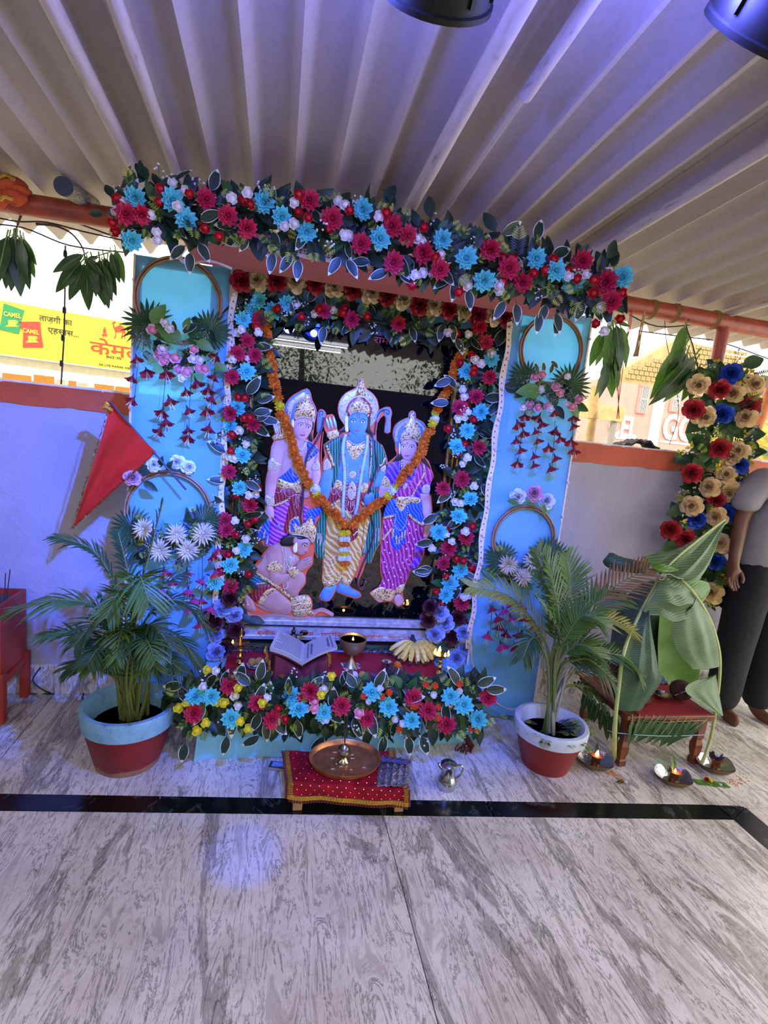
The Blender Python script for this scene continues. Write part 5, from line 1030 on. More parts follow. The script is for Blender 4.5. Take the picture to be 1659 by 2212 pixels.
# bananas
c_ = F(893, 1425, ZT)+V((0, .02, .075)); g = thing('banana_bunch', 'bunch of pale yellow bananas lying on the red altar cloth', 'bananas', F(893, 1425, ZT))
bm = M(); n = 9; bm.tube([(0, 0, 0), (.02, 0, .012), (.045, 0, .014), (.075, 0, .004), (.100, 0, -.008), (.112, 0, -.018)], [.005, .008, .0125, .0135, .0115, .006], 5); bm.tube([(.110, 0, -.0165), (.119, 0, -.025)], [.0072, .0055], 6, 1)
BAN = bm.mesh('banana', [fruitb, bantip])
for k in range(9):
    a = rad(-176+k*21.5); put(BAN, 'banana', g, c_, (0, rad(6+10*abs(sin(a))), a), 1.0+.12*abs(cos(a)))
for k in range(7):
    a = rad(-158+k*22.5); put(BAN, 'banana', g, c_+V((0, -.005, -.028)), (0, rad(12), a), .86)
bm = M(); bm.tube([c_+V((0, .01, .0)), c_+V((-.004, .02, .02)), c_+V((-.002, .035, .028))], [.016, .011, .009], 8); bm.obj('stalk', bantip, g)
# coconut with a marigold, cup, sweets
p = F(853, 1476, ZT); g = thing('coconut', 'brown husked coconut with a marigold on top, in front of the bananas', 'coconut', p, 'coconuts')
b = M(); b.ball(p+V((0, 0, .046)), (.041, .041, .047), 16, 12)
b.obj('husk', coir, g); b = M()
for k in range(40):
    a = R(0, 6.28); b.tube([p+V((.04*cos(a)*.9, .04*sin(a)*.9, .075)), p+V((.043*cos(a), .043*sin(a), .045)), p+V((.034*cos(a+.1), .034*sin(a+.1), .01))], .0012, 3)
b.obj('husk_fibre', coir, g, kind='stuff'); fl_(g, 'marigold', p+V((0, -.012, .09)), .018, (0, -.4, 1)); b = M(); b.tube([p+V((.004, -.03, .085)), p+V((-.012, -.05, .06))], .002, 4)
b.obj('stalk', whitep, g)
p = F(833, 1450, ZT); g = M(); g.lathe([(.021, 0), (.022, .002), (.0235, .045), (.026, .05), (.0245, .049), (.0215, .005), (0, .004)], 24, c=p); g.obj('steel_cup', steel, None, 'small stainless steel cup standing left of the coconut', 'cup')
p = F(775, 1472, ZT); k = M(); k.lathe([(0, .001), (.045, .001), (.056, .008), (.054, .009), (.043, .003), (0, .003)], 24, c=p); k.obj('silver_plate', steel, None, 'small silver plate of two sweets in front of the goblet', 'plate')
for (px, py, m_, lb) in ((764, 1467, milk, 'round white sweet on the silver plate'), (782, 1467, ladd, 'round golden sweet on the silver plate')):
    q = F(px, py, ZT+.006); b = M(); b.ball(q+V((0, 0, .018)), .0185, 14, 10); b.obj('laddu', m_, None, lb, 'sweet', 'round sweets on the altar')
p = F(552, 1440, ZT); k = M(); k.lathe([(0, .001), (.035, .001), (.044, .008), (.042, .009), (.033, .003), (0, .003)], 20, c=p); k.obj('small_plate', steel, None, 'small plate half hidden under the velvet stand at the left', 'plate')
for dx, dz, lb in ((-.016, 0, 'left'), (.014, 0, 'right')):
    b = M(); b.ball(p+V((dx, dx*.3, .023)), .019, 14, 10); b.obj('laddu', ladd, None, lb + ' one of the two golden brown sweets on the half hidden plate', 'sweet', 'round sweets on the altar')
p = F(812, 1468, ZT); b = M(); b.ball(p+V((0, 0, .006)), (.024, .012, .006), 10, 6); b.tube([p+V((.02, 0, .006)), p+V((.055, .01, .01))], .004, 5); b.obj('oil_spoon', bronze, None, 'dark metal spoon on the red cloth beside the sweets', 'spoon')
# ---------------- the low stool in front
zs = P(640, 1686, 1.765).z; A0, A1, B0, B1 = F(613, 1622, zs), F(846, 1624, zs), F(622, 1688, zs), F(880, 1706, zs)
g = thing('low_stool', 'low wooden stool under a red velvet cloth with gold border', 'stool', ((A0+B1)/2).xy.to_3d())
rv = NT('red_velvet'); _c = rv.coord(); rv.base(rv.ramp(rv.noise(_c, 25, 4), [(.3, '6a0814'), (.7, '961020')])); rv.b.inputs['Roughness'].default_value = .75; rv.b.inputs['Specular IOR Level'].default_value = .15; rv = rv.m
def top(u, v):
    if v < .62: p = A0.lerp(A1, u).lerp(B0.lerp(B1, u), v/.62); p.z += .0025*sin(u*21+v*9)
    else:
        t = (v-.62)/.38; p = B0.lerp(B1, u); p.y -= .004+.012*t+.004*sin(u*19)*t; p.z -= .058*t*(1+.06*sin(u*13)); p.x += .004*t
    return p, (0, .5, -1)
M().slab(top, 34, 22, .0025).obj('velvet_cloth', rv, g)
b = M()
for i in range(44):                                     # gold braid along the hem and the left side, then maroon picots
    u = (i+.5)/44; p = V(top(u, .93)[0])+V((0, -.003, 0)); q = V(top(u, .985)[0])+V((0, -.003, 0))
    b.box((p.x-.0075, p.y-.002, q.z), (p.x+.0075, p.y+.001, p.z+.008), 0); b.octa(q+V((0, -.001, -.006)), .006, 1)
for i in range(26):
    for u in (.02, .985):
        p = V(top(u, .02+.95*i/25)[0])+V((0, -.001, .002)); b.box((p.x-.008, p.y-.006, p.z-.001), (p.x+.008, p.y+.006, p.z+.0015), 0)
        p = V(top(0 if u < .5 else 1, .02+.95*i/25)[0]); b.octa(p+V((-.006 if u < .5 else .006, 0, 0)), .006, 1)
b.obj('gold_border', [goldtrim, velvet], g, smooth=False)
b = M(); silv = mat('sequin', 'd8c8b8', .2, .9)
for i in range(13):
    for j in range(9):
        u, v = (i+.5+.5*(j % 2))/13.5, .06+.1*j
        p = V(top(u, v)[0]); n = V((0, -.2, 1)) if v < .62 else V((0, -1, .2)); b.octa(p+n*.001, .0024)
b.obj('sequin', silv, g, kind='stuff', smooth=False)
for px, py in ((642, 1752), (861, 1755)):
    q = F(px, py); M().box((q.x-.017, q.y, 0), (q.x+.017, q.y+.03, zs-.004), bev=.003).obj('leg', wood, g, smooth=False)
for q in (A0, A1): M().box((q.x-.015+.03*(q == A0), q.y-.05, 0), (q.x+.015+.03*(q == A0), q.y-.02, zs-.004), bev=.003).obj('leg', wood, g, smooth=False)
b = M(); b.add([A0-V((0, 0, .004)), A1-V((0, 0, .004)), B1-V((0, 0, .004)), B0-V((0, 0, .004)), A0-V((0, 0, .02)), A1-V((0, 0, .02)), B1-V((0, 0, .02)), B0-V((0, 0, .02))], [(3, 2, 1, 0), (4, 5, 6, 7), (0, 1, 5, 4), (1, 2, 6, 5), (2, 3, 7, 6), (3, 0, 4, 7)]); b.obj('seat_board', wood, g, smooth=False)
p = F(745, 1645, zs+.003); k_ = psz(1, p); g = M(); g.lathe([(0, .002), (66*k_, .002), (71*k_, .003), (76*k_, .020), (78*k_, .022), (78*k_, .019), (73*k_, .001), (66*k_, 0), (0, 0)], 48, mx=MX.Translation(p) @ MX.Diagonal((1, .84, 1, 1))); g.obj('copper_tray', copper, None, 'round worn copper tray on the red stool', 'tray')
q = F(741, 1646, zs+.006); g = thing('incense_holder', 'little brass pot holding incense sticks, in the copper tray', 'incense holder', q)
M().lathe([(.024, 0), (.025, .006), (.016, .016), (.013, .026), (.02, .034), (.026, .044), (.024, .054), (.018, .058), (.02, .063), (.012, .072), (.006, .076), (.003, .072)], 20, c=q).obj('pot', mat('silvery_brass', 'a99c84', .22, 1), g)
for px, py in ((744, 1540), (752, 1536), (748, 1562)):
    b = M(); e = P(px, py, q.y+.01); b.tube([q+V((0, 0, .066)), e], .0016, 5); b.obj('incense_stick', mat('incense_brown', '3a2418', .9), g)
b = M()
for k in range(14): a = R(0, 6.28); r_ = R(.02, .1); c2 = p+V((r_*cos(a), r_*sin(a)*.8, .004)); b.box(c2-V((R(.003, .009), .002, 0)), c2+V((R(.003, .009), .002, .002)))
b.obj('matchstick_scraps', mat('spent_match', 'c8ab84', .8), None, 'spent matches and crumbs lying in the copper tray', 'matches', kind='stuff', smooth=False)
pk = NT('clear_plastic_wrap'); pk.b.inputs['Base Color'].default_value = lin('8d8c96'); pk.b.inputs['Roughness'].default_value = .14; pk.b.inputs['Metallic'].default_value = .85; pk.bump(pk.noise(pk.coord(), 70, 4, .6, 1.5), .8, .01); pk = pk.m
c0, c1, c2, c3 = F(822, 1630, zs+.004), F(888, 1640, zs+.004), F(881, 1700, zs+.004), F(812, 1697, zs+.004)
def fn(u, v):
    p = c0.lerp(c1, u).lerp(c3.lerp(c2, u), v); p.z += .012*sin(pi*u)*sin(pi*min(v, .9))+R(-.002, .002)+.003*sin(u*30)
    return p, (0, 0, -1)
g = thing('incense_packet', 'crinkled clear plastic packet of incense lying on the red stool', 'packet', c3); M().slab(fn, 16, 12, .004).obj('wrapper', pk, g, smooth=False)
b = M()
for k in range(5): p = c0.lerp(c1, .12+.17*k).lerp(c3.lerp(c2, .12+.17*k), .3); b.lathe([(0, .019), (.011, .019), (.011, .0165)], 12, k % 2, c=p)
b.obj('printed_dots', [mat('violet_print', '6a3a78', .4), mat('blue_print', '2a4c78', .4)], g)
p = F(603, 1659); g = thing('matchbox', 'small dark matchbox on the marble beside the red stool', 'matchbox', p); mx = MX.Translation(p) @ MX.Rotation(rad(-14), 4, 'Z')
M().box((-.04, -.02, 0), (.04, .022, .014), mx=mx, bev=.0015).obj('sleeve', mat('dark_blue_card', '1e2430', .5), g, smooth=False); M().box((-.03, -.014, .014), (.03, .016, .0146), mx=mx).obj('printed_label', mat('match_label', '6c86b0', .5, var=.6, vs=90), g, smooth=False); M().box((-.04, -.0208, .002), (.04, -.02, .012), mx=mx).obj('striker', mat('match_striker', '8a857c', .8), g, smooth=False)
p = F(965, 1706)+V((0, .012, 0)); k_ = psz(1, p); g = thing('steel_jug', 'small lidded stainless steel jug standing on the marble floor', 'jug', p)
M().lathe([(15*k_, 0), (18*k_, .004), (20.5*k_, .03), (20*k_, .042), (16.5*k_, .055), (15.5*k_, .06), (15.5*k_, .1), (16.5*k_, .104), (16*k_, .104)], 28, c=p).obj('body', steel, g)
M().lathe([(17.5*k_, .104), (17.5*k_, .108), (12*k_, .116), (4*k_, .12), (0, .121)], 28, c=p).obj('lid', steel, g)
b = M(); b.tube(smooth([p+V((15*k_, 0, .098)), p+V((28*k_, 0, .098)), p+V((34*k_, 0, .085)), p+V((30*k_, 0, .055)), p+V((18*k_, 0, .04))], 5), .0042, 8); b.obj('handle', steel, g)
b = M(); b.tube([p+V((-14*k_, 0, .09)), p+V((-20*k_, 0, .1)), p+V((-23*k_, 0, .11))], [.010, .007, .004], 8); b.obj('spout', steel, g)
# ================================================================== hoops, flag, palms and the box at the left
hoopm = NT('hoop_wood'); _c = hoopm.coord(); hoopm.base(hoopm.ramp(hoopm.noise(_c, 20, 5, .6), [(.3, '77573c'), (.7, 'a47e58')])); hoopm.b.inputs['Roughness'].default_value = .5; hoopm = hoopm.m
def hoop(px, py, rpx, Y, label):
    c = P(px, py, Y); r_ = psz(rpx, c); g = thing('flower_hoop', label, 'wreath', c, 'wooden hoops hung on the blue panels'); g['_'] = 0; del g['_']
    for rr, w_ in ((r_, .0055), (r_-.011, .0048)):
        b = M(); n = 64
        for i in range(n):
            pass
        def fn(u, v): a, q = 2*pi*u, 2*pi*v; return (c.x+(rr+w_*cos(q))*cos(a), c.y+.009*sin(q), c.z+(rr+w_*cos(q))*sin(a))
        b.grid(fn, n, 8, 0, closeu=True, closev=True); b.obj('hoop_ring', hoopm, g)
    return g
BB = []
for s_ in range(3):
    b = M()
    for k in range(46):
        p = V((R(-1, 1), R(-.6, .7), R(0, .5))); b.octa(p, R(.028, .05), 1)
        if k % 2: b.tube([(p.x*.3, p.y*.2-.3, -.1), p], .007, 3, 0, cap=False)
    BB.append(b.mesh('babys_breath', [green2, whitep]))
def breath(g, Y, x0, x1, y0, y1, n, spx):
    for k in range(n):
        p = P(R(x0, x1), R(y0, y1), Y-.03+R(-.02, .01)); put(BB[k % 3], 'babys_breath', g, p, rotn(toeye(p, .4)), psz(spx, p), kind='stuff')
def fans(g, Y, lst):
    for x, y, s_, a in lst: p = P(x, y, Y-.025); lf_(g, 'fan', p, psz(s_, p), scrdir(rad(a)), (R(-.25, .25), -1, .15))
def blades(g, key, Y, lst):
    for x0, y0, x1, y1 in lst:
        p = P(x0, y0, Y-.05); d = P(x1, y1, Y-.06)-p; lf_(g, key, p, d.length, d, (R(-.3, .3), -1, .25))
def lilies(g, key, s, Y, rpx):
    for x, y in pts(s):
        p = P(x, y-rpx*.45, Y-R(.035, .07)); fl_(g, key, p, psz(rpx*1.45*R(.9, 1.15), p), (R(-.5, .5), -.35+R(-.3, .2), -1))
def threads(g, Y, lst):
    for x0, y0, x1, y1 in lst:
        b = M(); b.tube(smooth([P(x0, y0, Y-.045), P((x0+x1)/2+R(-2, 2), (y0+y1)/2, Y-.05), P(x1, y1, Y-.05)], 5), .0013, 4); b.obj('hanging_string', green, g)
def filler(g, Y, x0, x1, y0, y1, n, keys=('leaf', 'leaf2', 'fern')):
    for k in range(n):
        p = P(R(x0, x1), R(y0, y1), Y-.015+R(-.01, .01)); lf_(g, keys[k % len(keys)], p, psz(R(30, 44), p), scrdir(R(0, 6.28)))
Y = YL-.012
g = hoop(386, 650, 89, Y, 'upper wooden hoop on the left blue panel with pink buds and hanging red flowers')
filler(g, Y, 300, 460, 710, 790, 34); fans(g, Y, [(318, 700, 66, 150), (452, 716, 52, 50)]); blades(g, 'big', Y, [(328, 700, 356, 656), (392, 742, 336, 697), (424, 737, 462, 757), (462, 788, 495, 800), (400, 715, 408, 684)]); blades(g, 'vari', Y, [(380, 715, 372, 690), (425, 700, 390, 720)])
breath(g, Y, 290, 455, 725, 795, 16, 17); flowers(g, 'bud_pk', '330,714 348,753 344,767 360,771 378,772 354,781 417,753 428,796 443,797 386,800 403,804', Y-.06, 11); flowers(g, 'bud_w', '357,697 369,708 417,775 433,779 394,817 350,752', Y-.06, 10)
lilies(g, 'lily_r', '294,777 316,806 287,820 289,867 358,808 365,867 352,893 358,913 347,934 423,829 401,849 405,889 405,931 408,947 468,773 464,817 450,844 459,864 446,889 452,927', Y, 16); threads(g, Y, [(298, 780, 290, 870), (360, 790, 348, 935), (415, 800, 408, 945), (466, 775, 452, 930)])
Y = YR-.012
g = hoop(1191, 757, 73, Y, 'upper wooden hoop on the right blue panel with pink buds and hanging red flowers')
filler(g, Y, 1120, 1245, 825, 880, 26); fans(g, Y, [(1138, 818, 46, 125), (1232, 832, 54, 35)]); blades(g, 'big', Y, [(1168, 845, 1117, 845), (1228, 876, 1254, 902)]); blades(g, 'vari', Y, [(1162, 806, 1156, 782), (1173, 806, 1175, 780), (1188, 806, 1196, 784), (1205, 795, 1190, 778)])
breath(g, Y, 1130, 1240, 815, 885, 15, 15); flowers(g, 'bud_pk', '1158,814 1172,809 1203,835 1209,848 1146,875 1163,881 1182,876 1236,878 1252,863', Y-.06, 9); flowers(g, 'bud_w', '1170,842 1225,812 1130,878 1224,874 1190,882', Y-.06, 8)
lilies(g, 'lily_r', '1134,902 1118,918 1130,937 1115,954 1124,974 1118,1003 1165,904 1170,918 1156,935 1161,954 1153,988 1153,1007 1197,895 1201,933 1209,950 1185,969 1199,992 1189,1014 1240,904 1237,923 1234,956 1240,974', Y, 14); threads(g, Y, [(1135, 885, 1118, 1003), (1168, 890, 1152, 1010), (1200, 890, 1192, 1012), (1240, 890, 1236, 975)])
Y = YL-.012
g = hoop(364, 1106, 88, Y, 'lower wooden hoop on the left blue panel with cream mums and hanging magenta flowers')
filler(g, Y, 265, 460, 1120, 1210, 34); fans(g, Y, [(285, 1138, 52, 155), (440, 1125, 44, 60), (452, 1140, 46, 10)]); breath(g, Y, 300, 450, 1130, 1215, 16, 17)
flowers(g, 'mum', '311,1143 440,1154 380,1154 406,1188 344,1188', Y-.06, 26); flowers(g, 'rose_pink', '286,1032', Y-.03, 18); flowers(g, 'rose_white', '332,1003 383,998 407,1009', Y-.03, 17); blades(g, 'leaf', Y, [(300, 1022, 320, 1005), (345, 1010, 350, 985), (360, 1015, 372, 995), (310, 1040, 340, 1062)])
lilies(g, 'lily_m', '355,1240 404,1240 438,1258 373,1260 349,1278 407,1280 362,1292 418,1298 435,1300 407,1318 458,1318 471,1192 273,1216 432,1348 465,1240', Y, 16); lilies(g, 'lily_r', '244,1280 250,1300 460,1205', Y, 15); threads(g, Y, [(355, 1200, 352, 1295), (405, 1200, 408, 1320), (437, 1200, 434, 1350)])
Y = YR-.012
g = hoop(1131, 1164, 72, Y, 'lower wooden hoop on the right blue panel, half behind the potted palm')
filler(g, Y, 1070, 1210, 1195, 1260, 26); fans(g, Y, [(1086, 1208, 46, 150), (1185, 1200, 46, 60), (1198, 1206, 42, 30)]); breath(g, Y, 1085, 1190, 1190, 1260, 14, 16)
flowers(g, 'mum', '1099,1220 1128,1247 1154,1215', Y-.06, 25); flowers(g, 'rose_white', '1119,1072 1182,1083', Y-.03, 17); flowers(g, 'rose_pink', '1155,1066', Y-.035, 19); blades(g, 'leaf2', Y, [(1120, 1085, 1097, 1082), (1140, 1085, 1155, 1092), (1172, 1090, 1178, 1112)])
lilies(g, 'lily_m', '1068,1285 1103,1305 1087,1322 1054,1376 1082,1397 1103,1338 1124,1312', Y, 15); lilies(g, 'lily_r', '1061,1318 1073,1338 1080,1356 1133,1337 1094,1372 1126,1374 1112,1400 1147,1398 1156,1355', Y, 15); threads(g, Y, [(1070, 1260, 1058, 1380), (1100, 1260, 1085, 1400), (1130, 1260, 1115, 1400)])
# ---------------- pennant
g = thing('pennant', 'red triangular pennant edged with gold tinsel, hanging from a stick at the left', 'flag', P(240, 872, 2.33))
A_, B_, C_ = P(240, 872, 2.34), P(336, 977, 2.32), P(158, 1140, 2.36)
def fn(u, v):
    top_ = A_.lerp(B_, u); p = top_.lerp(C_, v); w_ = (1-v); p.y += .02*sin(u*7+v*3)*w_+.012*sin(u*16)*w_*v
    return p, (.2, 1, 0)
M().slab(fn, 22, 22, .0015).obj('red_cloth', mat('red_pennant_cloth', 'd8260c', .7, var=.15, vs=8, trans=.35), g)
b = M()
for pa, pb in ((A_, C_), (C_, B_)):
    L = (pb-pa).length; n = int(L/.0022)
    for k in range(n):
        p = pa.lerp(pb, k/n)+V((0, -.012, 0)); d = V((R(-1, 1), R(-1, .4), R(-1, 1))).normalized()*R(.009, .018); q = d.cross(V((.3, .2, .9))).normalized()*.0022
        b.add([p-q, p+q, p+d], [(0, 1, 2)])
b.obj('gold_tinsel', mat('gold_tinsel', 'b98432', .25, .9, var=.4, vs=200), g, kind='stuff', smooth=False)
b = M(); s0, s1 = P(238, 868, 2.335), P(402, 1058, 2.33); b.tube([s0, s1], .0045, 8); b.obj('stick', mat('dark_stick', '3a2a26', .6), g)
b = M(); b.tube([P(234, 872, 2.33), P(228, 880, 2.33), P(243, 888, 2.33)], [.012, .014, .006], 6); b.obj('knot', goldtrim, g)
# ---------------- potted palms
soil = mat('dark_potting_soil', '2a231c', .95, bump=1, bs=60)
PALM = {}
def frond(parent, base, mid, tip, n, L, m_, wid=.0125, droop=.35, t0=.3, up=V((0, 0, 1)), name='frond'):
    c = smooth([base, mid[0] if isinstance(mid, list) else mid, *(mid[1:] if isinstance(mid, list) else []), tip], 8); b = M(); N_ = len(c)
    b.tube(c, [.007*(1-.75*i/(N_-1)) for i in range(N_)], 6, 1)
    n = int(n*1.35)
    for k in range(n):
        t = t0+(1-t0)*(k+.5)/n; f = t*(N_-1); i = min(int(f), N_-2); p = c[i].lerp(c[i+1], f-i); d = (c[i+1]-c[i]).normalized()
        side = d.cross(up)
        if side.length < .05: side = d.cross(V((0, 1, 0)))
        side.normalize(); nn = side.cross(d).normalized(); ll = L*(sin(pi*(.14+.8*(t-t0)/(1-t0)))**.6)*R(.85, 1.1)
        for s_ in (-1, 1):
            a = d*(.75+.5*t)+side*s_*1.0+nn*R(.05, .4); a.normalize(); q = [p]; dr = droop*R(.7, 1.3)
            for j in range(1, 4): q.append(p+a*ll*j/3+V((0, 0, -dr*ll*(j/3)**2)))
            w_ = (a.cross(nn)).normalized(); vs = []
            for j, ww in enumerate((.35, 1, .8)): vs += [q[j]-w_*wid*ww*.5, q[j]+nn*wid*.22*ww, q[j]+w_*wid*ww*.5]
            vs.append(q[3]); b.add(vs, [(0, 1, 4, 3), (1, 2, 5, 4), (3, 4, 7, 6), (4, 5, 8, 7), (6, 7, 9), (7, 8, 9)], 0)
    return b.obj(name, [m_, stemg], parent)
stemg = mat('palm_stem', '5f6a34', .5, var=.2); pl1 = mat('palm_leaflet_dark', '2c4a22', .45, var=.3, vs=10, trans=.2); pl2 = mat('palm_leaflet', '4a6a2c', .45, var=.3, vs=10, trans=.25); pl3 = mat('palm_leaflet_yellowing', '8c8a32', .5, var=.3, vs=10, trans=.25); pl4 = mat('palm_leaflet_dry', '7a5c34', .7, var=.35, vs=12, trans=.15)
def pot(g, c, rb, rt, h, rimh, m_body, m_rim, lip):
    M().lathe([(rb, 0), (rb*1.02, .004), (rb+(rt-rb)*.8, h-rimh)], 40, c=c).obj('pot_body', m_body, g)
    q = rb+(rt-rb)*.8
    M().lathe([(q, h-rimh), (q+lip*.6, h-rimh+.004), (rt+lip*.2, h-.012), (rt, h), (rt-.016, h+.001), (rt-.028, h-.012), (q-.035, h-.10)], 40, c=c).obj('pot_rim', m_rim, g)
    M().lathe([(q-.034, h-.085), (0, h-.078)], 30, c=c).obj('soil', soil, g)
redpot = NT('red_painted_pot'); _c = redpot.coord(); zz = redpot.t.nodes.new('ShaderNodeSeparateXYZ'); redpot.l(_c, zz.inputs[0])
ad = redpot.t.nodes.new('ShaderNodeMath'); ad.operation = 'MULTIPLY_ADD'; redpot.l(redpot.noise(_c, 18, 5), ad.inputs[0]); ad.inputs[1].default_value = -.045; redpot.l(zz.outputs[2], ad.inputs[2])
redpot.base(redpot.mul(redpot.ramp(ad.outputs[0], [(0, '8d6a58'), (.0, '8d6a58'), (.004, '7a1a1c'), (1, '7a1a1c')]), redpot.ramp(redpot.noise(_c, 8, 5), [(.3, 'c8c0c0'), (.6, 'ffffff')]), 1)); redpot.b.inputs['Roughness'].default_value = .55; redpot = redpot.m
bluerim = NT('worn_blue_rim'); _c = bluerim.coord(); bluerim.base(bluerim.ramp(bluerim.noise(_c, 22, 7, .7), [(.28, '3c4850'), (.4, '6c9ab4'), (.7, '7fb0c8')])); bluerim.bump(bluerim.noise(_c, 40, 5), .5, .006); bluerim = bluerim.m
pc = F(272, 1650); pc.y += .03; k_ = psz(1, pc); hp = P(278, 1516, pc.y).z
g = thing('potted_palm', 'bushy areca palm in a big red pot with a worn blue rim, at the left', 'potted plant', pc, 'potted areca palms')
pot(g, pc, 63*k_, 94*k_, hp, .08, redpot, bluerim, .012)
sb = pc+V((.0, .01, hp-.07))
def stems(g, sb, n, spread, h, m_=None):
    for k in range(n):
        a = R(0, 6.28); r_ = R(0, spread); p = sb+V((r_*cos(a), r_*sin(a), 0)); b = M(); b.tube(smooth([p, p+V((R(-.02, .02), R(-.02, .02), h*.5)), p+V((R(-.06, .06), R(-.05, .05), h*R(.8, 1.2)))], 4), [.0075, .0075, .007, .007, .006, .0055, .005, .0045, .004], 7); b.obj('cane', m_ or stemg, g)
stems(g, sb, 16, .07, .3)
YY = pc.y
FR = [([(252, 1420), (211, 1318), (130, 1296)], (28, 1318), -.12, 20, .16, pl2), ([(262, 1400), (247, 1270), (200, 1190)], (125, 1160), -.05, 20, .13, pl1), ([(285, 1380), (306, 1262), (330, 1170)], (352, 1085), .02, 16, .15, pl1), ([(290, 1400), (330, 1320), (390, 1298)], (452, 1360), .0, 18, .12, pl1),
      ([(295, 1420), (345, 1380), (390, 1385)], (432, 1440), -.05, 16, .11, pl1), ([(250, 1440), (200, 1390), (150, 1368)], (95, 1372), -.08, 18, .12, pl2), ([(255, 1450), (215, 1430), (180, 1430)], (145, 1445), -.12, 16, .11, pl1), ([(278, 1380), (296, 1285), (302, 1245)], (322, 1300), -.28, 16, .16, pl2),
      ([(270, 1420), (272, 1330), (258, 1280)], (232, 1330), -.22, 16, .12, pl2), ([(282, 1430), (300, 1370), (330, 1350)], (370, 1400), -.2, 16, .12, pl1), ([(268, 1430), (240, 1360), (205, 1345)], (165, 1390), -.2, 16, .12, pl1), ([(275, 1440), (280, 1390), (265, 1360)], (250, 1420), -.25, 14, .10, pl2), ([(290, 1440), (320, 1410), (350, 1415)], (392, 1450), -.15, 14, .10, pl1), ([(285, 1400), (290, 1300), (270, 1210)], (255, 1150), .06, 16, .12, pl1),
      ([(272, 1420), (300, 1330), (345, 1270)], (400, 1240), .04, 16, .13, pl1), ([(262, 1450), (235, 1410), (215, 1400)], (190, 1432), -.3, 14, .10, pl1), ([(282, 1440), (306, 1390), (318, 1385)], (335, 1425), -.3, 14, .10, pl2), ([(270, 1440), (262, 1400), (240, 1330)], (215, 1290), -.05, 15, .12, pl1)]
for mid, tip, dy, n, L, m_ in FR:
    frond(g, sb+V((R(-.03, .03), R(-.03, .03), .0)), [P(x, y, YY+dy*(i+1)/4) for i, (x, y) in enumerate(mid)], P(tip[0], tip[1], YY+dy), n, L, m_, t0=.38)
for k in range(16):                                     # shorter inner fronds that hide the canes
    a = R(-1.1, 1.1); x = 272+R(-16, 16); q = (x+110*sin(a), 1452-70*cos(a)*R(.5, 1.25)); dy = R(-.28, .12)
    frond(g, sb+V((R(-.04, .04), R(-.04, .04), 0)), [P(x+20*sin(a), 1462, YY+dy*.3), P((x+q[0])/2, q[1]-12, YY+dy*.7)], P(q[0], q[1]+R(5, 55), YY+dy), 15, R(.08, .12), (pl1, pl1, pl2)[k % 3], wid=.011, t0=.3)
pc = F(1181, 1655); pc.y += .02; k_ = psz(1, pc); hp = P(1190, 1556, pc.y).z
whiterim = mat('chalky_white_rim', 'b4bcc4', .6, var=.12, vs=20); redpot2 = mat('plain_red_pot', '7c1f1c', .55, var=.15, vs=12)
g = thing('potted_palm', 'areca palm with yellowing fronds in a red pot with a pale rim, at the right', 'potted plant', pc, 'potted areca palms')
pot(g, pc, 48*k_, 76*k_, hp, .06, redpot2, whiterim, .018); sb = pc+V((0, .01, hp-.06)); YY = pc.y
stems(g, sb, 7, .035, .3, mat('grey_palm_cane', '8d8a78', .6, var=.3))
FR = [([(1188, 1430), (1159, 1352), (1100, 1288)], (1015, 1268), -.02, 22, .15, pl3), ([(1195, 1430), (1200, 1323), (1173, 1242)], (1158, 1190), .02, 22, .15, pl2), ([(1207, 1420), (1262, 1326), (1307, 1295)], (1352, 1292), .05, 18, .13, pl2), ([(1212, 1420), (1256, 1320), (1330, 1265)], (1402, 1228), .1, 18, .17, pl4),
      ([(1212, 1440), (1283, 1412), (1350, 1420)], (1386, 1460), -.06, 18, .12, pl2), ([(1210, 1420), (1250, 1345), (1310, 1335)], (1370, 1362), -.03, 18, .13, pl3), ([(1215, 1470), (1270, 1450), (1320, 1450)], (1372, 1466), .02, 14, .11, pl4), ([(1215, 1490), (1262, 1482), (1290, 1500)], (1312, 1545), .1, 14, .12, pl1),
      ([(1192, 1430), (1206, 1340), (1196, 1270)], (1182, 1205), -.06, 22, .16, pl2), ([(1200, 1420), (1225, 1300), (1230, 1250)], (1222, 1200), .04, 20, .15, pl2), ([(1204, 1430), (1232, 1360), (1262, 1330)], (1300, 1350), -.14, 18, .13, pl2), ([(1185, 1450), (1165, 1390), (1148, 1380)], (1130, 1420), -.1, 14, .10, pl1), ([(1205, 1440), (1235, 1400), (1265, 1395)], (1300, 1420), -.12, 16, .12, pl2), ([(1198, 1440), (1210, 1380), (1190, 1330)], (1165, 1300), -.15, 16, .12, pl2), ([(1210, 1450), (1250, 1425), (1280, 1430)], (1325, 1470), -.1, 14, .12, pl1)]
for mid, tip, dy, n, L, m_ in FR:
    frond(g, sb+V((R(-.02, .02), R(-.02, .02), .0)), [P(x, y, YY+dy*(i+1)/4) for i, (x, y) in enumerate(mid)], P(tip[0], tip[1], YY+dy), n, L, m_, t0=.36, up=V((0, -.5, 1)), droop=.15 if m_ != pl1 else .5)
for k in range(26):
    a = R(-3.6, .6); r_ = R(.05, 68*k_); p = sb+V((r_*cos(a), r_*sin(a), .03)); lf_(g, 'fern', p, R(.05, .09), V((cos(a), sin(a), R(-.1, .6))), (0, 0, 1))
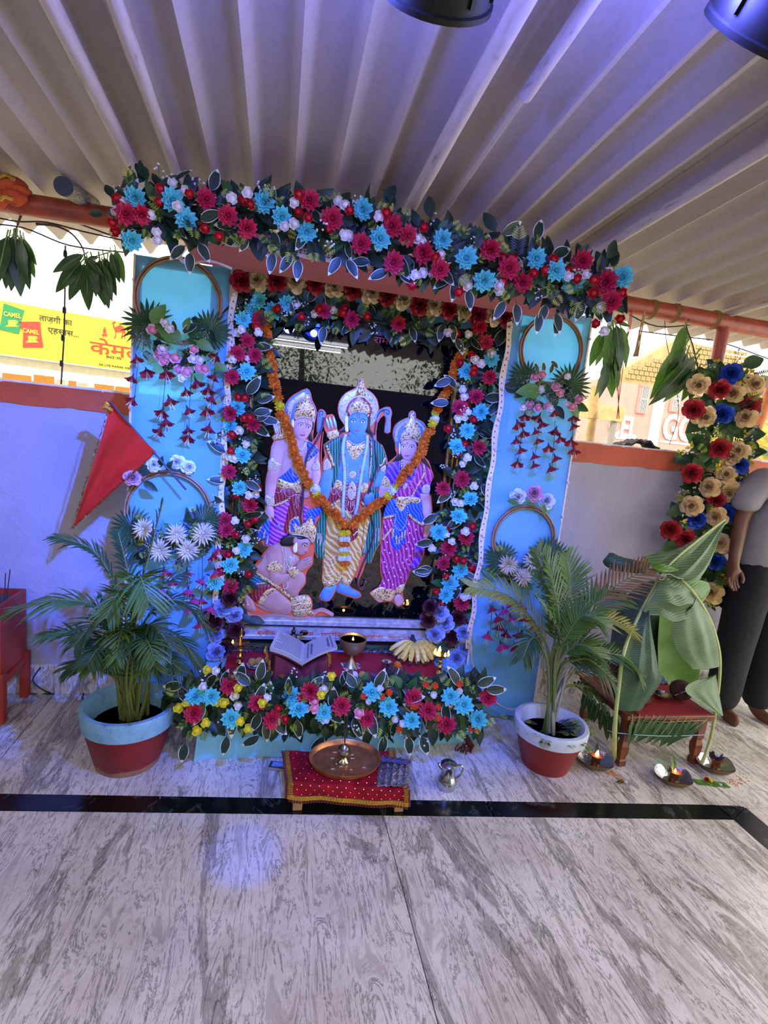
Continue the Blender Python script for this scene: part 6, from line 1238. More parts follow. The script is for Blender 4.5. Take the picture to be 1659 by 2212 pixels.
# ---------------- box of sand on legs, at the left edge
redw = mat('red_orange_paint', '9c2f18', .5, var=.2, vs=8); zt_, zb_ = P(60, 1275, 2.58).z, P(56, 1415, 2.58).z
g = thing('incense_box', 'red painted square box on a legged frame at the left edge, sand inside', 'planter', (-1.27, 2.49, 0))
X0, X1, Y0, Y1 = -1.46, -1.085, 2.37, 2.60
b = M()
for (a, c) in (((X0, Y0, zb_), (X1, Y0+.012, zt_)), ((X0, Y1-.012, zb_), (X1, Y1, zt_)), ((X0, Y0+.012, zb_), (X0+.012, Y1-.012, zt_)), ((X1-.012, Y0+.012, zb_), (X1, Y1-.012, zt_)), ((X0, Y0, zb_-.01), (X1, Y1, zb_))): b.box(a, c)
b.obj('box', redw, g, smooth=False); M().box((X0+.012, Y0+.012, zt_-.06), (X1-.012, Y1-.012, zt_-.03)).obj('sand', mat('grey_ash', '3f3d42', .95, bump=1, bs=90), g, smooth=False)
for x in (X0-.012, X1-.02):
    for y in (Y0-.015, Y1-.02): M().box((x, y, 0), (x+.034, y+.034, zb_+.012), bev=.002).obj('leg', redw, g, smooth=False)
for (a, c) in (((X0, Y0-.01, zb_-.045), (X1, Y0+.01, zb_-.012)), ((X0, Y1-.015, zb_-.045), (X1, Y1+.005, zb_-.012)), ((X1-.015, Y0, zb_-.045), (X1+.008, Y1, zb_-.012)), ((X0-.008, Y0, zb_-.045), (X0+.015, Y1, zb_-.012))): M().box(a, c).obj('rail', redw, g, smooth=False)
for px, py, qx, qy, lb in ((12, 1238, 9, 1300, 'left'), (22, 1230, 12, 1298, 'right')):
    b = M(); a = P(qx, qy, 2.47); a.z = zt_-.05; b.tube([a, P(px, py, 2.47)], .0022, 5); b.obj('incense_stick', mat('incense_brown', '3a2418', .9), None, lb + ' one of two thin incense sticks standing in the red box', 'incense stick', 'incense sticks in the red box')
b = M(); b.tube(smooth([F(x, y, .004) for x, y in [(30, 1496), (60, 1499), (88, 1497), (112, 1499), (128, 1492), (142, 1479), (160, 1476), (174, 1484), (180, 1498), (178, 1508), (186, 1516)]], 4), .0035, 6); b.tube(smooth([F(112, 1498, .004), F(92, 1490, .03), V((F(88, 1484).x, 2.60, .08)), V((F(88, 1484).x+.03, 2.605, .14))], 4), .003, 6)
b.obj('black_cable', mat('black_cable', '141313', .5), None, 'thin black cable looping on the floor between red box and palm pot', 'cable')
# ================================================================== the banana leaf shelter on its stool, lamps, person at the right
def banana(name, c1, c2, c3):
    t = NT(name); _c = t.coord((1, 1, 1)); x = t.t.nodes.new('ShaderNodeTexWave'); mp = t.t.nodes.new('ShaderNodeMapping'); mp.inputs['Rotation'].default_value = (0, rad(12), 0); t.l(_c, mp.inputs[0]); t.l(mp.outputs[0], x.inputs[0]); x.bands_direction = 'Z'; x.inputs['Scale'].default_value = 38; x.inputs['Distortion'].default_value = 1.2
    cc_ = t.mul(t.ramp(x.outputs['Fac'], [(.0, c1), (1, c2)]), t.ramp(t.noise(_c, 9, 4), [(.3, c3), (.65, 'ffffff')]), .8); t.base(cc_); t.b.inputs['Roughness'].default_value = .42; t.bump(x.outputs['Fac'], .25, .003)
    a = t.t.nodes.new('ShaderNodeBsdfTranslucent'); m = t.t.nodes.new('ShaderNodeMixShader'); m.inputs[0].default_value = .25; t.l(cc_, a.inputs[0]); t.l(t.b.outputs[0], m.inputs[1]); t.l(a.outputs[0], m.inputs[2]); t.l(m.outputs[0], t.t.nodes['Material Output'].inputs[0]); return t.m
bl1 = banana('banana_leaf', '5e7c52', '7f9b6c', 'b8c8b0'); bl2 = banana('banana_leaf_dark', '3e5c46', '567658', 'b0c4b4'); bl3 = banana('banana_leaf_fresh', '4d7a20', '6c9a2c', 'b4c89a'); rib = mat('banana_midrib', 'a9b46a', .45, var=.15)
tf = [F(1347, 1660), F(1505, 1661)]; ty0 = 1.925; ZS = P(1350, 1545, 1.93).z
g = thing('carved_stool', 'dark carved wooden stool carrying the banana leaf shelter', 'stool', (1.84, 2.1, 0)); sx0, sx1, sy0, sy1 = 1.615, 2.045, 1.93, 2.29
b = M(); b.box((sx0-.015, sy0-.015, ZS-.02), (sx1+.015, sy1+.015, ZS), bev=.004); b.box((sx0-.006, sy0-.006, ZS-.034), (sx1+.006, sy1+.006, ZS-.02), bev=.003); b.obj('top_board', darkwood, g, smooth=False)
def fn(u, v):
    x = sx0+.03+(sx1-sx0-.06)*u; return (x, sy0+.008, ZS-.034-v*(.03+.018*abs(sin(u*pi*3)))), (0, 1, 0)
M().slab(fn, 30, 3, .012).obj('carved_apron', darkwood, g)
for x in (sx0+.02, sx1-.02):
    for y in (sy0+.025, sy1-.025):
        M().lathe([(.017, 0), (.024, .004), (.024, .03), (.017, .036), (.021, .05), (.026, .07), (.027, .1), (.019, .125), (.026, .135), (.027, ZS-.034)], 4, mx=MX.Translation((x, y, 0)) @ MX.Rotation(pi/4, 4, 'Z')).obj('leg', darkwood, g, smooth=False)
M().box((sx0+.05, sy0-.008, ZS), (sx1-.01, sy1, ZS+.004)).obj('red_mat', cloth('dark_red_mat', '8a1218', 0, 0, .3), None, 'red cloth mat covering the top of the carved wooden stool', 'mat')
ZQ = ZS+.005
p = F(1478, 1517, ZQ)+V((0, .03, 0)); b = M(); b.ball(p+V((0, 0, .048)), (.056, .05, .048), 16, 12); g2 = thing('coconut', 'dark brown hairy coconut under the banana leaf shelter', 'coconut', p, 'coconuts'); b.obj('husk', coir, g2)
b = M(); b.tube(smooth([p+V((-.05, -.02, .03)), p+V((-.02, -.05, .07)), p+V((.02, -.045, .08)), p+V((.055, -.02, .06))], 4), .0016, 4); b.obj('tied_thread', whitep, g2)
p = F(1434, 1512, ZQ)+V((0, .01, 0)); M().lathe([(.02, 0), (.03, .004), (.042, .026), (.04, .026), (.028, .007), (0, .005)], 24, c=p).obj('steel_bowl', steel, None, 'small shiny steel bowl beside the coconut on the red mat', 'bowl')
b = M(); b.ball(p+V((.008, -.004, .021)), (.021, .013, .013), 12, 8); b.obj('yellow_fruit', mat('dull_yellow_fruit', 'a89a3a', .5), None, 'greenish yellow fruit lying in the steel bowl', 'fruit')
p = F(1397, 1525, ZQ)+V((0, .02, 0)); b = M(); b.ball(p+V((0, 0, .022)), (.032, .025, .022), 12, 8)
for k in range(60): a = R(0, 6.28); e = R(0, 1.3); d = V((cos(a)*cos(e), sin(a)*cos(e), sin(e))); b.tube([p+V((0, 0, .02))+d*.022, p+V((0, 0, .022))+d*R(.03, .042)], .0012, 3)
b.obj('coir_tuft', mat('red_brown_coir', '6a3d24', .95), None, 'tuft of red brown coir at the left of the red mat', 'coir')
p = F(1440, 1488, ZQ)+V((0, .1, 0)); b = M()
for k in range(60): q = p+V((R(-.09, .07), R(-.06, .05), R(.003, .012))); b.octa(q, R(.007, .013))
b.obj('foil_heap', mat('grey_foil', '8a8d92', .4, .6), None, 'crumpled grey foil heap at the back of the banana leaf shelter', 'foil', kind='stuff', smooth=False)
g = thing('banana_leaf_shelter', 'tent of drooping banana leaves tied at the top over the stool', 'leaf shelter', (1.84, 2.1, ZS))
def sheet(name, A, B, m_, bulge=.03, rip=.006, nu=18, nv=12):
    A = smooth([P(*q) for q in A], 6); B = smooth([P(*q) for q in B], 6); ph = R(0, 6)
    def pick(L, t): f = t*(len(L)-1); i = min(int(f), len(L)-2); return L[i].lerp(L[i+1], f-i)
    def fn(u, v):
        p = pick(A, u).lerp(pick(B, u), v); p.y -= bulge*sin(pi*v)*(.3+.7*sin(pi*min(1, u+.15)))+rip*sin(v*17+ph)*sin(pi*u); p.z += rip*.6*sin(u*15+ph)*v; return p, (0, 1, 0)
    return M().slab(fn, nu, nv, .0018).obj(name, m_, g)
sheet('banana_leaf', [(1425, 1245, 2.08), (1385, 1320, 2.02), (1350, 1400, 1.965), (1338, 1470, 1.945), (1334, 1535, 1.945)], [(1392, 1258, 2.2), (1342, 1300, 2.24), (1322, 1370, 2.24), (1320, 1440, 2.2), (1322, 1500, 2.1)], bl2)
sheet('banana_leaf', [(1388, 1318, 2.02), (1366, 1360, 1.985), (1346, 1420, 1.95), (1336, 1480, 1.945), (1336, 1534, 1.945)], [(1402, 1320, 1.98), (1410, 1370, 1.96), (1422, 1440, 1.94), (1430, 1472, 1.93), (1384, 1534, 1.925)], bl2, .02)
sheet('banana_leaf', [(1424, 1243, 2.06), (1438, 1236, 2.06), (1458, 1240, 2.06), (1478, 1256, 2.06)], [(1388, 1317, 2.0), (1430, 1333, 1.97), (1480, 1338, 1.97), (1530, 1322, 2.0)], bl1, .035, .014)
sheet('banana_leaf', [(1504, 1290, 2.02), (1532, 1335, 2.0), (1549, 1390, 1.99), (1555, 1440, 1.98)], [(1470, 1330, 1.975), (1452, 1358, 1.965), (1464, 1405, 1.96), (1497, 1446, 1.955)], bl1, .03)
sheet('banana_leaf', [(1546, 1452, 1.985), (1552, 1488, 1.97), (1562, 1545, 1.93)], [(1542, 1458, 1.98), (1478, 1489, 1.92), (1558, 1546, 1.925)], bl1, .012, .003)
sheet('banana_leaf', [(1428, 1243, 2.07), (1454, 1212, 2.09), (1510, 1165, 2.15), (1565, 1124, 2.21)], [(1470, 1250, 2.03), (1512, 1251, 2.04), (1541, 1200, 2.12), (1566, 1128, 2.21)], bl1, .03, .008)
sheet('banana_leaf', [(1428, 1243, 2.07), (1454, 1212, 2.09), (1500, 1172, 2.14), (1540, 1143, 2.18)], [(1386, 1202, 2.13), (1420, 1194, 2.15), (1478, 1178, 2.17), (1538, 1144, 2.19)], bl1, .02, .006)
sheet('banana_leaf', [(1402, 1216, 2.05), (1430, 1216, 2.04), (1465, 1230, 2.03)], [(1412, 1230, 2.03), (1430, 1238, 2.02), (1463, 1234, 2.03)], bl3, .012, .002)
sheet('banana_leaf', [(1425, 1330, 2.2), (1470, 1335, 2.22), (1535, 1340, 2.2)], [(1428, 1500, 2.26), (1470, 1500, 2.27), (1508, 1480, 2.26)], bl3, -.03)
sheet('banana_leaf', [(1478, 1257, 2.08), (1506, 1252, 2.1), (1530, 1258, 2.12)], [(1502, 1286, 2.05), (1512, 1306, 2.07), (1534, 1276, 2.12)], bl3, .02, .004)
sheet('banana_leaf', [(1382, 1330, 2.22), (1350, 1420, 2.25), (1345, 1520, 2.25)], [(1440, 1330, 2.27), (1435, 1420, 2.28), (1430, 1500, 2.28)], bl2, -.02)
b = M(); b.tube(smooth([P(1309, 1203, 2.25), P(1330, 1216, 2.22), P(1360, 1222, 2.18), P(1396, 1228, 2.12)], 4), [.026, .034, .038, .038, .038, .038, .036, .034, .034, .032, .03, .028, .02], 12); b.obj('rolled_leaf', bl2, g)
b = M(); b.tube(smooth([P(1430, 1240, 2.07), P(1385, 1320, 2.015), P(1350, 1400, 1.955), P(1337, 1480, 1.935), P(1328, 1570, 1.92), F(1327, 1645)+V((0, 0, .004))], 5), [.007]*10+[.009]*10+[.011]*6, 8); b.obj('midrib', rib, g)
b = M(); b.tube(smooth([P(1472, 1252, 2.06), P(1505, 1290, 2.02), P(1534, 1340, 2.0), P(1552, 1400, 1.99), P(1555, 1450, 1.985), P(1548, 1520, 1.98), P(1534, 1600, 1.975), F(1515, 1652)+V((0, 0, .005))], 5), .0075, 8); b.obj('midrib', rib, g)
b = M(); b.tube(smooth([P(1427, 1244, 2.06), P(1454, 1212, 2.075), P(1510, 1165, 2.14), P(1566, 1122, 2.205)], 5), .005, 8); b.obj('midrib', rib, g)
b = M(); b.tube(smooth([P(1418, 1238, 2.03), P(1430, 1244, 2.02), P(1446, 1240, 2.02), P(1470, 1250, 2.02), P(1512, 1250, 2.05)], 4), .0022, 5); b.tube(smooth([P(1430, 1240, 2.02), P(1424, 1250, 2.015), P(1432, 1252, 2.015), P(1438, 1242, 2.02)], 4), .0018, 5); b.obj('tie_string', mat('grey_string', 'a0a0a0', .8), g)
# mango leaves strung under the apron, and blue string
mango = mat('mango_leaf_dark', '2b4a22', .35, var=.25, vs=12, trans=.15); mangol = mat('mango_leaf_painted_lit', '4a7228', .4, var=.25, vs=12, trans=.3); lrib = mat('mango_leaf_rib', '86a05a', .5)  # paler copy paints the light on some leaves into their colour
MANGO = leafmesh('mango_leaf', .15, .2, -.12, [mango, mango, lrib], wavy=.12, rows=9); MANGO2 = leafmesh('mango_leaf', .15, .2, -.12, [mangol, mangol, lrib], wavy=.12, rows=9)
g = thing('mango_leaf_string', 'row of dark mango leaves strung across the front of the wooden stool', 'leaf garland', (1.84, 1.915, ZS-.05))
b = M(); b.tube([P(1360, 1556, 1.918), P(1440, 1560, 1.915), P(1525, 1556, 1.918)], .0015, 4); b.obj('string', lrib, g)
for x, y, a, s_ in ((1366, 1553, 265, 62), (1380, 1552, 255, 58), (1394, 1552, 240, 52), (1408, 1554, 238, 64), (1420, 1554, 232, 66), (1436, 1555, 235, 66), (1450, 1556, 236, 70), (1464, 1556, 238, 70), (1478, 1558, 238, 66), (1492, 1557, 235, 62), (1506, 1558, 226, 60), (1520, 1560, 218, 66)):
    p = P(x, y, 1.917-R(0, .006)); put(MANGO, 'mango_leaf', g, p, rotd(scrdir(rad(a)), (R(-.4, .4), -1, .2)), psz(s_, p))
g = thing('mango_leaf_string', 'hanging mango leaves on the shaded left side of the wooden stool', 'leaf garland', (1.6, 2.1, ZS-.05)); b = M(); b.tube([(1.6, 1.95, ZS-.04), (1.598, 2.26, ZS-.04)], .0015, 4); b.obj('string', lrib, g)
for k in range(8): put(MANGO, 'mango_leaf', g, (1.598, 1.97+.036*k, ZS-.042), rotd(V((-.1, R(-.4, .2), -1)), (-1, -.4, .1)), R(.11, .14))
bs = mat('pale_blue_string', '7e9cae', .7); b = M(); b.tube(smooth([P(1312, 1578, 1.95), P(1340, 1584, 1.91), P(1430, 1590, 1.908), P(1528, 1587, 1.91)], 4), .0022, 5); b.obj('blue_string', bs, None, 'pale blue string tied round the front legs of the wooden stool', 'string')
# leaf plates with copper lamps
foil = mat('silver_leaf_plate', 'b9babb', .25, .85, bump=.6, bs=60); leafb = mat('brown_leaf_back', '6e5230', .7, var=.2)
def leaf_lamp(px, py, label, lit, extra):
    p = F(px, py+14); p.y += .035; k_ = psz(1, p); g = thing('leaf_plate_lamp', label, 'lamp', p, 'copper cup lamps on leaf plates'); r_ = 39*k_
    def ring(rr, z): return [(rr*cos(2*pi*i/24)*(1+.05*sin(5*2*pi*i/24)), rr*.92*sin(2*pi*i/24), z+.006*sin(2*pi*i/24*3+1)*(z > .02)) for i in range(24)]
    for nm, m_, z0_ in (('plate_underside', leafb, 0), ('silver_lining', foil, .0022)):
        b = M(); vs = []
        for rr, z in ((.5, 0), (.82, .014), (1, .036)): vs += [(p.x+a, p.y+c, p.z+e+z0_) for a, c, e in ring(rr*r_*(1-.012*(z0_ > 0)), z)]
        fs = [tuple(range(24)) if z0_ else tuple(reversed(range(24)))]
        for j in range(2): fs += [(j*24+i, j*24+(i+1) % 24, (j+1)*24+(i+1) % 24, (j+1)*24+i) for i in range(24)]
        b.add(vs, fs); b.obj(nm, m_, g)
    q = p+V((.004, 0, .004)); M().lathe([(.019, 0), (.0195, .004), (.019, .036), (.0215, .045), (.019, .0445), (.016, .03), (0, .029)], 24, c=q).obj('copper_cup', mat('bright_copper', 'b4754a', .22, 1), g)
    M().lathe([(.012, .036), (.026, .044), (.0275, .049), (.024, .048), (0, .043)], 20, c=q).obj('clay_lamp', mat('red_clay', '6e3826', .7), g)
    if lit: flame(g, q+V((-.002, -.004, .046)), lit)
    for e in extra:
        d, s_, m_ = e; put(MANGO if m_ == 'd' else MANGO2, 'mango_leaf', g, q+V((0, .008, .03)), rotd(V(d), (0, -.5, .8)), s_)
    return g, q
leaf_lamp(1293, 1650, 'copper cup lamp with a tall flame on a leaf plate, by the palm pot', .016, [((-.6, .3, .6), .075, 'd'), ((.4, .5, .6), .07, 'd')])
leaf_lamp(1464, 1686, 'copper cup lamp with a small flame and upright green leaves, nearest the viewer', .009, [((-.7, .2, .6), .11, 'd'), ((.1, .3, .8), .085, 'd'), ((-.3, -.1, .6), .07, 'd')])
g3, q = leaf_lamp(1555, 1658, 'unlit copper cup lamp holding charred black leaves, right of the stool', 0, [])
b = M()
for k in range(9):
    a = R(0, 6.28); d = V((cos(a)*.5, sin(a)*.5, 1)).normalized(); w_ = d.cross(V((0, 1, .2))).normalized()*R(.006, .012); e = q+V((.012*cos(a), .012*sin(a), .045))
    b.add([e-w_, e+w_, e+d*.02+w_*1.3+V((0, .004, 0)), e+d*.034+V((R(-.01, .01), R(-.01, .01), 0)), e+d*.02-w_*.9], [(0, 1, 2, 3, 4)])
b.obj('charred_leaves', mat('charred_leaf', '0d0c0c', .8), g3, smooth=False)
g = thing('offering_leaf', 'strip of green leaf on the floor holding a red and a yellow flower', 'leaf', F(1536, 1692)); A_, B_ = F(1502, 1690), F(1572, 1698)
def fn(u, v): p = A_.lerp(B_, u); return p+V((0, .035*(v-.5), .002+.004*abs(v-.5))), (0, 0, 1)
M().slab(fn, 10, 4, .0015).obj('leaf_strip', bl3, g); fl_(g, 'rose_red', F(1527, 1684, .008), .012, (0, -.4, 1)); fl_(g, 'marigold_y', F(1534, 1686, .01), .011, (.2, -.4, 1)); fl_(g, 'yspr', F(1538, 1694, .004), .035, (0, -.6, 1)); fl_(g, 'tuberose', F(1556, 1696, .006), .008, (0, 0, 1))
g = thing('offering_leaf', 'torn leaf scrap with orange petals on the floor right of the palm pot', 'leaf', F(1347, 1688)); put(MANGO, 'mango_leaf', g, F(1332, 1692, .003), rotd(V((1, .3, .02)), (0, 0, 1)), .06); fl_(g, 'marigold', F(1342, 1686, .006), .009, (0, 0, 1)); fl_(g, 'tuberose', F(1352, 1690, .006), .010, (0, 0, 1))
for nm, lab, s_ in (('petal_crumbs', 'orange petal crumbs strewn on the marble beside the nearest copper lamp', (1590, 1688, 22, 14)), ('petal_crumbs', 'orange petal crumbs strewn beside the lamp at the palm pot', (1325, 1672, 16, 12))):
    b = M()
    for k in range(60):
        p = F(s_[0]+random.gauss(0, s_[2]*.5), s_[1]+random.gauss(0, s_[3]*.4)); b.octa(p+V((0, 0, .001)), R(.0015, .0035))
    b.obj(nm, mat('petal_orange', 'd07a1c', .7), None, lab, 'petals', kind='stuff', smooth=False)
# ---------------- the person standing at the right edge
skn = NT('brown_skin'); _c = skn.coord(); skn.base(skn.ramp(skn.noise(_c, 14, 3), [(.3, '57341f'), (.7, '6b422a')])); skn.b.inputs['Roughness'].default_value = .5; skn = skn.m
shirt = cloth('grey_tshirt', '8d898c', 0, 0, .6, var=.05); trou = cloth('black_trousers', '131316', 0, 0, .5, var=.1)
def skin(name, nodes, m_, parent, sub=2, root=0):
    """nodes: [(x, y, z, radius, parent index)] -> one continuous skinned surface"""
    me = bpy.data.meshes.new(name); me.from_pydata([n_[:3] for n_ in nodes], [(i, n_[4]) for i, n_ in enumerate(nodes) if n_[4] >= 0], []); o = bpy.data.objects.new(name, me); COL.objects.link(o)
    s_ = o.modifiers.new('s', 'SKIN'); s_.use_smooth_shade = True; o.modifiers.new('u', 'SUBSURF').levels = sub
    for i, n_ in enumerate(nodes):
        r_ = n_[3] if isinstance(n_[3], tuple) else (n_[3], n_[3]); me.skin_vertices[0].data[i].radius = r_; me.skin_vertices[0].data[i].use_root = (i == root)
    dg = bpy.context.evaluated_depsgraph_get(); dg.update(); m2 = bpy.data.meshes.new_from_object(o.evaluated_get(dg)); bpy.data.objects.remove(o); m2.materials.clear(); m2.materials.append(m_)
    off = ORG[parent.name]
    for v in m2.vertices: v.co = v.co-off
    return put(m2, name, parent, off)
PYY = 2.36; ax = P(1590, 1215, PYY-.04); px0 = ax.x+.255; hz = 1.46
g = thing('person', 'person in a grey t-shirt and black trousers standing at the right edge, arm hanging', 'person', (px0, PYY, 0))
N_ = [(px0, PYY, .9, (.14, .1), -1), (px0, PYY, 1.12, (.14, .1), 0), (px0, PYY, 1.30, (.13, .09), 1), (px0, PYY, 1.42, .075, 2), (px0, PYY-.01, 1.47, .07, 3), (px0, PYY-.02, 1.55, (.09, .11), 4), (px0, PYY-.02, 1.645, (.088, .108), 5), (px0, PYY-.01, 1.70, .05, 6)]
wr = P(1585, 1212, PYY-.06); el = P(1601, 1120, PYY); sh = V((px0-.16, PYY, 1.33))
hd = P(1583, 1238, PYY-.06)
N_ += [(*sh, .05, 2), (*el, .042, 8), (*wr, .028, 9), (*hd, (.036, .022), 10)]
for dx, dz, L in ((-.026, -.03, .055), (-.009, -.035, .066), (.008, -.035, .064), (.022, -.03, .052)):
    N_ += [(hd.x+dx, hd.y-.004, hd.z+dz, .0095, 11), (hd.x+dx*1.0, hd.y-.016, hd.z+dz-L*.5, .0085, len(N_)), (hd.x+dx*.9+.006, hd.y-.03, hd.z+dz-L*.85, .0075, len(N_)+1)]
N_ += [(hd.x+.03, hd.y-.018, hd.z+.012, .011, 11), (hd.x+.036, hd.y-.034, hd.z-.02, .0095, len(N_)), (hd.x+.028, hd.y-.04, hd.z-.044, .008, len(N_)+1)]
N_ += [(px0+.16, PYY, 1.33, .05, 2), (px0+.22, PYY, 1.1, .042, len(N_)), (px0+.24, PYY-.05, .86, .028, len(N_)+1), (px0+.24, PYY-.06, .77, (.034, .022), len(N_)+2)]
k0 = len(N_)-1
for dx, L in ((-.024, .052), (-.008, .064), (.009, .066), (.025, .055)): N_ += [(px0+.24+dx, PYY-.065, .735, .0095, k0), (px0+.24+dx, PYY-.075, .735-L*.5, .0085, len(N_)), (px0+.238+dx, PYY-.088, .735-L*.85, .0075, len(N_)+1)]
N_ += [(px0+.208, PYY-.078, .78, .011, k0), (px0+.203, PYY-.092, .75, .0095, len(N_)), (px0+.21, PYY-.1, .726, .008, len(N_)+1)]
for s_ in (-1, 1):
    N_ += [(px0+s_*.09, PYY, .82, .085, 0), (px0+s_*.1, PYY, .46, .055, len(N_)), (px0+s_*.1, PYY+.01, .09, .036, len(N_)+1), (px0+s_*.11, PYY-.02, .035, (.04, .033), len(N_)+2), (px0+s_*.12, PYY-.13, .022, (.04, .02), len(N_)+3)]
skin('body', N_, skn, g)
skin('tshirt', [(px0, PYY, .76, (.215, .15), -1), (px0, PYY, 1.08, (.205, .145), 0), (px0, PYY, 1.26, (.2, .13), 1), (px0, PYY, 1.40, (.15, .105), 2), (px0-.15, PYY, 1.36, .098, 2), (px0-.235, PYY, 1.25, .084, 4), (el.x+.01, PYY, el.z+.03, .072, 5), (px0+.15, PYY, 1.36, .098, 2), (px0+.235, PYY, 1.25, .084, 7), (px0+.24, PYY, 1.14, .072, 8)], shirt, g)
skin('trousers', [(px0, PYY, .9, (.175, .125), -1), (px0, PYY, 1.04, (.17, .12), 0), (px0-.085, PYY, .74, .115, 0), (px0-.11, PYY, .46, .1, 2), (px0-.12, PYY, .2, .092, 3), (px0-.12, PYY, .03, .088, 4), (px0+.085, PYY, .74, .115, 0), (px0+.11, PYY, .46, .1, 6), (px0+.12, PYY, .2, .092, 7), (px0+.12, PYY, .03, .088, 8)], trou, g)
b = M(); b.ball((px0, PYY+.005, 1.655), (.088, .104, .085), 16, 10); b.obj('hair', mat('black_hair', '0c0a09', .5), g); b = M()
for s_ in (-1, 1): b.ball((px0+s_*.03, PYY-.108, 1.605), (.012, .008, .008), 8, 6); b.ball((px0+s_*.08, PYY, 1.59), (.012, .02, .03), 8, 6)
b.ball((px0, PYY-.112, 1.532), (.026, .01, .008), 8, 6); n_ = M(); n_.ball((px0, PYY-.12, 1.572), (.015, .02, .022), 8, 6); n_.obj('nose', skn, g); b.obj('face_features', mat('dark_features', '3c2016', .5), g, kind='stuff')
# ================================================================== under the eaves and outside
def bunch(label, branch, leaves, Y, lit):
    g = thing('mango_leaf_bunch', label, 'leaves', P(*branch[0], Y), 'bunches of mango leaves tied to the eave pipe')
    b = M(); q = smooth([P(x, y, Y) for x, y in branch], 4); b.tube(q, [.006-.0035*i/(len(q)-1) for i in range(len(q))], 6); b.obj('twig', mat('brown_twig', '4c3a28', .8), g)
    for x0, y0, x1, y1, m_ in leaves:
        yy = Y+R(-.05, .05); p = P(x0, y0, yy); d = P(x1, y1, yy+R(-.04, .04))-p
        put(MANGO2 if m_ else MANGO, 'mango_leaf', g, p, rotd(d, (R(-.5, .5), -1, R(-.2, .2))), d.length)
    b = M(); o = q[-1]
    for x0, y0, *_ in leaves: b.tube([o, P(x0, y0, Y)], .0015, 4)
    b.obj('leaf_stalk', lrib, g, kind='stuff')
bunch('drooping mango leaf bunch nearest the left edge of the picture', [(52, 448), (40, 480), (32, 505)], [(28, 510, 8, 622, 0), (35, 512, 22, 628, 0), (32, 515, 45, 640, 0), (20, 510, 0, 600, 0), (45, 515, 60, 625, 0), (40, 512, 78, 570, 1), (36, 515, 34, 615, 1), (48, 520, 55, 600, 0), (14, 512, -10, 615, 0), (52, 515, 72, 600, 1)], 2.66, 0)
bunch('darker mango leaf bunch hanging beside the left blue panel', [(78, 484), (120, 488), (155, 505), (178, 535), (184, 560)], [(180, 550, 112, 588, 0), (176, 565, 117, 632, 0), (182, 570, 148, 650, 0), (186, 570, 190, 672, 0), (190, 560, 215, 632, 0), (200, 560, 228, 660, 0), (215, 560, 232, 665, 0), (225, 555, 250, 640, 0), (240, 545, 258, 612, 0), (205, 570, 205, 640, 0), (232, 560, 226, 640, 0), (185, 560, 226, 600, 0), (250, 540, 268, 612, 1), (222, 570, 240, 650, 0), (190, 560, 212, 555, 0)], 2.66, 0)
bunch('fresh green mango leaf bunch at the right end of the canopy garland', [(1325, 660), (1322, 690)], [(1318, 700, 1290, 790, 1), (1312, 705, 1300, 770, 0), (1325, 705, 1338, 830, 0), (1330, 700, 1345, 800, 0), (1318, 720, 1312, 800, 1), (1322, 760, 1290, 858, 1), (1310, 780, 1298, 860, 0), (1328, 770, 1338, 845, 1), (1340, 705, 1358, 795, 1), (1315, 740, 1325, 860, 1), (1300, 720, 1275, 790, 1), (1332, 695, 1362, 705, 1)], 2.6, 1)
bunch('fresh green mango leaf bunch left of the flower column', [(1488, 690), (1482, 705), (1496, 745), (1508, 795)], [(1480, 705, 1450, 785, 1), (1482, 740, 1440, 815, 0), (1478, 750, 1408, 862, 1), (1485, 760, 1450, 850, 0), (1500, 770, 1410, 878, 0), (1502, 780, 1440, 870, 1), (1508, 795, 1452, 855, 0), (1508, 798, 1475, 865, 1), (1506, 795, 1492, 870, 0), (1476, 742, 1420, 820, 1)], 2.58, 1)
wire = mat('black_wire', '191715', .6)
def wires(label, lines, Y, r_=.0035, m_=wire, cat='wire'):
    b = M()
    for L in lines: b.tube(smooth([P(x, y, Y) for x, y in L], 5), r_, 5)
    return b.obj('wire', m_, None, label, cat, 'wires strung outside the eave')
wires('uppermost black wire sagging below the left pipe end', [[(-40, 438), (60, 452), (120, 466), (250, 512)]], 2.72)
wires('twisted black wire crossing below the eave at the left', [[(-40, 462), (35, 478), (100, 480), (180, 500), (270, 520)]], 2.75)
wires('lowest thin black wire along the left eave edge', [[(-40, 482), (50, 492), (150, 530), (270, 545)]], 2.8)
wires('upper black wire crossing behind the right pipe', [[(1340, 668), (1420, 705), (1540, 702), (1700, 735)]], 2.8)
wires('lower black wire crossing behind the right pipe', [[(1380, 715), (1480, 728), (1560, 740), (1700, 790)]], 2.85)
wires('thin drooping black wire hanging from the right pipe down to the wall top', [[(1436, 690), (1440, 740), (1466, 880), (1446, 960)]], 2.75, .002)
wires('long black cable hanging straight down in front of the yellow sign', [[(141, 530), (139, 700), (135, 780), (132, 830)]], 2.82, .004)
for x, y, lab in ((141, 548, 'topmost'), (139, 670, 'second'), (136, 730, 'third'), (133, 785, 'lowest')):
    p = P(x, y, 2.82); b = M(); b.lathe([(.0, -.014), (.008, -.014), (.009, 0), (.007, .014), (0, .014)], 10, c=p); b.obj('bulb_holder', wire, None, lab + ' small lamp holder on the cable before the yellow sign', 'lamp holder', 'lamp holders on the hanging cable')
rope = mat('yellow_jute_rope', '9a7a40', .9, var=.3, vs=200)
b = M()
for k in range(6): b.tube(smooth([P(1391+k*.6, 672, 2.58), P(1384+R(-3, 3), 715, 2.6), P(1368+k*2, 770, 2.6)], 4), .003, 5)
b.obj('rope_hank', rope, None, 'hank of jute rope hanging from the right pipe', 'rope')
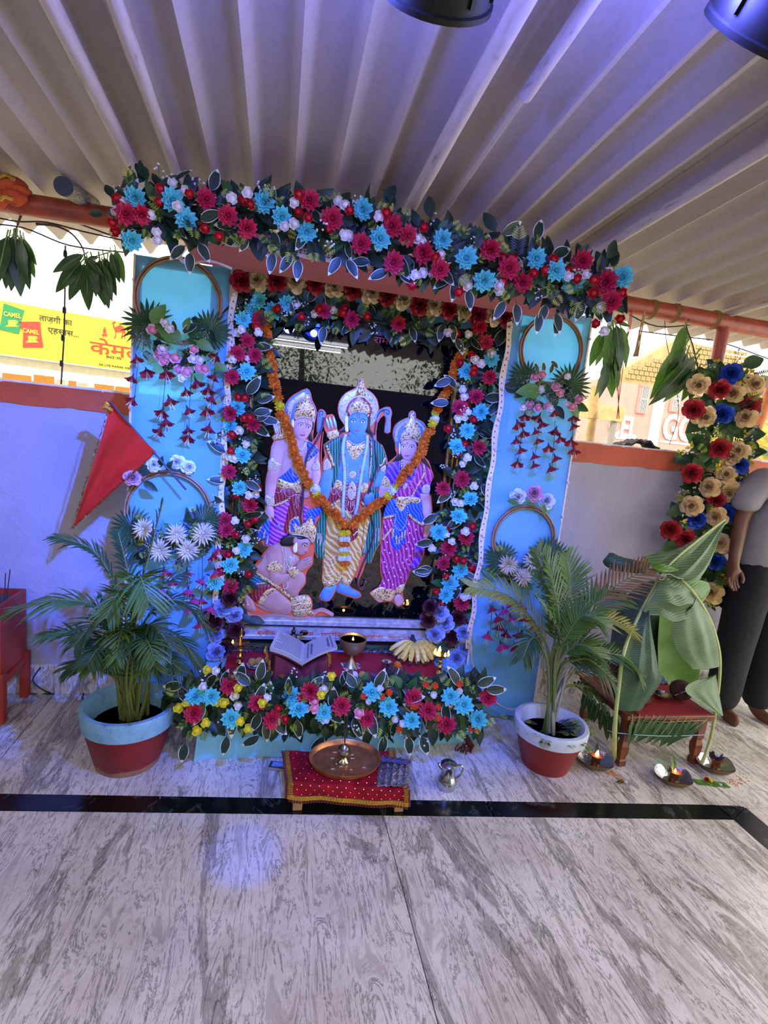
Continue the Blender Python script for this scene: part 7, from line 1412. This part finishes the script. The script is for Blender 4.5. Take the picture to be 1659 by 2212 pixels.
for x in (1403, 1452, 1538):
    c_ = P(x, 655 + (x-1340)*.16, WY); b = M()
    for k in range(3):
        b.grid(lambda u, v: (c_.x+.008*k+.004*sin(2*pi*u)+.003*cos(2*pi*v), WY+(.048+.003*cos(2*pi*v))*cos(2*pi*u), PZ+(.048+.003*cos(2*pi*v))*sin(2*pi*u)), 20, 5, 0, closeu=True, closev=True)
    b.obj('rope_binding', rope, None, {1403: 'leftmost', 1452: 'middle', 1538: 'rightmost'}[x] + ' jute rope binding wound round the right pipe', 'rope', 'rope bindings on the eave pipe')
b = M()
for k in range(3): b.tube(smooth([P(1362+k*2, 672, 2.6), P(1356+k*2, 714, 2.66), P(1345-k*5, 800, 2.72), P(1332+k*3, 905, 2.75)], 4), .0018, 4)
b.obj('red_thread', mat('red_thread', 'a82030', .8), None, 'red threads hanging beside the fresh mango leaves', 'thread', kind='stuff')
# orange cloth bundle and rolled mat on the left pipe
g = thing('orange_cloth', 'bundle of orange cloth with gold edging knotted on the left pipe', 'cloth', P(25, 440, 2.6)); oc = cloth('orange_bundle_cloth', 'c85424', .1, 0, .7)
for x, y, rx, rz, ry in ((5, 400, .05, .04, .05), (28, 402, .05, .035, .05), (30, 425, .045, .03, .04), (48, 412, .03, .016, .05), (-10, 420, .05, .045, .05)):
    p = P(x, y, 2.57); b = M(); b.grid(lambda u, v: (p.x+rx*(1+.16*sin(9*u+4*v))*sin(pi*v)*cos(2*pi*u), p.y+ry*sin(pi*v)*sin(2*pi*u), p.z+rz*cos(pi*v)*(1+.2*sin(7*u))), 18, 9, 0, closeu=True); b.obj('cloth_fold', oc, g)
b = M(); b.tube(smooth([P(-5, 385, 2.52), P(15, 378, 2.52), P(30, 388, 2.51)], 4), .009, 6); b.tube(smooth([P(0, 432, 2.52), P(10, 424, 2.515), P(28, 430, 2.52)], 4), .008, 6); b.obj('gold_edging', goldtrim, g)
matm = NT('woven_mat'); _c = matm.coord(); matm.base(matm.ramp(matm.noise(_c, 150, 2), [(.35, '2c4a48'), (.5, '8c8a70'), (.7, 'b8b094')])); matm.b.inputs['Roughness'].default_value = .9; matm = matm.m
g = thing('rolled_mat', 'rolled woven mat stuck between the roof sheet and the left pipe', 'mat', P(135, 402, 2.42)); a, c_ = P(136, 402, 2.42), P(200, 442, 2.75); b = M(); b.tube([a.lerp(c_, k/6) for k in range(7)], .034, 18, cap=False); b.obj('outer_layer', matm, g); b = M(); b.tube([a.lerp(c_, .01+k/6.2) for k in range(7)], .024, 16, cap=False); b.obj('inner_layer', mat('dark_mat_backing', '3a4244', .9), g)
b = M(); d = (c_-a).normalized(); q = V((0, 0, 1)).rotation_difference(d).to_matrix().to_4x4(); b.lathe([(.024, 0), (.034, 0), (.035, .006), (.034, .012)], 18, mx=MX.Translation(a-d*.001) @ q); b.obj('rolled_edge', mat('dark_mat_backing', '3a4244', .9), g)
# pole at the right and slanting pole outside
b = M(); b.tube([P(1566, 690, WY), P(1550, 770, WY), V((P(1550, 770, WY).x, WY, 1.46))], .034, 14); b.obj('pipe_post', pipe_m, None, 'rust painted post rising from the low wall to the pipe, flower column tied to it', 'post')
b = M(); b.tube([P(1612, 985, 3.1), P(1665, 840, 3.1)], .035, 12); b.obj('slanting_pole', mat('peeling_orange_pole', 'c07040', .7, var=.35, vs=15), None, 'slanting peeling orange pole outside at the far right', 'pole')
bam = mat('dry_bamboo', 'b89a64', .6, var=.2, vs=20)
b = M(); q0 = P(1272, 965, 3.6); b.tube([V((q0.x-.02, q0.y, -.5)), q0, P(1279, 905, 3.6), P(1279.5, 903, 3.6), P(1286, 835, 3.6)], [.038, .036, .034, .04, .034], 12); b.obj('bamboo_post', bam, None, 'pale bamboo post standing outside behind the right blue panel', 'pole')
b = M(); q0 = P(1322, 965, 4.2); b.tube([V((q0.x, q0.y, -.5)), P(1328, 895, 4.2)], .03, 8); b.obj('grey_post', mat('weathered_post', '8a8478', .8), None, 'short grey post outside between the bamboo and the pink wall', 'pole'); b = M(); b.box(P(1255, 893, 4.16)+V((0, 0, -.03)), P(1350, 893, 4.16)+V((0, .03, .05))); b.obj('wooden_rail', bam, None, 'weathered wooden rail running behind the bamboo post', 'rail')
# things lying on the wall
g = thing('banana_leaf_piece', 'bright green banana leaf lying on the wall top at the right edge', 'leaf', P(1630, 990, 2.7)); A_ = smooth([P(1592, 994, 2.66), P(1620, 984, 2.68), P(1700, 985, 2.7)], 5); B_ = smooth([P(1594, 992, 2.72), P(1622, 974, 2.78), P(1700, 968, 2.8)], 5)
def fn(u, v): f = u*(len(A_)-1); i = min(int(f), len(A_)-2); q = A_[i].lerp(A_[i+1], f-i).lerp(B_[i].lerp(B_[i+1], f-i), v); q.z = max(q.z, 1.462)+.012*sin(pi*v); return q, (0, 0, 1)
M().slab(fn, 12, 8, .002).obj('leaf_blade', bl3, g)
p = P(1370, 962, 2.70); g = thing('black_bag', 'folded black bag lying on top of the low wall at the right', 'bag', (p.x, 2.7, 1.46)); b = M()
def fn(u, v): x = P(1333, 960, 2.7).x+(P(1410, 968, 2.7).x-P(1333, 960, 2.7).x)*u; return (x, 2.64+.11*v, 1.461+.045*sin(pi*u)*(.6+.5*u)+.008*sin(u*20+v*6)), (0, 0, -1)
b.slab(fn, 18, 6, .012); b.obj('bag_cloth', mat('black_bag_cloth', '161618', .6), g)
# ---------------- spot lights under the roof
blk = mat('black_spotlight_housing', '0b0b0c', .55, spec=.3); lens_b = mat('blue_spotlight_lens', '2238ff', .3, emit=9)
def par(c_, tgt, r_, L, label):
    c_ = V(c_); d = (V(tgt)-c_).normalized(); g = thing('spotlight', label, 'spotlight', c_, 'black stage spotlights under the roof'); q = V((0, 0, 1)).rotation_difference(d).to_matrix().to_4x4(); T = MX.Translation(c_) @ q
    M().lathe([(0, -L*.55), (r_*.55, -L*.55), (r_*.62, -L*.45), (r_*.62, -L*.3), (r_*.9, -L*.15), (r_*.95, 0), (r_, .01), (r_, L*.45), (r_*1.06, L*.46), (r_*1.06, L*.5), (r_*.93, L*.5), (r_*.9, L*.2), (0, L*.18)], 28, mx=T).obj('housing', blk, g)
    b = M(); b.lathe([(0, L*.24), (r_*.86, L*.24), (r_*.86, L*.21), (0, L*.2)], 24, mx=T); b.obj('lens', lens_b, g)
    for k in range(10):
        a = 2*pi*k/10; b = M(); b.box((-.004, r_*.9, -L*.12), (.004, r_*1.05, L*.4), mx=T @ MX.Rotation(a, 4, 'Z')); b.obj('cooling_fin', blk, g, smooth=False)
    zt = zroof(c_.y)-.03; b = M(); b.tube(smooth([c_+V((-r_*1.1, 0, 0)), c_+V((-r_*1.1, 0, r_*.9)), V((c_.x, c_.y, zt)), c_+V((r_*1.1, 0, r_*.9)), c_+V((r_*1.1, 0, 0))], 5), .008, 6); b.obj('yoke', blk, g)
    b = M(); b.tube([T @ V((r_*.5, -r_*.7, -L*.5)), T @ V((r_*.5, -r_*.7, -L*.5))+V((-.03, .0, -.05))], [.016, .014], 10); b.obj('cable_gland', blk, g)
    return g, c_+d*L*.7
CAN1, CAN2 = P(978, -195, .84), P(1812, -122, .80)
g, e1 = par(CAN1, (.3, 2.4, 1.0), .085, .19, 'black spotlight seen from below at the top middle'); g, e2 = par(CAN2, (.8, 2.4, .9), .125, .24, 'large black spotlight cut off at the top right corner')
BL = (.04, .13, 1.0)
for e, t_, pw, sz in ((e1, (.2, 2.4, .95), 75, 74), (e1, (-1.05, 2.62, .72), 170, 44), (e1, (-.02, 1.57, 0), 55, 8), (e2, (.8, 2.4, .8), 45, 62)): light('spot_and_added_beam', 'SPOT', e, pw*2.6, BL, t_, spot_size=rad(sz), spot_blend=.7, shadow_soft_size=.022)  # floor beam is an added lamp, imitating blue light off the glass
# ---------------- outside
gr = mat('pale_dusty_ground', 'b5a890', .95, var=.15, vs=2); M().box((-40, 2.85, -.55), (40, 45, -.5)).obj('ground', gr, None, kind='structure', smooth=False); M().box((-40, -45, -.55), (40, -4.05, -.5)).obj('ground', gr, None, kind='structure', smooth=False)
yel = mat('yellow_sign_face', 'd6c22c', .5); dk = mat('dark_sign_print', '30301c', .6); rp = mat('red_sign_print', 'c23a16', .5); whp = mat('white_print', 'f0eee4', .6); pgreen = mat('green_pack_print', '1f7a44', .5); pred = mat('red_pack_print', 'cc3422', .5)
SA, SB = P(0, 645, 6.0), P(275, 700, 6.4); SAb, SBb = P(0, 765, 6.0), P(275, 800, 6.4); ex = (SB-SA); ex.z = 0; exn = ex.normalized(); zt_, zb_ = (SA.z+SB.z)/2, (SAb.z+SBb.z)/2
sg = thing('shop_sign', 'long yellow shop sign board with tea packets and Hindi lettering, outside at the left', 'sign', SA); nrm = V((exn.y, -exn.x, 0))
def sp(u, z): return V((SA.x, SA.y, 0))+exn*u+V((0, 0, z))
W_ = ex.length
def board(u0, u1, z0, z1, off, th, m_, name, par_, slant=0.0):
    b = M(); a = [sp(u0, z0), sp(u1, z0), sp(u1+slant, z1), sp(u0+slant, z1)]; b.add([q+nrm*(off+th) for q in a]+[q+nrm*off for q in a], [(0, 1, 2, 3), (7, 6, 5, 4), (0, 4, 5, 1), (1, 5, 6, 2), (2, 6, 7, 3), (3, 7, 4, 0)]); return b.obj(name, m_, par_, smooth=False)
board(-1.6, W_+.9, zb_, zt_, -.06, .06, yel, 'sign_face', sg)
def ux(px, py): # where a pixel meets the sign plane
    d = ray(px, py); n = nrm; t = (V((SA.x, SA.y, 0))-EYE).dot(n)/d.dot(n); q = EYE+d*t; return (q-sp(0, 0)).dot(exn), q.z
def sign_text(s_, px, py, px2, h, m_, bold=.012):
    u0, z0 = ux(px, py); u1, _ = ux(px2, py); text(s_, sp(u0, z0)+nrm*.002, exn, (0, 0, 1), h, m_, 'lettering', sg, .004, u1-u0, bold=bold)
sign_text('ताज़गी का', 84, 692, 156, .055, dk); sign_text('एहसास...', 103, 718, 170, .055, dk); sign_text('केमल', 193, 762, 310, .13, rp); sign_text('SINCE 1976', 229, 773, 262, .028, dk); sign_text('KE LIYE KADAK ASSAM', 214, 789, 292, .022, dk)
def packet(pts_, m_, tx):
    b = M(); q = [sp(*ux(*p)) for p in pts_]; n = len(q); b.add([a+nrm*.012 for a in q]+[a+nrm*.001 for a in q], [tuple(reversed(range(n)))]+[(i, (i+1) % n, n+(i+1) % n, n+i) for i in range(n)]); o = b.obj('printed_packet', m_, sg, smooth=False)
    return o
packet([(8, 655), (53, 671), (47, 690), (41, 722), (-2, 712), (3, 690)], pgreen, 0); packet([(41, 695), (87, 695), (89, 722), (94, 751), (49, 751), (50, 720)], pred, 0)
for px, py, px2 in ((8, 682, 46), (49, 718, 85)):
    u0, z0 = ux(px, py); u1, _ = ux(px2, py); text('CAMEL', sp(u0, z0)+nrm*.013, exn, (0, 0, 1), .04, yel, 'lettering', sg, .004, u1-u0, bold=.02)
for cx, cy in ((26, 700), (69, 734)):
    b = M()
    for sh_ in ([(-14, 6), (14, 6), (9, 2), (-9, 2)], [(-8, 2), (8, 2), (8, -8), (-8, -8)], [(8, 0), (12, -1), (12, -6), (8, -7), (8, -5), (10, -5), (10, -2), (8, -2)]):
        q = [sp(*ux(cx+a, cy-c if False else cy+c))+nrm*.0135 for a, c in sh_]; b.add(q, [tuple(range(len(q)))])
    b.obj('printed_cup', yel, sg, smooth=False, kind='stuff')
def blob(px, py, shapes, m_):
    b = M()
    for sh_ in shapes: q = [sp(*ux(px+a, py+c))+nrm*.003 for a, c in sh_]; b.add(q, [tuple(range(len(q)))])
    b.obj('printed_emblem', m_, sg, smooth=False, kind='stuff')
blob(226, 718, [[(-2, -11), (1, -12), (2, -9), (-1, -8)], [(-3, -8), (3, -8), (4, 2), (-4, 2)], [(-5, 3), (5, 3), (6, 8), (-6, 8)], [(-3, 8), (-1, 8), (-2, 11), (-4, 11)], [(2, 8), (4, 8), (5, 11), (3, 11)]], rp)
blob(258, 716, [[(-16, -20), (-9, -22), (-8, -18), (-12, -16), (-10, -6), (-13, -6)], [(-12, -8), (-4, -12), (2, -15), (8, -10), (13, -6), (13, 2), (-10, 2)], [(-8, 2), (-6, 2), (-9, 16), (-12, 16)], [(6, 2), (9, 2), (6, 16), (3, 16)], [(10, 2), (13, 2), (12, 16), (10, 16)]], rp)
cream_p = mat('cream_shop_wall', 'a8a284', .8, var=.1); shopw = mat('white_awning', 'b4b4ae', .7); cart = mat('orange_carton', 'c07020', .6, var=.1)
g = thing('tea_shop', 'pale shop counter with scalloped awning under the yellow sign', 'shop', sp(0, -.5)); board(-1.6, W_+.9, -.5, zb_-.2, -.9, .04, cream_p, 'back_wall', g); board(-1.6, W_+.9, zb_-.12, zb_-.01, -.07, .03, cream_p, 'fascia', g); board(-1.6, W_+.9, -.5, 1.28, .0, .04, shopw, 'counter_front', g)
b = M(); u = -1.6
while u < W_+.9:
    q = [sp(u, zb_-.10)+nrm*.1, sp(u+.12, zb_-.10)+nrm*.1, sp(u+.12, zb_-.14)+nrm*.16, sp(u+.06, zb_-.17)+nrm*.17, sp(u, zb_-.14)+nrm*.16]; b.add(q+[a-nrm*.012 for a in q], [tuple(range(5)), (9, 8, 7, 6, 5), (2, 3, 8, 7), (3, 4, 9, 8)]); u += .12
b.obj('scalloped_awning', shopw, g, smooth=False)
for i, (p0, p1, hh, m_) in enumerate(((4, 70, .2, cart), (72, 120, .22, cart), (122, 146, .2, cream_p), (148, 168, .2, cart), (170, 194, .19, cream_p), (205, 250, .2, cart), (252, 285, .2, cart))):
    u0, _ = ux(p0, 820); u1, _ = ux(p1, 826); c_ = thing('food_carton', ['wide orange carton leftmost on the shop counter', 'orange carton with a chef picture, second on the counter', 'slim cream packet beside the first chef carton', 'narrow orange packet mid counter', 'cream packet with a round dish picture', 'orange carton with a chef picture near the right end', 'rightmost orange carton on the shop counter'][i], 'carton', sp(u0, 1.28), 'cartons on the tea shop counter')
    board(u0, u1-.01, 1.28, 1.28+hh+.12, -.12, .1, m_, 'carton_box', c_); b = M(); mid = (u0+u1)/2
    for s_ in range(14): a = 2*pi*s_/14; q = [sp(mid, 1.4)-nrm*.018, sp(mid+.045*cos(a), 1.4+.045*sin(a))-nrm*.018, sp(mid+.045*cos(a+.45), 1.4+.045*sin(a+.45))-nrm*.018]; b.add(q, [(0, 1, 2)], 0)
    if m_ is cart: q = [sp(mid+a, 1.46+c)-nrm*.018 for a, c in ((-.035, -.01), (.035, -.01), (.05, .05), (.0, .07), (-.05, .05))]; b.add(q, [tuple(range(5))], 1)
    b.obj('printed_picture', [mat('print_food', 'b8784a', .7), whp], c_, smooth=False, kind='stuff')
# pink building on the right
BY = 9.0; pinkw = mat('pink_washed_wall', 'b4857a', .85, var=.12, vs=3); tan = NT('tan_block_wall'); tan = mat('tan_block', '9e865a', .9, var=.2, vs=6)
X0, X1 = P(1268, 960, BY).x, P(1570, 960, BY).x; zw = P(1390, 832, BY).z; g = thing('pink_building', 'pink washed building with pierced block gable, outside beyond the right wall', 'building', ((X0+X1)/2, BY, -.5))
M().box((X0, BY, -.5), (X1+.5, BY+4, zw)).obj('wall', pinkw, g, smooth=False); pk_ = P(1450, 740, BY)
b = M(); xa_, xb_ = P(1345, 835, BY).x, P(1580, 800, BY).x; b.add([(xa_, BY+.02, zw), (xb_+.5, BY+.02, zw), (xb_+.5, BY+.02, pk_.z-.2), (pk_.x+.2, BY+.02, pk_.z+.12), (xa_, BY+.02, zw+.25), (xa_, BY+.3, zw), (xb_+.5, BY+.3, zw), (xb_+.5, BY+.3, pk_.z-.2), (pk_.x+.2, BY+.3, pk_.z+.12), (xa_, BY+.3, zw+.25)], [(4, 3, 2, 1, 0), (0, 5, 9, 4), (4, 9, 8, 3), (3, 8, 7, 2)]); b.obj('gable', tan, g, smooth=False)
bk = None; hole = mat('dark_vent_hole', '8a6a44', .9); nb = 0
for r_ in range(9):
    for c_ in range(26):
        x = xa_+.08+c_*.105+(.05 if r_ % 2 else 0); z = zw+.12+r_*.088
        if x > xb_+.3 or z > zw+.22+(x-xa_)*.42 or z > pk_.z+.1: continue
        if bk is None: b = M(); b.box((-.042, -.02, -.03), (.042, .02, .03), 0); b.box((-.018, -.0205, -.012), (.018, -.0195, .012), 1); bk = b.mesh('vent_block', [tan, hole])
        put(bk, 'vent_block', g, (x, BY+.012, z)); nb += 1
ffr = mat('pink_window_frame', 'b87a72', .8); dark = mat('dark_room', '4a403a', .9)
for px, py, w_, h in ((1387, 862, 24, 52), (1457, 862, 22, 46)):
    c_ = P(px, py, BY); ww, hh = psz(w_/2, c_), psz(h/2, c_); b = M(); b.box((c_.x-ww, BY-.02, c_.z-hh), (c_.x-ww*.35, BY+.0, c_.z+hh)); b.box((c_.x-ww, BY-.03, c_.z-hh-.04), (c_.x+ww, BY, c_.z-hh)); b.box((c_.x-ww, BY-.03, c_.z+hh), (c_.x+ww, BY, c_.z+hh+.03)); o = b.obj('window', ffr, g, smooth=False)
    M().box((c_.x-ww*.35, BY-.012, c_.z-hh), (c_.x+ww, BY-.004, c_.z+hh)).obj('dark_opening', dark, o, smooth=False); b = M()
    for k in range(5): x = c_.x-ww*.3+k*ww*.3; b.box((x, BY-.03, c_.z-hh), (x+.007, BY-.018, c_.z+hh))
    b.box((c_.x-ww*.35, BY-.032, c_.z-.008), (c_.x+ww, BY-.014, c_.z+.008)); b.obj('grille', whp, o, smooth=False)
M().box((P(1397, 960, BY).x, BY-.1, -.5), (P(1412, 960, BY).x, BY, zw)).obj('pilaster', whp, g, smooth=False)
for s_, px, py, px2, h in (('CEL', 1312, 940, 1374, .38), ('GO', 1428, 946, 1500, .46)):
    p = P(px, py, BY-.02); q = P(px2, py, BY-.02); text(s_, p, (1, 0, 0), (0, 0, 1), h, whp, 'lettering', g, .01, (q-p).x, bold=.03)
for px, px2, y in ((1330, 1370, 945), (1425, 1500, 953)): a, c_ = P(px, y, BY), P(px2, y, BY); M().box((a.x, BY-.012, a.z-.02), (c_.x, BY, a.z+.02)).obj('painted_line', whp, g, smooth=False)
g = thing('yellow_hut', 'cream yellow hut with dark window and painted letters at the far right', 'building', (P(1650, 940, 8).x, 8, -.5)); yw = mat('cream_yellow_wall', 'a89452', .85, var=.1); xa_ = max(P(1590, 900, 8).x, X1+.55)
M().box((xa_, 8, -.5), (xa_+3, 11, P(1640, 812, 8).z)).obj('wall', yw, g, smooth=False); a = P(1638, 838, 8); M().box((a.x, 7.98, a.z-.12), (a.x+1.2, 8, a.z+.22)).obj('dark_window', dark, g, smooth=False)
p = P(1628, 858, 7.985); text('टा, िगट', p, (1, 0, 0), (0, 0, 1), .1, dk, 'lettering', g, .01)
g = thing('thatch_stack', 'heap of yellow thatch outside behind the flower column', 'thatch', (P(1640, 960, 6).x, 6, .9)); th = mat('yellow_thatch', 'a8983a', .8, var=.3, vs=30, trans=.2); b = M(); p = P(1640, 965, 6)
for k in range(900):
    q = p+V((R(-.6, .9), R(-.4, .3), R(-.5, .32))); d = V((R(.5, 1), R(-.3, .3), R(-.5, .1)))*R(.12, .3); w_ = V((0, .01, .014)); b.add([q-w_, q+w_, q+d], [(0, 1, 2)])
b.obj('straw', th, g, kind='stuff', smooth=False); M().box((p.x-.55, p.y-.2, -.5), (p.x+.9, p.y+.3, p.z+.2)).obj('core', th, g, smooth=False)
# trees and tubes behind the viewer, seen only mirrored in the dark glass
tl = mat('tree_leaf', '5a7a34', .6, var=.35, vs=3, trans=.3); bark = mat('tree_bark', '5a4a38', .9)
for x, y, h, lab in ((-3.2, -7.5, 3.6, 'left leafy tree behind the viewer mirrored in the glass'), (.4, -8.5, 3.4, 'middle leafy tree behind the viewer mirrored in the glass'), (3.6, -7.2, 3.8, 'right leafy tree behind the viewer mirrored in the glass')):
    g = thing('leafy_tree', lab, 'tree', (x, y, -.5), 'trees behind the viewer'); b = M(); b.tube([(x, y, -.5), (x+.1, y, 1), (x, y, h)], [.16, .12, .05], 8); b.obj('trunk', bark, g); b = M()
    for k in range(3600):
        a = R(0, 6.28); r_ = R(.3, 1.9)*sqrt(R(0, 1)); q = V((x+r_*cos(a), y+r_*sin(a), R(.5, h+.6))); d = V((R(-1, 1), R(-1, 1), R(-1, .5))).normalized()*R(.07, .15); w_ = d.cross(V((0, .3, 1))).normalized()*.03; b.add([q-d*.2, q+d*.4+w_, q+d, q+d*.4-w_], [(0, 1, 2, 3)])
    b.obj('foliage', tl, g, kind='stuff', smooth=False)
tube_m = mat('fluorescent_tube_glow', 'eef4ff', .4, emit=5)
for i, y in enumerate((-1.5, -2.3)):
    g = thing('tube_light', ['nearer', 'farther'][i] + ' fluorescent tube under the roof behind the viewer', 'lamp', (.2, y, zroof(y)-.12), 'tube lights under the roof'); zc = zroof(y)-.12; b = M(); b.box((-.5, y-.02, zc+.02), (.75, y+.02, zc+.05)); b.obj('batten', whp, g, smooth=False); b = M(); b.tube([(-.48, y, zc), (.73, y, zc)], .014, 10); b.obj('tube', tube_m, g)
    light('tube_glow', 'AREA', (.12, y, zc-.03), 26, (1, .97, .92), (.12, y, 0), shape='RECTANGLE', size=1.2, size_y=.03)
for c_ in (CAN1, CAN2): light('added_blue_glow', 'POINT', c_+V((-.17, .04, -.05)), 20, (.12, .14, 1), shadow_soft_size=.04)  # added blue point lamps beside the cans, to tint the roof
